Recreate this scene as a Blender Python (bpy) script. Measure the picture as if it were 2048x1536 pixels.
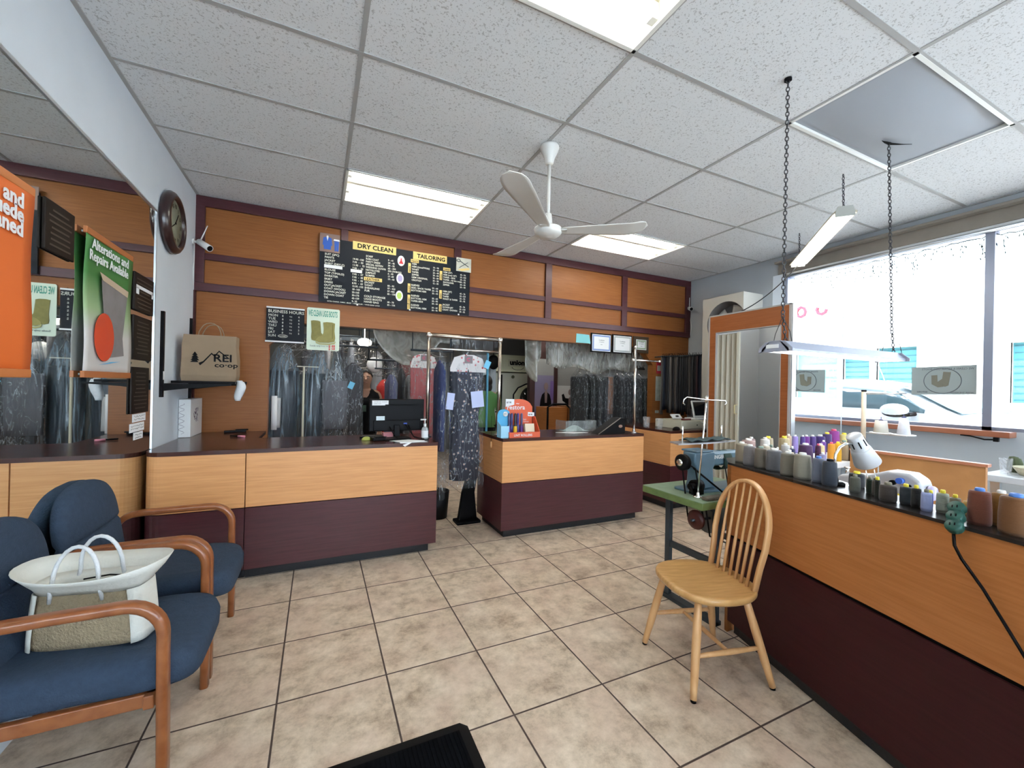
import bpy, bmesh, math, random
from mathutils import Vector, Matrix
random.seed(7)
for o in list(bpy.data.objects): bpy.data.objects.remove(o)
S = bpy.context.scene
COL = S.collection
PI = math.pi
R = math.radians

# ------------------------------------------------------------ camera
EYE = 1.3853
cam = bpy.data.cameras.new('camera'); camo = bpy.data.objects.new('camera', cam); COL.objects.link(camo)
cam.sensor_width = 36; cam.lens = 819.39 * 36 / 2048
cam.shift_x = (1024 - 1015.37) / 2048; cam.shift_y = (771.49 - 768) / 2048
cam.clip_start = 0.02; cam.clip_end = 200
_y, _p, _r = .4330, .0015, .0215
_f = Vector((math.sin(_y) * math.cos(_p), math.cos(_y) * math.cos(_p), math.sin(_p)))
_rt = Vector((math.cos(_y), -math.sin(_y), 0)); _up = _rt.cross(_f)
_r2 = math.cos(_r) * _rt + math.sin(_r) * _up; _u2 = -math.sin(_r) * _rt + math.cos(_r) * _up
mw = Matrix((( _r2.x, _u2.x, -_f.x, 0), (_r2.y, _u2.y, -_f.y, 0), (_r2.z, _u2.z, -_f.z, EYE), (0, 0, 0, 1)))
camo.matrix_world = mw
S.camera = camo

# ------------------------------------------------------------ world, sun, exposure
S.view_settings.view_transform = 'Standard'; S.view_settings.look = 'None'
S.view_settings.gamma = 1; S.view_settings.use_curve_mapping = False
S.view_settings.exposure = 1.0
W = bpy.data.worlds.new('sky'); S.world = W; W.use_nodes = True
wn = W.node_tree; wn.nodes.clear()
wo = wn.nodes.new('ShaderNodeOutputWorld'); wb = wn.nodes.new('ShaderNodeBackground')
wb.inputs[0].default_value = (0.72, 0.86, 1, 1); wb.inputs[1].default_value = 5.4
wn.links.new(wb.outputs[0], wo.inputs[0])
sl = bpy.data.lights.new('sun', 'SUN'); sl.energy = 8; sl.angle = R(2); sl.color = (1, .96, .9)
so = bpy.data.objects.new('sun', sl); COL.objects.link(so); so.rotation_euler = Vector((.45, .25, -.86)).to_track_quat('-Z', 'Y').to_euler(); so.location = (0, 0, 20)
TUBE = 11.0

# ------------------------------------------------------------ helpers
WM = {}
def inv(parent):
    return WM[parent.name].inverted() if parent else Matrix.Identity(4)
def tag(o, label=None, cat=None, group=None, kind=None):
    if label: o['label'] = label
    if cat: o['category'] = cat
    if group: o['group'] = group
    if kind: o['kind'] = kind
    return o
def thing(name, label, cat, loc=(0, 0, 0), rz=0, group=None, kind=None):
    e = bpy.data.objects.new(name, None); COL.objects.link(e); e.empty_display_size = .1
    e.location = loc; e.rotation_euler = (0, 0, rz)
    WM[e.name] = Matrix.Translation(loc) @ Matrix.Rotation(rz, 4, 'Z')
    return tag(e, label, cat, group, kind)
def kids(o): return [c for c in bpy.data.objects if c.parent == o]
def dup(o, loc, rz=None, label=None, group=None, parent=None):
    c = o.copy(); COL.objects.link(c)
    if parent is None:
        c.location = loc
        if rz is not None: c.rotation_euler = (0, 0, rz)
        if label: c['label'] = label
        if group: c['group'] = group
    else: c.parent = parent
    for k in kids(o):
        if k != c: dup(k, None, parent=c)
    return c

class MB:
    def __init__(s, local=False): s.v = []; s.f = []; s.m = []; s.sm = []; s.local = local; s.mi = 0
    def add(s, vs, fs, smooth=False):
        n = len(s.v); s.v += [Vector(v) for v in vs]
        for f in fs: s.f.append([i + n for i in f]); s.m.append(s.mi); s.sm.append(smooth)
        return s
    def box(s, x0, x1, y0, y1, z0, z1):
        return s.add([(x, y, z) for x in (x0, x1) for y in (y0, y1) for z in (z0, z1)],
            [(0, 1, 3, 2), (4, 6, 7, 5), (0, 4, 5, 1), (2, 3, 7, 6), (0, 2, 6, 4), (1, 5, 7, 3)])
    def obox(s, c, size, rot=None):
        rot = rot or Matrix.Identity(3); c = Vector(c); h = [a / 2 for a in size]
        return s.add([c + rot @ Vector((x, y, z)) for x in (-h[0], h[0]) for y in (-h[1], h[1]) for z in (-h[2], h[2])],
            [(0, 1, 3, 2), (4, 6, 7, 5), (0, 4, 5, 1), (2, 3, 7, 6), (0, 2, 6, 4), (1, 5, 7, 3)])
    def prism(s, poly, ax, a0, a1, smooth=False):
        mk = {'x': lambda p, a: (a, p[0], p[1]), 'y': lambda p, a: (p[0], a, p[1]), 'z': lambda p, a: (p[0], p[1], a)}[ax]
        n = len(poly); s.add([mk(p, a0) for p in poly] + [mk(p, a1) for p in poly], [])
        b = len(s.v) - 2 * n
        s.f += [list(range(b, b + n))[::-1], list(range(b + n, b + 2 * n))]; s.m += [s.mi] * 2; s.sm += [False] * 2
        for i in range(n):
            j = (i + 1) % n; s.f.append([b + i, b + j, b + n + j, b + n + i]); s.m.append(s.mi); s.sm.append(smooth)
        return s
    def rings(s, rs, cap=True, closed=False, smooth=True):
        n = len(rs[0]); b = len(s.v)
        for r in rs: s.v += [Vector(p) for p in r]
        k = len(rs)
        for i in range(k if closed else k - 1):
            for j in range(n):
                a = b + i * n; c = b + ((i + 1) % k) * n; jj = (j + 1) % n
                s.f.append([a + j, a + jj, c + jj, c + j]); s.m.append(s.mi); s.sm.append(smooth)
        if cap and not closed:
            s.f.append(list(range(b, b + n))[::-1]); s.f.append(list(range(b + (k - 1) * n, b + k * n))); s.m += [s.mi] * 2; s.sm += [False] * 2
        return s
    def cyl(s, p0, p1, r0, r1=None, n=16, cap=True, smooth=True):
        p0 = Vector(p0); p1 = Vector(p1); d = (p1 - p0).normalized()
        a = d.orthogonal().normalized(); b = d.cross(a); r1 = r0 if r1 is None else r1
        return s.rings([[p + (a * math.cos(t) + b * math.sin(t)) * r for t in [2 * PI * i / n for i in range(n)]] for p, r in ((p0, r0), (p1, r1))], cap, smooth=smooth)
    def tube(s, pts, r, n=8, closed=False, sec=None, up=None):
        pts = [Vector(p) for p in pts]; k = len(pts); rs = []; prev = None
        for i, p in enumerate(pts):
            t = (pts[(i + 1) % k] - pts[i - 1]) if closed else (pts[min(i + 1, k - 1)] - pts[max(i - 1, 0)])
            t.normalize()
            if up is not None: a = Vector(up); a = (a - t * a.dot(t)).normalized()
            elif prev is None: a = t.orthogonal().normalized()
            else: a = (prev - t * prev.dot(t)).normalized()
            prev = a; b = t.cross(a); rr = r[i] if isinstance(r, (list, tuple)) else r
            if sec: rs.append([p + a * q[0] + b * q[1] for q in sec])
            else: rs.append([p + (a * math.cos(2 * PI * j / n) + b * math.sin(2 * PI * j / n)) * rr for j in range(n)])
        return s.rings(rs, True, closed)
    def lathe(s, prof, c=(0, 0, 0), n=24, rot=None, cap=True):
        c = Vector(c); rot = rot or Matrix.Identity(3)
        return s.rings([[c + rot @ Vector((r * math.cos(2 * PI * j / n), r * math.sin(2 * PI * j / n), z)) for j in range(n)] for r, z in prof], cap)
    def sph(s, c, r, n=16, m=10, rot=None, z0=-1, z1=1):
        if not isinstance(r, (tuple, list)): r = (r, r, r)
        c = Vector(c); rot = rot or Matrix.Identity(3); rs = []
        a0 = math.asin(z0) * .995; a1 = math.asin(z1) * .995
        for i in range(m + 1):
            a = a0 + (a1 - a0) * i / m
            rs.append([c + rot @ Vector((r[0] * math.cos(a) * math.cos(2 * PI * j / n), r[1] * math.cos(a) * math.sin(2 * PI * j / n), r[2] * math.sin(a))) for j in range(n)])
        return s.rings(rs)
    def surf(s, fn, nu, nv, smooth=True):
        b = len(s.v)
        for i in range(nu + 1):
            for j in range(nv + 1): s.v.append(Vector(fn(i / nu, j / nv)))
        for i in range(nu):
            for j in range(nv):
                a = b + i * (nv + 1) + j; s.f.append([a, a + nv + 1, a + nv + 2, a + 1]); s.m.append(s.mi); s.sm.append(smooth)
        return s
    def text(s, txt, o, xd=(1, 0, 0), yd=(0, 0, 1), size=.1, align='LEFT', sx=1, bold=0, ex=.0006, mirror=False):
        cu = bpy.data.curves.new('t', 'FONT'); cu.body = txt; cu.size = size; cu.align_x = align; cu.extrude = ex; cu.offset = bold * size; cu.resolution_u = 2
        ob = bpy.data.objects.new('t', cu); COL.objects.link(ob)
        me = bpy.data.meshes.new_from_object(ob)
        o = Vector(o); xd = Vector(xd); yd = Vector(yd); nd = xd.cross(yd)
        n = len(s.v); s.v += [o + xd * (v.co.x * sx) + yd * v.co.y + nd * v.co.z for v in me.vertices]
        for p in me.polygons: s.f.append([i + n for i in p.vertices]); s.m.append(s.mi); s.sm.append(False)
        bpy.data.objects.remove(ob); bpy.data.curves.remove(cu); bpy.data.meshes.remove(me)
        return s
    def build(s, name, mats, parent=None, bevel=0, label=None, cat=None, group=None, kind=None, solid=0, sub=0, origin=None, seg=2):
        if not isinstance(mats, (list, tuple)): mats = [mats]
        me = bpy.data.meshes.new(name); ob = bpy.data.objects.new(name, me); COL.objects.link(ob)
        vs = s.v
        if parent:
            if not s.local: Mi = inv(parent); vs = [Mi @ v for v in vs]
            ob.parent = parent; WM[ob.name] = WM[parent.name]
        else:
            if origin is None and kind is None:
                xs = [v.x for v in vs]; ys = [v.y for v in vs]; zs = [v.z for v in vs]
                origin = Vector(((min(xs) + max(xs)) / 2, (min(ys) + max(ys)) / 2, min(zs)))
            origin = Vector(origin or (0, 0, 0))
            vs = [v - origin for v in vs]; ob.location = origin; WM[ob.name] = Matrix.Translation(origin)
        me.from_pydata([tuple(v) for v in vs], [], s.f)
        for m in mats: me.materials.append(m)
        for i, p in enumerate(me.polygons): p.material_index = min(s.m[i], len(mats) - 1); p.use_smooth = s.sm[i]
        bm = bmesh.new(); bm.from_mesh(me); bmesh.ops.recalc_face_normals(bm, faces=bm.faces); bm.to_mesh(me); bm.free()
        if bevel:
            b = ob.modifiers.new('b', 'BEVEL'); b.width = bevel; b.segments = seg; b.limit_method = 'ANGLE'; b.angle_limit = R(40)
            for p in me.polygons: p.use_smooth = True
            w = ob.modifiers.new('w', 'WEIGHTED_NORMAL')
        if solid: q = ob.modifiers.new('s', 'SOLIDIFY'); q.thickness = solid; q.offset = 0
        if sub: q = ob.modifiers.new('u', 'SUBSURF'); q.levels = sub; q.render_levels = sub
        return tag(ob, label, cat, group, kind)

def arc(c, r, a0, a1, n, f=lambda x, y: (x, y)):
    return [f(c[0] + r * math.cos(a0 + (a1 - a0) * i / n), c[1] + r * math.sin(a0 + (a1 - a0) * i / n)) for i in range(n + 1)]
def rrect(w, h, r, n=4):
    p = []
    for cx, cy, a in ((w / 2 - r, h / 2 - r, 0), (-w / 2 + r, h / 2 - r, 90), (-w / 2 + r, -h / 2 + r, 180), (w / 2 - r, -h / 2 + r, 270)):
        p += arc((cx, cy), r, R(a), R(a + 90), n)
    return p

# ------------------------------------------------------------ materials
def nodes(m):
    m.use_nodes = True; t = m.node_tree
    return t, t.nodes['Principled BSDF'], t.nodes['Material Output']
def N(t, ty, **k):
    n = t.nodes.new(ty)
    for a, b in k.items():
        if a.startswith('i_'): n.inputs[a[2:].replace('_', ' ')].default_value = b
        else: setattr(n, a, b)
    return n
def mat(name, c, rough=.5, metal=0, var=0, vs=8, bump=0, bs=60, stretch=(1, 1, 1), emit=0, trans=0, alpha=1, coat=0, sheen=0, c2=None, spec=.5):
    m = bpy.data.materials.new(name); t, b, o = nodes(m)
    c = tuple(c) + (1,)
    b.inputs['Base Color'].default_value = c; b.inputs['Roughness'].default_value = rough; b.inputs['Metallic'].default_value = metal
    b.inputs['Transmission Weight'].default_value = trans; b.inputs['Alpha'].default_value = alpha; b.inputs['Coat Weight'].default_value = coat
    b.inputs['Sheen Weight'].default_value = sheen; b.inputs['Specular IOR Level'].default_value = spec
    if emit: b.inputs['Emission Color'].default_value = c; b.inputs['Emission Strength'].default_value = emit
    tc = N(t, 'ShaderNodeTexCoord'); mp = N(t, 'ShaderNodeMapping'); mp.inputs['Scale'].default_value = stretch
    t.links.new(tc.outputs['Object'], mp.inputs[0])
    n = N(t, 'ShaderNodeTexNoise'); n.inputs['Scale'].default_value = vs; n.inputs['Detail'].default_value = 4; t.links.new(mp.outputs[0], n.inputs['Vector'])
    mx = N(t, 'ShaderNodeMix', data_type='RGBA')
    d = c2 if c2 else tuple(x * (1 - var) for x in c[:3])
    mx.inputs[6].default_value = tuple(d) + (1,); mx.inputs[7].default_value = c if c2 else tuple(min(1, x * (1 + var * .5)) for x in c[:3]) + (1,)
    t.links.new(n.outputs[0], mx.inputs[0]); t.links.new(mx.outputs[2], b.inputs['Base Color'])
    if bump:
        n2 = N(t, 'ShaderNodeTexNoise'); n2.inputs['Scale'].default_value = bs; n2.inputs['Detail'].default_value = 3; t.links.new(mp.outputs[0], n2.inputs['Vector'])
        bp = N(t, 'ShaderNodeBump'); bp.inputs['Strength'].default_value = bump; bp.inputs['Distance'].default_value = .01
        t.links.new(n2.outputs[0], bp.inputs['Height']); t.links.new(bp.outputs[0], b.inputs['Normal'])
    return m
def wood(name, c1, c2, st=(1.2, 1.2, 26), rough=.35, sc=3.5, coat=0.0, spec=.5):
    m = bpy.data.materials.new(name); t, b, o = nodes(m)
    tc = N(t, 'ShaderNodeTexCoord'); mp = N(t, 'ShaderNodeMapping'); mp.inputs['Scale'].default_value = st
    t.links.new(tc.outputs['Object'], mp.inputs[0])
    n = N(t, 'ShaderNodeTexNoise'); n.inputs['Scale'].default_value = sc; n.inputs['Detail'].default_value = 6; n.inputs['Distortion'].default_value = .35
    t.links.new(mp.outputs[0], n.inputs['Vector'])
    rp = N(t, 'ShaderNodeValToRGB'); rp.color_ramp.elements[0].position = .3; rp.color_ramp.elements[1].position = .72
    rp.color_ramp.elements[0].color = tuple(c1) + (1,); rp.color_ramp.elements[1].color = tuple(c2) + (1,)
    t.links.new(n.outputs[0], rp.inputs[0]); t.links.new(rp.outputs[0], b.inputs['Base Color'])
    b.inputs['Roughness'].default_value = rough; b.inputs['Coat Weight'].default_value = coat; b.inputs['Specular IOR Level'].default_value = spec
    return m
def film_mat(name, c=(.45, .5, .55), lo=.06, hi=.72, st=(7, 7, 1.6), rough=.14, wd=.016, sc=3, bump=1.0, dist=.7):
    """clear polythene: mostly transparent, opaque and glossy along crease streaks that imitate highlights"""
    m = bpy.data.materials.new(name); t, b, o = nodes(m)
    b.inputs['Base Color'].default_value = tuple(c) + (1,); b.inputs['Roughness'].default_value = rough; b.inputs['Specular IOR Level'].default_value = .9
    tr = N(t, 'ShaderNodeBsdfTransparent'); ms = N(t, 'ShaderNodeMixShader')
    tc = N(t, 'ShaderNodeTexCoord'); mp = N(t, 'ShaderNodeMapping'); mp.inputs['Scale'].default_value = st
    t.links.new(tc.outputs['Object'], mp.inputs[0])
    n = N(t, 'ShaderNodeTexNoise'); n.inputs['Scale'].default_value = sc; n.inputs['Detail'].default_value = 3; n.inputs['Distortion'].default_value = dist
    t.links.new(mp.outputs[0], n.inputs['Vector'])
    a = N(t, 'ShaderNodeMath', operation='SUBTRACT'); a.inputs[1].default_value = .5; t.links.new(n.outputs[0], a.inputs[0])
    ab = N(t, 'ShaderNodeMath', operation='ABSOLUTE'); t.links.new(a.outputs[0], ab.inputs[0])
    mr = N(t, 'ShaderNodeMapRange'); mr.inputs[1].default_value = 0; mr.inputs[2].default_value = wd; mr.inputs[3].default_value = hi; mr.inputs[4].default_value = lo  # pale opaque streaks painted in as highlights on the creases
    t.links.new(ab.outputs[0], mr.inputs[0]); t.links.new(mr.outputs[0], ms.inputs[0])
    bp = N(t, 'ShaderNodeBump'); bp.inputs['Strength'].default_value = bump; bp.inputs['Distance'].default_value = .04
    t.links.new(n.outputs[0], bp.inputs['Height']); t.links.new(bp.outputs[0], b.inputs['Normal'])
    t.links.new(tr.outputs[0], ms.inputs[1]); t.links.new(b.outputs[0], ms.inputs[2]); t.links.new(ms.outputs[0], o.inputs[0])
    return m
def spots_mat(name, base, spot, scale, r0, r1):
    m = bpy.data.materials.new(name); t, b, o = nodes(m)
    tc = N(t, 'ShaderNodeTexCoord'); n = N(t, 'ShaderNodeTexVoronoi'); n.inputs['Scale'].default_value = scale; t.links.new(tc.outputs['Object'], n.inputs['Vector'])
    mr = N(t, 'ShaderNodeMapRange'); mr.inputs[1].default_value = r0; mr.inputs[2].default_value = r1; t.links.new(n.outputs['Distance'], mr.inputs[0])
    mx = N(t, 'ShaderNodeMix', data_type='RGBA'); mx.inputs[6].default_value = tuple(spot) + (1,); mx.inputs[7].default_value = tuple(base) + (1,)
    t.links.new(mr.outputs[0], mx.inputs[0]); t.links.new(mx.outputs[2], b.inputs['Base Color']); b.inputs['Roughness'].default_value = .7
    return m
def grid_mat(name):   # floor tiles 457 mm with brown grout
    m = bpy.data.materials.new(name); t, b, o = nodes(m)
    tc = N(t, 'ShaderNodeTexCoord'); sp = N(t, 'ShaderNodeSeparateXYZ'); t.links.new(tc.outputs['Object'], sp.inputs[0])
    T = .457; ds = []; fl = []
    for ax, off in ((0, .1352), (1, -2.9174)):
        a = N(t, 'ShaderNodeMath', operation='ADD'); a.inputs[1].default_value = off + 50 * T; t.links.new(sp.outputs[ax], a.inputs[0])
        d = N(t, 'ShaderNodeMath', operation='DIVIDE'); d.inputs[1].default_value = T; t.links.new(a.outputs[0], d.inputs[0])
        fr = N(t, 'ShaderNodeMath', operation='FRACT'); t.links.new(d.outputs[0], fr.inputs[0])
        pp = N(t, 'ShaderNodeMath', operation='PINGPONG'); pp.inputs[1].default_value = .5; t.links.new(fr.outputs[0], pp.inputs[0]); ds.append(pp)
        f2 = N(t, 'ShaderNodeMath', operation='FLOOR'); t.links.new(d.outputs[0], f2.inputs[0]); fl.append(f2)
    mn = N(t, 'ShaderNodeMath', operation='MINIMUM'); t.links.new(ds[0].outputs[0], mn.inputs[0]); t.links.new(ds[1].outputs[0], mn.inputs[1])
    gr = N(t, 'ShaderNodeMapRange'); gr.inputs[1].default_value = .0065; gr.inputs[2].default_value = .0105; t.links.new(mn.outputs[0], gr.inputs[0])
    cb = N(t, 'ShaderNodeCombineXYZ'); t.links.new(fl[0].outputs[0], cb.inputs[0]); t.links.new(fl[1].outputs[0], cb.inputs[1])
    wnz = N(t, 'ShaderNodeTexWhiteNoise'); t.links.new(cb.outputs[0], wnz.inputs[0])
    va = N(t, 'ShaderNodeVectorMath', operation='ADD'); t.links.new(tc.outputs['Object'], va.inputs[0])
    vsn = N(t, 'ShaderNodeVectorMath', operation='SCALE'); vsn.inputs['Scale'].default_value = 7; t.links.new(wnz.outputs[1], vsn.inputs[0]); t.links.new(vsn.outputs[0], va.inputs[1])
    n1 = N(t, 'ShaderNodeTexNoise'); n1.inputs['Scale'].default_value = 9; n1.inputs['Detail'].default_value = 8; n1.inputs['Roughness'].default_value = .72; t.links.new(va.outputs[0], n1.inputs['Vector'])
    n2 = N(t, 'ShaderNodeTexNoise'); n2.inputs['Scale'].default_value = 4; n2.inputs['Detail'].default_value = 5; t.links.new(va.outputs[0], n2.inputs['Vector'])
    rp = N(t, 'ShaderNodeValToRGB'); e = rp.color_ramp.elements
    e[0].position = .32; e[0].color = (.34, .25, .175, 1); e[1].position = .68; e[1].color = (.84, .71, .57, 1)
    x = rp.color_ramp.elements.new(.5); x.color = (.64, .52, .395, 1)
    t.links.new(n1.outputs[0], rp.inputs[0])
    mx = N(t, 'ShaderNodeMix', data_type='RGBA', blend_type='MIX'); mx.inputs[7].default_value = (.66, .48, .38, 1)
    m2 = N(t, 'ShaderNodeMapRange'); m2.inputs[1].default_value = .45; m2.inputs[2].default_value = .75; m2.inputs[4].default_value = .55; t.links.new(n2.outputs[0], m2.inputs[0]); t.links.new(m2.outputs[0], mx.inputs[0]); t.links.new(rp.outputs[0], mx.inputs[6])
    m3 = N(t, 'ShaderNodeMix', data_type='RGBA'); m3.inputs[6].default_value = (.075, .05, .042, 1); t.links.new(gr.outputs[0], m3.inputs[0]); t.links.new(mx.outputs[2], m3.inputs[7])
    t.links.new(m3.outputs[2], b.inputs['Base Color'])
    rr = N(t, 'ShaderNodeMapRange'); rr.inputs[3].default_value = .8; rr.inputs[4].default_value = .36; t.links.new(gr.outputs[0], rr.inputs[0]); t.links.new(rr.outputs[0], b.inputs['Roughness'])
    ad = N(t, 'ShaderNodeMath', operation='MULTIPLY_ADD'); ad.inputs[1].default_value = .12; t.links.new(n1.outputs[0], ad.inputs[0]); t.links.new(gr.outputs[0], ad.inputs[2])
    bp = N(t, 'ShaderNodeBump'); bp.inputs['Strength'].default_value = .35; bp.inputs['Distance'].default_value = .004; t.links.new(ad.outputs[0], bp.inputs['Height']); t.links.new(bp.outputs[0], b.inputs['Normal'])
    return m
def ceil_mat(name):
    m = bpy.data.materials.new(name); t, b, o = nodes(m)
    tc = N(t, 'ShaderNodeTexCoord'); n = N(t, 'ShaderNodeTexVoronoi'); n.inputs['Scale'].default_value = 95; t.links.new(tc.outputs['Object'], n.inputs['Vector'])
    n2 = N(t, 'ShaderNodeTexNoise'); n2.inputs['Scale'].default_value = 85; n2.inputs['Detail'].default_value = 2; t.links.new(tc.outputs['Object'], n2.inputs['Vector'])
    ml = N(t, 'ShaderNodeMath', operation='MULTIPLY'); mr2 = N(t, 'ShaderNodeMapRange'); mr2.inputs[1].default_value = .60; mr2.inputs[2].default_value = .66; mr2.inputs[3].default_value = 1; mr2.inputs[4].default_value = .0
    t.links.new(n2.outputs[0], mr2.inputs[0])
    mr = N(t, 'ShaderNodeMapRange'); mr.inputs[1].default_value = .14; mr.inputs[2].default_value = .24; t.links.new(n.outputs['Distance'], mr.inputs[0])
    mxm = N(t, 'ShaderNodeMath', operation='MINIMUM'); t.links.new(mr.outputs[0], mxm.inputs[0]); t.links.new(mr2.outputs[0], mxm.inputs[1])
    mx = N(t, 'ShaderNodeMix', data_type='RGBA'); mx.inputs[6].default_value = (.50, .51, .51, 1); mx.inputs[7].default_value = (.76, .78, .79, 1)
    t.links.new(mxm.outputs[0], mx.inputs[0]); t.links.new(mx.outputs[2], b.inputs['Base Color']); b.inputs['Roughness'].default_value = .95; b.inputs['Specular IOR Level'].default_value = .1
    return m

M_floor = grid_mat('floor_tile'); M_ceil = ceil_mat('ceiling_tile')
M_tbar = mat('tbar', (.42, .42, .41), .5, var=.1)
M_oak = wood('orange_laminate', (.255, .088, .024), (.33, .125, .038), rough=.38, spec=.25)
M_oakL = wood('light_laminate', (.70, .33, .125), (.82, .42, .175), rough=.36, spec=.4)
M_bench = wood('bench_laminate', (.46, .165, .045), (.55, .21, .065), rough=.36, spec=.3)
M_mah = wood('mahogany', (.060, .014, .018), (.088, .022, .028), rough=.36)
M_mahb = wood('mahogany_dark', (.038, .007, .009), (.050, .010, .012), rough=.42, spec=.25)
M_top = wood('worktop_brown', (.050, .016, .012), (.080, .026, .020), rough=.22, st=(1.2, 26, 1.2))
M_blackkick = mat('black_kick', (.010, .011, .015), .5, bump=.2)
M_wallL = mat('wall_white_paint', (.70, .76, .82), .6, var=.12, vs=2.5)
M_wallR = mat('wall_grey_paint', (.46, .50, .53), .65, var=.08, vs=3)
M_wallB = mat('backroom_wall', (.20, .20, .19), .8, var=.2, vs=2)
M_mirror = mat('mirror', (.80, .84, .83), .015, 1)
M_alu = mat('aluminium', (.62, .65, .68), .35, .9)
M_chrome = mat('chrome', (.78, .78, .76), .14, 1)
M_brass = mat('brushed_steel', (.50, .44, .38), .25, 1)
M_white = mat('white_plastic', (.78, .79, .78), .4)
M_cream = mat('cream_paint', (.60, .58, .46), .45, var=.05)
M_black = mat('black_plastic', (.004, .004, .005), .45, spec=.12)
M_blackm = mat('black_matte', (.004, .004, .005), .8, spec=.15)
M_paper = mat('paper', (.82, .83, .84), .7)
M_glass = mat('window_glass', (1, 1, 1), .0, trans=1, spec=.3)
M_fanw = mat('fan_white', (.70, .69, .65), .4, var=.12, vs=6)
M_film = film_mat('plastic_film'); M_film2 = film_mat('thick_film', (.46, .46, .41), .50, .85, (1.6, 1.6, 1.6), .2, .10)
M_film3 = film_mat('window_film', (.26, .35, .42), .14, .72, (6, 6, .28), .14, .06, 2.2, .8, .25)
M_tubeb = mat('added_tube_back', (1, .98, .94), .4, emit=42)
M_tube = mat('lamp_tube', (1, .97, .90), .4, emit=TUBE)
M_refl = mat('fixture_enamel', (.85, .85, .80), .3)
# ------------------------------------------------------------ setting
CZ = 3.052; LX = -1.028; BY = 4.547; RX = 5.14; FY = -2.6
X0, TX, Y0, TY = .163, 1.2192, 4.0276, .6096
def st(mb, name, m, **k): return mb.build(name, m, kind='structure', **k)
st(MB().box(-1.2, 14, FY - .2, 9, -.06, 0), 'floor', M_floor)
# drop ceiling: tile field with openings for the troffers and the sagging panel
holes = {(0, -1), (2, -1), (0, 4), (2, 4)}   # (column, row) ; row r spans Y0-TY*(r+1)..Y0-TY*r
mb = MB()
xs = [LX] + [X0 + TX * i for i in range(4)] + [RX]
ys = [BY] + [Y0 - TY * r for r in range(0, 11)] + [FY]
for a in range(len(xs) - 1):
    for b in range(len(ys) - 1):
        if (a - 1, b - 1) in {(0, 0), (2, 0), (0, 4), (2, 4)}: continue
        mb.box(xs[a], xs[a + 1], ys[b + 1], ys[b], CZ, CZ + .015)
st(mb, 'ceiling', M_ceil)
mb = MB()
for x in xs[1:-1]: mb.box(x - .012, x + .012, FY, BY, CZ - .004, CZ + .002)
for y in ys[1:-1]: mb.box(LX, RX, y - .012, y + .012, CZ - .0045, CZ + .002)
mb.box(LX, LX + .022, FY, BY, CZ - .006, CZ); mb.box(RX - .022, RX, FY, BY, CZ - .006, CZ)
st(mb, 'trim_1', M_tbar)
st(MB().box(-1.3, 6.2, FY - .2, 8.8, 3.32, 3.42), 'ceiling', mat('roof_slab', (.2, .2, .2), .9))
st(MB().box(-1.03, 6, BY + .1, 8.6, 2.75, 2.8), 'ceiling', M_wallB)
st(MB().box(-1.2, LX, FY, 8.7, 0, 3.32), 'wall_left', M_wallL)
# back wall with the pass-through opening (chamfered top corners)
mb = MB()
op = [(-.438, 0), (-.438, 1.734), (-.19, 1.965), (4.20, 1.985), (4.43, 1.743), (4.43, 0)]
mb.prism([(LX, 0), op[0], op[1], (LX, 1.734)], 'y', BY, BY + .1)
mb.prism([(LX, 1.734), op[1], op[2], (LX, 1.965)], 'y', BY, BY + .1)
mb.prism([op[5], (RX, 0), (RX, 1.743), op[4]], 'y', BY, BY + .1)
mb.prism([op[4], (RX, 1.743), (RX, 1.985), op[3]], 'y', BY, BY + .1)
mb.prism([(LX, 1.965), op[2], op[3], (RX, 1.985), (RX, 3.32), (LX, 3.32)], 'y', BY, BY + .1)
st(mb, 'wall_back', M_oak)
mb = MB(); y0 = BY - .03
mb.box(LX, RX, y0, BY, 2.187, 2.262); mb.box(LX, RX, y0, BY, 2.955, CZ - .006)
for a, b in ((LX, -.958), (.18, .25), (1.385, 1.468), (2.59, 2.68), (3.82, 3.91), (5.045, RX)): mb.box(a, b, y0, BY, 2.262, 2.955)
for a, b in ((-.958, .18), (.25, 1.385), (1.468, 2.59), (2.68, 3.82), (3.91, 5.045)): mb.box(a, b, y0 + .004, BY, 2.475, 2.535)
st(mb, 'trim_2', M_mah, bevel=.003)
st(MB().box(LX + .0, LX + .014, 4.50, BY, .9, 2.187), 'trim_3', M_mahb)
# right wall with the shop window
WY0, WY1, WZ0, WZ1 = -1.2, 3.14, 1.10, 2.83
mb = MB()
mb.box(RX, RX + .22, FY, BY, 0, WZ0); mb.box(RX, RX + .22, FY, BY, WZ1, 3.32); mb.box(RX, RX + .22, WY1, BY, WZ0, WZ1); mb.box(RX, RX + .22, FY, WY0, WZ0, WZ1)
st(mb, 'wall_right', M_wallR)
st(MB().box(RX - .02, RX, WY0, 3.20, 2.83, 2.95).box(RX - .10, RX, WY0, 3.20, 2.95, 2.975), 'trim_4', mat('valance', (.24, .21, .175), .6, var=.2), bevel=.004)
M_frame = mat('window_frame_alu', (.30, .33, .42), .4, .6)
fr = MB()
for y in (1.45, -.2): fr.box(RX + .02, RX + .12, y - .028, y + .028, WZ0, WZ1)
fr.box(RX + .02, RX + .12, WY0, WY1, WZ1 - .05, WZ1); fr.box(RX + .02, RX + .12, WY0, WY1, WZ0, WZ0 + .03)
fr.box(RX + .02, RX + .12, WY1 - .035, WY1, WZ0, WZ1); fr.box(RX + .02, RX + .12, WY0, WY0 + .035, WZ0, WZ1)
w1 = st(fr, 'window_1', M_frame)
MB().box(RX + .066, RX + .070, WY0, WY1, WZ0 + .02, WZ1 - .02).build('pane', M_glass, w1)
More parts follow.
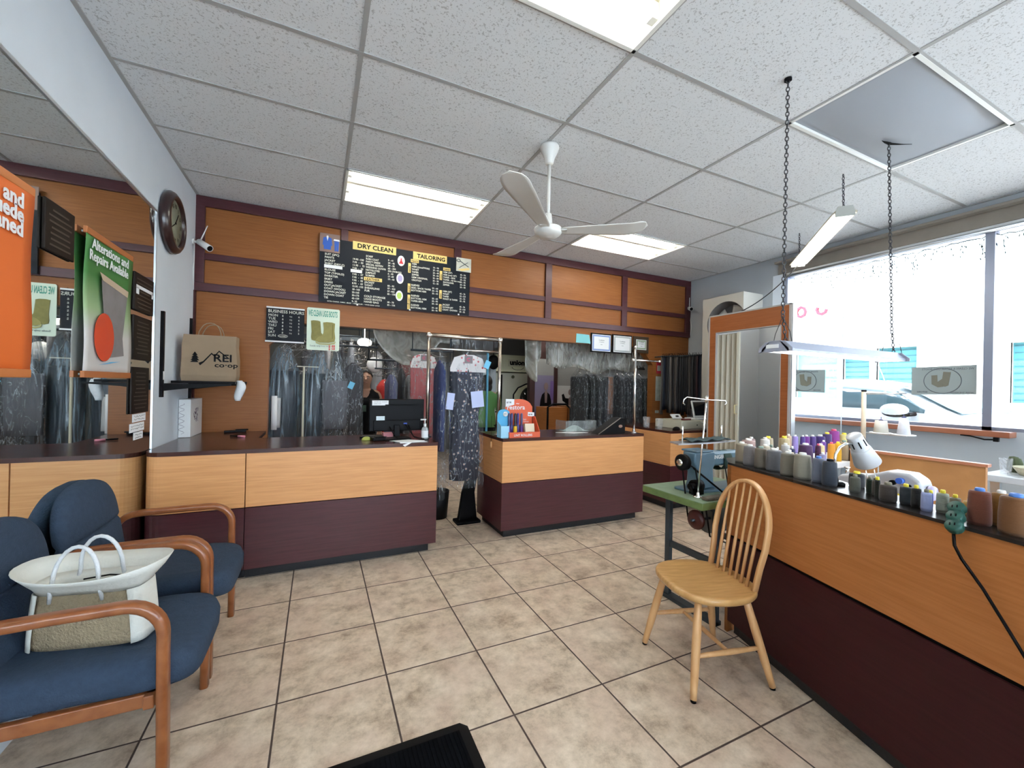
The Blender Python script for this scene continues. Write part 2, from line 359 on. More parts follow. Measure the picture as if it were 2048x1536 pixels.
st(MB().box(RX - .13, RX + .02, 1.28, 3.16, 1.055, 1.102), 'trim_5', wood('sill_board', (.30, .10, .05), (.40, .15, .08), (1, 1, 1)), bevel=.006)
st(MB().box(RX - .012, RX, 3.145, 3.265, 1.10, 2.83), 'trim_8', mat('jamb_lit_tone', (.80, .86, .92), .5))  # pale strip painted to stand in for daylight on the wall beside the window
# roller blind head rail
tag(MB().box(RX - .016, RX + .0, 1.0, 3.1, 2.80, 2.828).cyl((RX - .02, 1.0, 2.79), (RX - .02, 3.1, 2.79), .016, n=10).build('blind_rail', M_alu), 'thin aluminium blind rail along the top of the shop window', 'blind rail')
# unseen street front behind the photographer, its opening added to let in daylight
mb = MB(); mb.box(-1.2, 5.36, FY - .15, FY, 0, .35); mb.box(-1.2, 5.36, FY - .15, FY, 2.7, 3.32); mb.box(-1.2, -.8, FY - .15, FY, .35, 2.7); mb.box(4.9, 5.36, FY - .15, FY, .35, 2.7)
st(mb, 'wall_front', M_wallR)
w2 = st(MB().box(-.7, -.64, FY - .1, FY - .04, .35, 2.7).box(4.74, 4.8, FY - .1, FY - .04, .35, 2.7).box(-.7, 4.8, FY - .1, FY - .04, .35, .41).box(-.7, 4.8, FY - .1, FY - .04, 2.64, 2.7), 'added_window', M_frame)
MB().box(-.66, 4.76, FY - .075, FY - .07, .4, 2.65).build('pane', M_glass, w2)
# back room shell
st(MB().box(-1.2, 6.3, 8.5, 8.7, 0, 3.32), 'wall_back_room', M_wallB)
st(MB().box(6.0, 6.2, BY + .1, 8.5, 0, 3.32).box(5.14, 6.2, BY, BY + .1, 0, 3.32), 'wall_back_room_side', M_wallB)
# wall mirror on the left
mir = thing('wall_mirror', 'large wall mirror on the left wall behind the blue armchairs', 'mirror', (LX, 1.0, .12))
MB().box(LX, LX + .006, -2.2, 3.53, .12, 2.515).build('glass', M_mirror, mir)
mb = MB(); mb.box(LX, LX + .012, -2.2, 3.537, 2.515, 2.530); mb.box(LX, LX + .012, 3.53, 3.540, .91, 2.53); mb.box(LX, LX + .012, -2.2, 3.33, .105, .12)
mb.build('edge_channel', M_alu, mir)

# ------------------------------------------------------------ ceiling lamps
M_diff = mat('pan_enamel', (.80, .78, .68), .35)
def troffer(x0, x1, y0, y1, label):
    t = thing('troffer_light', label, 'ceiling light', ((x0 + x1) / 2, (y0 + y1) / 2, CZ), group='recessed fluorescent lights')
    mb = MB(); z = CZ; h = .10; mb.box(x0, x1, y0, y1, z + h, z + h + .01)
    mb.prism([(y0, z), (y0 + .008, z), (y0 + .06, z + h), (y0, z + h)], 'x', x0, x1); mb.prism([(y1, z), (y1, z + h), (y1 - .06, z + h), (y1 - .008, z)], 'x', x0, x1)
    mb.box(x0, x0 + .012, y0, y1, z, z + h); mb.box(x1 - .012, x1, y0, y1, z, z + h)
    mb.build('pan', M_diff, t)
    fr = MB(); w = .022
    fr.box(x0, x1, y0, y0 + w, z - .012, z + .004); fr.box(x0, x1, y1 - w, y1, z - .012, z + .004); fr.box(x0, x0 + w, y0, y1, z - .012, z + .004); fr.box(x1 - w, x1, y0, y1, z - .012, z + .004)
    fr.build('frame', M_refl, t, bevel=.002)
    ym = (y0 + y1) / 2
    for dy in (-.15, .15):
        MB().cyl((x0 + .05, ym + dy, z + .035), (x1 - .05, ym + dy, z + .035), .019, n=14).build('tube', M_tube, t)
        for x in (x0 + .012, x1 - .05): MB().box(x, x + .038, ym + dy - .02, ym + dy + .02, z + .012, z + .09).build('lamp_holder', M_white, t)
    MB().prism([(ym - .05, z + h), (ym - .02, z + .03), (ym + .02, z + .03), (ym + .05, z + h)], 'x', x0 + .015, x1 - .015).build('ballast_cover', M_diff, t)
    return t
troffer(X0, X0 + TX, Y0 - TY, Y0, 'recessed two-tube ceiling light above the menu board, left of the fan')
troffer(X0 + 2 * TX, X0 + 3 * TX, Y0 - TY, Y0, 'recessed two-tube ceiling light behind the right fan blade')
troffer(X0, X0 + TX, Y0 - 5 * TY, Y0 - 4 * TY, 'recessed ceiling light nearest the viewer, cut by the top edge')
for x, yl_ in ((.6, 5.35), (3.6, 5.9)):  # strips out of view, added to brighten the back room
    t = thing('added_strip_light', 'bare fluorescent strip on the back room ceiling, %s' % ('left side' if x < 1 else 'right side'), 'ceiling light', (x, yl_, 2.66), group='back room strip lights')
    MB().box(x - .62, x + .62, yl_ - .06, yl_ + .06, 2.70, 2.75).build('housing', M_refl, t)
    MB().cyl((x - .58, yl_, 2.675), (x + .58, yl_, 2.675), .019).build('tube', M_tubeb, t)
# sagging grey panel
px0, px1, py0, py1 = X0 + 2 * TX, X0 + 3 * TX, Y0 - 5 * TY, Y0 - 4 * TY
pn = thing('ceiling_panel', 'smooth grey sagging ceiling panel with a torn hole where a chain passes', 'ceiling panel', ((px0 + px1) / 2, (py0 + py1) / 2, CZ - .03))
MB().surf(lambda u, v: (px0 + .02 + (px1 - px0 - .04) * u, py0 + .02 + (py1 - py0 - .04) * v, CZ + .012 - .035 * math.sin(PI * u) * math.sin(PI * v) + .03 * max(0, 1 - abs(u - .82) * 4) * max(0, 1 - v * 5)), 32, 16).build('sheet', mat('grey_sheet', (.36, .39, .43), .6), pn, solid=.004)
MB().box(px0, px1, py0, py1, CZ + .07, CZ + .08).build('backing', M_blackm, pn)
mb = MB(); pts = [(-.10, 0), (-.05, .012), (.0, .02), (.09, .05), (.14, .075), (.05, .02), (.0, -.004), (-.05, -.006)]
mb.prism([(3.36 + a * .9, 1.40 - b * .9) for a, b in pts], 'z', CZ - .031, CZ - .028); mb.build('torn_hole', M_blackm, pn)
mb = MB(); w = .02
mb.box(px0, px1, py0, py0 + w, CZ - .006, CZ + .03); mb.box(px0, px1, py1 - w, py1, CZ - .006, CZ + .03); mb.box(px0, px0 + w, py0, py1, CZ - .006, CZ + .03); mb.box(px1 - w, px1, py0, py1, CZ - .006, CZ + .03)
mb.build('edge_frame', M_refl, pn)

# chains
def chain(mb, p0, p1, link=.03, r=.0027):
    p0 = Vector(p0); p1 = Vector(p1); d = p1 - p0; n = max(2, int(d.length / (link * .78))); d.normalize(); a = d.orthogonal().normalized(); b = d.cross(a)
    for i in range(n):
        c = p0.lerp(p1, (i + .5) / n); s = a if i % 2 else b
        pts = [c + d * (math.cos(t) * link / 2) + s * (math.sin(t) * link * .28) for t in [2 * PI * k / 8 for k in range(8)]]
        mb.tube(pts, r, 5, closed=True)
M_chain = mat('chain_steel', (.07, .07, .075), .6, spec=.2)
M_hub = mat('shade_enamel', (.34, .36, .44), .4)
# shop light A : white, over the spools
t = thing('shop_light', 'white shop light hanging on two long chains above the thread spools', 'hanging light', (2.80, 1.36, 1.60), group='chain-hung shop lights')
xa, xb = 2.17, 3.37; yc = 1.365; z = 1.60
def shade(mb, xa, xb, yc, z, w=.070, t=.028, h=.055):
    return mb.prism([(yc - w, z), (yc - w, z + .012), (yc - t, z + h), (yc + t, z + h), (yc + w, z + .012), (yc + w, z), (yc + w - .006, z), (yc + t, z + h - .008), (yc - t, z + h - .008), (yc - w + .006, z)], 'x', xa, xb)
shade(MB(), xa, xb, yc, z).build('shade', M_hub, t)
for x in (xa, xb - .01): MB().prism([(yc - .09, z - .004), (yc - .09, z + .014), (yc - .05, z + .052), (yc + .05, z + .052), (yc + .09, z + .014), (yc + .09, z - .004)], 'x', x, x + .01).build('end_cap', M_hub, t, bevel=.003)
MB().box(xa - .003, xa, yc - .02, yc + .045, z + .016, z + .036).build('socket_plate', M_paper, t)
for dy in (-.035, .035): MB().cyl((xa + .02, yc + dy, z + .012), (xb - .02, yc + dy, z + .012), .013, n=12).build('tube', M_tube, t)
for x, y, nm in ((2.232, 1.363, 'a'), (3.357, 1.40, 'b')):
    mb = MB(); chain(mb, (x, y, CZ - .003), (x, yc, z + .20), .028); chain(mb, (x, yc, z + .20), (x + .03, yc, z + .055), .026)
    mb.tube([(x - .02, yc - .06, z + .05), (x - .02, yc - .05, z + .10), (x, yc, z + .19), (x + .02, yc + .05, z + .10), (x + .02, yc + .06, z + .05)], .002, 5)
    mb.build('chain', M_chain, t)
MB().cyl((2.232, 1.363, CZ - .012), (2.232, 1.363, CZ), .018).build('ceiling_hook', M_black, t)
# shop light B : diagonal, near window
a = Vector((3.52, 1.72, 2.74)); b = Vector((4.52, 2.62, 2.72)); d = (b - a).normalized(); ang = math.atan2(d.y, d.x)
t = thing('shop_light', 'lit beige shop light hanging at an angle near the window on short chains', 'hanging light', (a + b) / 2, ang, group='chain-hung shop lights')
L = (b - a).length / 2
shade(MB(True), -L, L, 0, -.01, .075, .03, .05).build('shade', mat('shade_beige', (.55, .50, .38), .4), t)
M_cap2 = mat('cap_grey', (.40, .40, .36), .4)
for x in (-L - .012, L): MB(True).prism([(-.06, -.03), (-.06, 0), (-.045, .045), (.045, .045), (.06, 0), (.06, -.03)], 'x', x, x + .012).build('end_cap', M_cap2, t)
for dy in (-.035, .035): MB(True).cyl((-L + .02, dy, -.012), (L - .02, dy, -.012), .019, n=12).build('tube', M_tube, t)
for x, nz in ((-L + .03, CZ), (L - .05, CZ)):
    mb = MB(True); chain(mb, (x + .02, 0, nz - 2.745), (x, 0, .045), .026); mb.build('chain', M_chain, t)
# power cord of that light
def cat(p, q, sag, n=14): p = Vector(p); q = Vector(q); return [p.lerp(q, i / n) - Vector((0, 0, sag * 4 * (i / n) * (1 - i / n))) for i in range(n + 1)]
MB().tube(cat((4.48, 2.60, 2.70), (3.97, 2.85, 2.216), .05), .005, 6).build('hanging_cable', M_black, None, label='black cord running from the angled shop light down to the fitting booth top', cat='cord')

# ------------------------------------------------------------ ceiling fan
fx, fy, fz = 1.415, 2.455, 2.455
t = thing('ceiling_fan', 'white three-blade ceiling fan hanging on a rod in mid room', 'ceiling fan', (fx, fy, 2.42))
MB().lathe([(.0, CZ - .005), (.062, CZ - .005), (.066, CZ - .02), (.058, CZ - .045), (.036, CZ - .09), (.028, CZ - .125), (.02, CZ - .135), (.0, CZ - .135)], (fx, fy, 0), 28).build('canopy', M_fanw, t)
MB().cyl((fx, fy, CZ - .13), (fx, fy, fz + .05), .0115, n=16).build('rod', M_fanw, t)
MB().lathe([(0, fz + .125), (.020, fz + .125), (.024, fz + .12), (.030, fz + .05), (.036, fz + .03), (.0, fz + .03)], (fx, fy, 0), 20).build('collar', M_fanw, t)
MB().lathe([(0, fz + .035), (.06, fz + .035), (.092, fz + .025), (.098, fz + .012), (.092, fz + .006), (.094, fz - .006), (.086, fz - .018), (.07, fz - .030), (.04, fz - .038), (0, fz - .040)], (fx, fy, 0), 36).build('motor_housing', M_fanw, t)
for tip in ((.862, 1.894), (1.975, 2.100), (1.345, 3.16)):
    d = Vector((tip[0] - fx, tip[1] - fy, 0)); L = d.length; d.normalize(); s = Vector((-d.y, d.x, 0))
    def bl(u, v, d=d, s=s, L=L):
        x = .085 + (L - .085) * u
        w = .043 + .040 * min(1, u / .75)
        if u > .86: w *= math.sqrt(max(0.0, 1 - ((u - .86) / .14) ** 2)) * .98 + .02
        if u < .06: w *= .7 + .3 * u / .06
        y = (v - .5) * 2 * w
        tw = -.14 + .05 * u
        zz = math.sin(tw) * y - .35 * y * y + (.10 * max(0, u - .8)) + .006
        return Vector((fx, fy, fz)) + d * x + s * (y * math.cos(tw)) + Vector((0, 0, zz))
    bo = MB().surf(bl, 28, 8).build('blade', M_fanw, t, solid=.003)
    MB().obox(Vector((fx, fy, fz + .004)) + d * .10, (.06, .05, .006), Matrix((d, s, (0, 0, 1))).transposed()).build('blade_bracket', M_fanw, t)

# string of icicle lights along the window top
mb = MB(); rnd = random.Random(3); pts = []
for i in range(90):
    y = -.3 + 3.35 * i / 89; pts.append((RX + .05 + rnd.uniform(-.006, .006), y, 2.76 + rnd.uniform(-.015, .012)))
mb.tube(pts, .004, 5)
for i in range(3, 88):
    n = rnd.choice((1, 2, 3, 4)); x, y, z = pts[i]; p = Vector((x, y, z)); pl = [p.copy()]
    for k in range(n): p = p + Vector((rnd.uniform(-.004, .004), rnd.uniform(-.03, .03), -rnd.uniform(.025, .06))); pl.append(p.copy())
    mb.tube(pl, .0022, 4)
    for q in pl[1:]: mb.cyl(q, q + Vector((0, rnd.uniform(-.012, .012), -.024)), .0045, .001, n=5)
mb.build('icicle_light_string', mat('string_wire', (.01, .045, .045), .9, spec=0), None, label='unlit icicle light string dangling along the top of the shop window', cat='string lights')
# ------------------------------------------------------------ counters
def counter(label, x0, x1, yf, yb, ztop, left_side=False, rounded=False, right_side=False, group='service counters', name='counter_cabinet', oak=None):
    oak = oak or M_oakL
    t = thing(name, label, 'counter', ((x0 + x1) / 2, (yf + yb) / 2, 0), group=group)
    zt = ztop - .028; zm0, zm1 = .503, .508; zb = .075
    r = .10
    if rounded:
        def outl(o): 
            return [(x0 + o, yb)] + arc((x0 + r, yf + r), r - o, R(180), R(270), 8) + [(x1, yf + o), (x1, yb)]
        MB().prism(outl(.003), 'z', zm1, zt).build('upper_panel', oak, t)
        MB().prism(outl(0), 'z', zb, zm0).build('lower_panel', M_mah, t)
        MB().prism(outl(.06), 'z', 0, zb).build('toe_kick', M_blackkick, t)
    else:
        MB().box(x0 + .002, x1, yf + .003, yb, zm1, zt).build('upper_panel', oak, t, bevel=.0015)
        MB().box(x0, x1, yf, yb, zb, zm0).build('lower_panel', M_mah, t, bevel=.0015)
        MB().box(x0 + (.05 if left_side else 0), x1 - (.05 if right_side else 0), yf + .055, yb - .03, 0, zb).build('toe_kick', M_blackkick, t)
    return t
c1 = counter('left half of the long service counter, rounded end against the mirror', -1.012, -.448, 3.33, 3.97, .91, rounded=True)
c2 = counter('right half of the long service counter, in front of the desk monitor', -.444, .911, 3.33, 3.97, .91, right_side=True)
o = MB().box(-1.02, -.46, 3.99, 4.53, 0, .88).build('counter_cabinet', M_oakL, None, label='counter return along the left wall under the shelf', cat='counter')
MB().prism([(-1.014, 4.53)] + arc((-.912, 3.43), .10, R(180), R(270), 8) + [(.911, 3.328), (.911, 3.98), (-.445, 3.98), (-.445, 4.53)], 'z', .882, .91).build('worktop', M_top, None, label='dark brown L-shaped worktop on the long left service counter', cat='worktop')
c3 = counter('free-standing centre counter holding the lint roller display', 1.52, 3.18, 3.37, 3.99, .91, left_side=True, right_side=True)
MB().box(1.524, 3.18, 3.372, 3.99, .882, .91).build('worktop', M_top, None, label='dark brown worktop of the centre counter with lint roller display', cat='worktop')
c4 = counter('rear right counter below the hanging belts', 3.68, 4.95, 3.475, 4.45, .91, left_side=True)
MB().box(3.684, 4.95, 3.477, 4.45, .882, .91).build('worktop', M_top, None, label='dark worktop of the rear right counter under cash drawer and computer', cat='worktop')

# sewing bench (angled half wall with ledge)
def bx(y, off=0): return 2.17 + .28 * (y - 1.61) + off * 1.038
t = thing('sewing_bench', 'long angled bench wall in orange and maroon laminate carrying thread spools', 'counter', (bx(.3), .3, 0))
YN = -1.2
def slab(y0, y1, o0, o1, z0, z1): return MB().prism([(bx(y0, o0), y0), (bx(y1, o0), y1), (bx(y1, o1), y1), (bx(y0, o1), y0)], 'z', z0, z1)
MBB = lambda *a: slab(*a)
ob = slab(YN, 1.60, 0.002, .04, .562, .960).build('upper_panel', M_bench, t)
slab(YN, 1.60, -.004, .04, .070, .548).build('lower_panel', M_mahb, t)
slab(YN, 1.60, .008, .04, .548, .562).build('shadow_gap', M_black, t)
slab(YN, 1.58, .03, .05, 0, .070).build('toe_kick', M_blackkick, t)
slab(1.60, 1.622, -.004, .10, 0, .960).build('end_post', M_oak, t)
MB().prism([(bx(YN, -.004), YN), (bx(1.62, -.004), 1.62), (2.30, 1.73), (2.70, 1.73), (2.68, 1.36), (2.36, 1.30), (bx(1.05, .20), 1.02), (bx(YN, .18), YN)], 'z', .960, .972).build('ledge', mat('ledge_black', (.02, .018, .018), .25), t)

# white table behind carrying coloured cones
t = thing('side_table', 'white topped table behind the bench holding purple and yellow thread', 'table', (3.2, 1.75, 0))
MB().box(2.71, 3.80, 1.46, 2.02, .915, .95).build('tabletop', M_white, t, bevel=.004)
for x in (2.76, 3.75):
    for y in (1.52, 1.97): MB().box(x - .02, x + .02, y - .02, y + .02, 0, .915).build('leg', mat('leg_beige', (.5, .42, .3), .5) if x < 3 and y < 1.6 else bpy.data.materials['leg_beige'], t)

# wooden desk with back board toward window
M_ply = wood('plywood', (.36, .16, .05), (.48, .23, .08), (3, 3, 3), rough=.45, sc=2)
t = thing('work_desk', 'wooden desk with high back board in front of the window wall', 'desk', (3.0, 1.0, 0))
MB().box(3.06, 3.085, .86, 1.44, .35, 1.03).build('back_board', M_ply, t)
MB().box(3.05, 3.095, .85, 1.44, 1.03, 1.045).build('cap_rail', wood('cap_rail_wood', (.40, .15, .08), (.52, .22, .12)), t)
MB().box(2.32, 3.06, .80, 1.40, .72, .75).build('desktop', M_white, t, bevel=.003)
for x in (2.40, 3.0):
    for y in (.86, 1.34): MB().box(x - .02, x + .02, y - .02, y + .02, 0, .72).build('leg', M_black, t)
t = thing('work_table', 'grey topped work table by the window at the right edge', 'table', (4.3, .8, 0))
MB().box(3.80, 4.85, .35, 1.10, .86, .90).build('tabletop', mat('grey_top', (.52, .56, .60), .35), t, bevel=.004)
for x in (3.86, 4.79):
    for y in (.41, 1.04): MB().box(x - .02, x + .02, y - .02, y + .02, 0, .86).build('leg', M_alu, t)
MB().lathe([(0, 0), (.085, 0), (.115, .05), (.108, .05), (.08, .006), (0, .006)], (4.02, .90, .901), 20).build('basket', mat('cream_basket', (.62, .58, .42), .8, bump=.6, bs=90), None, label='shallow cream basket on the grey work table', cat='basket')
def clear_jar(x, y, z, r, h, label):
    return MB().lathe([(0, 0), (r * .8, 0), (r, h), (r - .003, h), (r * .8 - .003, .004), (0, .004)], (x, y, z), 20).build('clear_cup', film_mat('clear_cup', (.8, .82, .85), .12, .4, (3, 3, 3)), None, label=label, cat='cup')
clear_jar(3.93, 1.02, .901, .03, .10, 'clear ribbed plastic cup on the grey work table')

# ------------------------------------------------------------ thread spools
M_caps = {'w': mat('cap_white', (.75, .74, .70), .5), 'y': mat('cap_yellow', (.85, .70, .05), .5), 'b': mat('cap_blue', (.08, .22, .62), .5), 'g': mat('cap_green', (.20, .28, .24), .5), 'k': M_black, 'o': mat('cap_olive', (.22, .20, .14), .6), 'r': mat('cap_red', (.65, .08, .16), .5)}
SPOOLS = [
('beige', 2.261, 1.602, .972, .0333, .119, (.50, .42, .31), 'w', 'farthest in the front row, next to the blue sewing machine'),
('mauve grey', 2.218, 1.522, .972, .0334, .116, (.30, .27, .27), 'w', 'second from the far end of the front row'),
('taupe', 2.200, 1.448, .972, .0305, .116, (.26, .22, .165), 'g', 'third from the far end of the front row'),
('steel grey', 2.196, 1.372, .972, .0390, .116, (.22, .22, .235), 'w', 'widest grey one in the front row above the chair back'),
('olive beige', 2.150, 1.275, .972, .0333, .117, (.30, .265, .20), 'w', 'left neighbour of the cream one in the front row'),
('cream', 2.133, 1.197, .972, .0369, .124, (.46, .42, .33), 'w', 'front row, left of the light blue one'),
('light blue grey', 2.122, 1.122, .972, .0254, .12, (.25, .28, .38), 'b', 'with bright blue cap beside the slate one'),
('slate blue', 2.095, 1.062, .972, .0288, .118, (.045, .06, .09), 'k', 'left of the desk lamp foot'),
('wide black', 2.190, 1.003, .972, .029, .068, (.006, .006, .012), 'y', 'at the foot of the desk lamp'),
('olive grey', 2.066, .952, .972, .0185, .073, (.12, .12, .09), 'o', 'short, first right of the desk lamp'),
('dark green', 2.096, .915, .972, .0115, .07, (.02, .045, .025), 'o', 'narrow, between olive grey and brown grey'),
('brown grey', 2.083, .890, .972, .0114, .071, (.13, .10, .08), 'o', 'narrow, left of the black one with yellow cap'),
('black', 2.042, .866, .972, .0099, .083, (.012, .014, .008), 'y', 'narrow with yellow cap, left of the dark brown one'),
('dark brown', 2.018, .822, .972, .027, .073, (.055, .04, .033), 'o', 'squat, in the middle of the ledge'),
('dark slate', 2.032, .774, .972, .0182, .076, (.03, .04, .05), 'y', 'with yellow cap right of the squat brown one'),
('jet black', 2.014, .738, .972, .0149, .081, (.006, .006, .006), 'y', 'with tall yellow cap before the white sewing machine'),
('pale blue', 1.986, .700, .972, .0153, .077, (.42, .48, .80), 'o', 'with open top, right of the jet black one'),
('royal blue', 2.046, .710, .972, .0074, .066, (.03, .07, .40), 'y', 'thin, half hidden behind the pale blue one'),
('pale mint', 2.016, .668, .972, .0170, .08, (.42, .46, .38), 'y', 'with yellow cap right of the thin royal blue one'),
('khaki', 2.002, .632, .972, .0150, .074, (.28, .25, .17), 'y', 'left of the green power outlet block'),
('yellow tan', 2.085, .620, .95, .020, .078, (.55, .33, .08), 'w', 'behind the green power outlet block'),
('rust red', 1.950, .560, .972, .0280, .118, (.22, .055, .025), 'b', 'cone with blue cap right of the green outlet block'),
('golden brown', 2.004, .528, .972, .0241, .113, (.34, .16, .025), 'w', 'cone behind the bronze one near the right edge'),
('bronze brown', 1.919, .475, .972, .0374, .123, (.22, .085, .02), 'b', 'large cone with blue cap at the right edge'),
('pink mauve', 2.379, 1.643, .972, .041, .128, (.40, .26, .24), 'w', 'behind the first beige one at the far end'),
('mauve brown', 2.480, 1.695, .972, .0251, .128, (.28, .18, .18), 'w', 'back row, left of the white one'),
('white', 2.554, 1.655, .972, .0283, .128, (.75, .72, .68), 'w', 'back row at the far end'),
('khaki', 2.640, 1.690, .972, .030, .128, (.42, .35, .23), 'y', 'yellow capped, back row in front of the booth'),
('sand', 2.760, 1.663, .95, .0324, .15, (.50, .40, .23), 'y', 'yellow capped, right of the khaki one in the back row'),
('flat cream', 2.410, 1.560, .972, .0280, .103, (.5, .43, .33), 'w', 'middle row, behind the taupe one'),
('grey green', 2.465, 1.560, .972, .0200, .098, (.34, .32, .27), 'g', 'middle row, small, behind the steel grey one'),
('silver white', 2.475, 1.484, .972, .0233, .118, (.55, .53, .51), 'w', 'middle row below the sand coloured one'),
('pale pink', 2.430, 1.500, .972, .0150, .093, (.55, .38, .36), 'w', 'small, in the middle row behind the steel grey one'),
('peach', 3.086, 1.830, .95, .0198, .135, (.62, .44, .32), 'w', 'left of the lilac one on the white table'),
('lilac', 3.139, 1.815, .95, .0199, .13, (.38, .30, .74), 'w', 'back row of the white table beside the peach one'),
('violet', 3.175, 1.785, .95, .0162, .13, (.08, .04, .26), 'w', 'thin, left of the magenta purple one'),
('magenta purple', 3.220, 1.785, .95, .0217, .13, (.18, .03, .30), 'w', 'between two dark violet ones on the white table'),
('deep violet', 3.272, 1.772, .95, .0218, .13, (.09, .045, .24), 'w', 'right of the magenta purple one'),
('dark purple', 3.350, 1.764, .95, .033, .13, (.05, .02, .18), 'w', 'wide, in the middle of the white table'),
('navy purple', 3.440, 1.765, .95, .0304, .145, (.07, .04, .17), 'y', 'yellow capped, left of the tall magenta one'),
('bright magenta', 3.555, 1.780, .95, .038, .165, (.32, .045, .30), 'r', 'tallest cone with red cap on the white table'),
('pale yellow', 3.60, 1.735, .95, .0325, .14, (.75, .66, .25), 'y', 'behind the desk lamp shade on the white table'),
('charcoal', 3.68, 1.732, .95, .0214, .135, (.008, .008, .01), 'w', 'white capped, just left of the lamp shade'),
('small beige', 2.434, 1.437, .972, .0241, .088, (.5, .42, .29), 'w', 'short, behind the olive beige one'),
('navy', 2.535, 1.482, .972, .0162, .098, (.035, .035, .11), 'w', 'small, left of the wide plum one'),
('plum', 2.600, 1.445, .972, .0370, .118, (.06, .012, .08), 'w', 'wide dark one in front of the violets'),
('wine', 2.650, 1.405, .972, .0150, .118, (.08, .012, .055), 'r', 'narrow, right of the wide plum one'),
('cream yellow', 2.865, 1.504, .95, .0219, .12, (.75, .6, .32), 'w', 'at the front edge of the white table'),
('bright purple', 3.031, 1.575, .95, .0148, .125, (.20, .07, .40), 'w', 'slim, left of the orange one'),
('pale lilac', 2.640, 1.375, .972, .0185, .073, (.36, .32, .50), 'w', 'short, at the ledge corner by the white table'),
('orange', 2.973, 1.500, .95, .0207, .125, (.80, .33, .02), 'r', 'left of the golden yellow one'),
('golden yellow', 3.045, 1.500, .95, .0208, .125, (.85, .44, .01), 'y', 'right of the orange one'),
('tan', 3.128, 1.506, .95, .0277, .13, (.42, .31, .18), 'g', 'left of the lamp gooseneck on the white table'),
('light khaki', 3.195, 1.500, .95, .0196, .12, (.5, .40, .18), 'w', 'partly behind the lamp shade on the white table')]
for i, (nm, x, y, z, r, h, c, cap, wh) in enumerate(SPOOLS):
    c = tuple(q * (.62 if i < 8 else .8) for q in c); m = mat('thread_%d' % i, c, .75, bump=.35, bs=30, stretch=(1, 1, 22), var=.12, sheen=.2)
    t = thing('thread_spool', '%s thread spool, %s' % (nm, wh), 'thread spool', (x, y, z), group='thread spools')
    king = h > .1
    hb = h * (.92 if king else .86); r1 = r * (.90 if king else .95)
    MB(True).lathe([(0, .003), (r * .97, .003), (r, .012), (r * .99, hb * .5), (r1, hb - .008), (r1 * .93, hb - .002), (r1 * .3, hb), (0, hb)], n=22).build('thread', m, t)
    rc = max(.006, r * .42); _ = 0
    MB(True).lathe([(0, hb - .004), (rc, hb - .004), (rc, h - .004), (rc * .85, h), (rc * .4, h), (rc * .4, h - .01), (0, h - .01)], n=16).build('cap', M_caps[cap], t)
    MB(True).lathe([(0, 0), (r * .9, 0), (r * .9, .004), (0, .004)], n=16).build('foot', m, t)

# green outlet block with cord hanging over the bench edge
M_green = mat('green_rubber', (.012, .085, .065), .5)
t = thing('outlet_block', 'dark green extension cord outlet block lying over the bench edge', 'power outlet', (1.90, .60, .972))
dirv = Vector((.28, 1, 0)).normalized(); nrm = Vector((dirv.y, -dirv.x, 0))
c0 = Vector((bx(.60, .030), .60, 1.030)); c1_ = Vector((bx(.585, -.035), .585, .955))
u = (c1_ - c0); L = u.length; u.normalize(); w_ = dirv - u * dirv.dot(u); w_.normalize(); n_ = u.cross(w_)
rot = Matrix((u, w_, n_)).transposed(); cc = (c0 + c1_) / 2
mb = MB()
for k in range(3): mb.lathe([(0, -.012), (.020, -.012), (.022, -.006), (.022, .008), (.020, .012), (0, .012)], cc + u * (k - 1) * .036, 16, rot)
mb.obox(cc, (.095, .032, .023), rot); mb.build('body', M_green, t)
mb = MB(); s_ = 1 if n_.z > 0 else -1
for k in range(3):
    for q in (-.006, .006): mb.obox(cc + u * (k - 1) * .034 + w_ * q + n_ * .0125 * s_, (.009, .003, .002), rot)
mb.build('slot', M_black, t)
pts = [Vector(p) for p in [(bx(.585, -.036), .585, .945), (bx(.583, -.034), .583, .91), (bx(.57, -.02), .57, .87), (bx(.52, -.016), .52, .80), (bx(.46, -.014), .46, .70), (bx(.40, -.014), .40, .60), (bx(.30, -.016), .30, .45), (bx(.1, -.03), .1, .2), (bx(-.2, -.05), -.2, .012), (bx(-.8, -.05), -.8, .012)]]
MB().tube([p for p in pts], .0045, 8).build('power_cord', M_black, t)
# ------------------------------------------------------------ desk lamp
t = thing('desk_lamp', 'white gooseneck desk lamp with slotted shade standing on the bench ledge', 'lamp', (2.19, 1.06, .972))
M_lampw = mat('lamp_white', (.60, .61, .63), .35)
MB().lathe([(0, 0), (.028, 0), (.028, .01), (.02, .016), (0, .018)], (2.135, 1.05, .972), 20).build('base', M_black, t)
neck = [(2.135, 1.05, .985), (2.095, 1.045, 1.06), (2.095, 1.04, 1.115), (2.115, 1.035, 1.145), (2.15, 1.03, 1.160), (2.20, 1.03, 1.160)]
MB().tube(neck, .006, 8).build('gooseneck', M_chrome, t)
a = Vector((2.225, 1.035, 1.195)); b = Vector((2.315, 1.02, 1.068)); d = (b - a).normalized(); rot = Matrix((d.orthogonal().normalized(), d.cross(d.orthogonal().normalized()), d)).transposed()
LL = (b - a).length
MB().lathe([(0, 0), (.027, 0), (.030, .003), (.0302, .005), (.0345, LL * .46), (.0347, LL * .465), (.038, LL * .48), (.0385, LL * .49), (.052, LL), (.050, LL), (.036, LL * .5), (.032, LL * .46), (.026, .008), (0, .008)], a, 28, rot, cap=False).build('shade', M_lampw, t)
mb = MB()
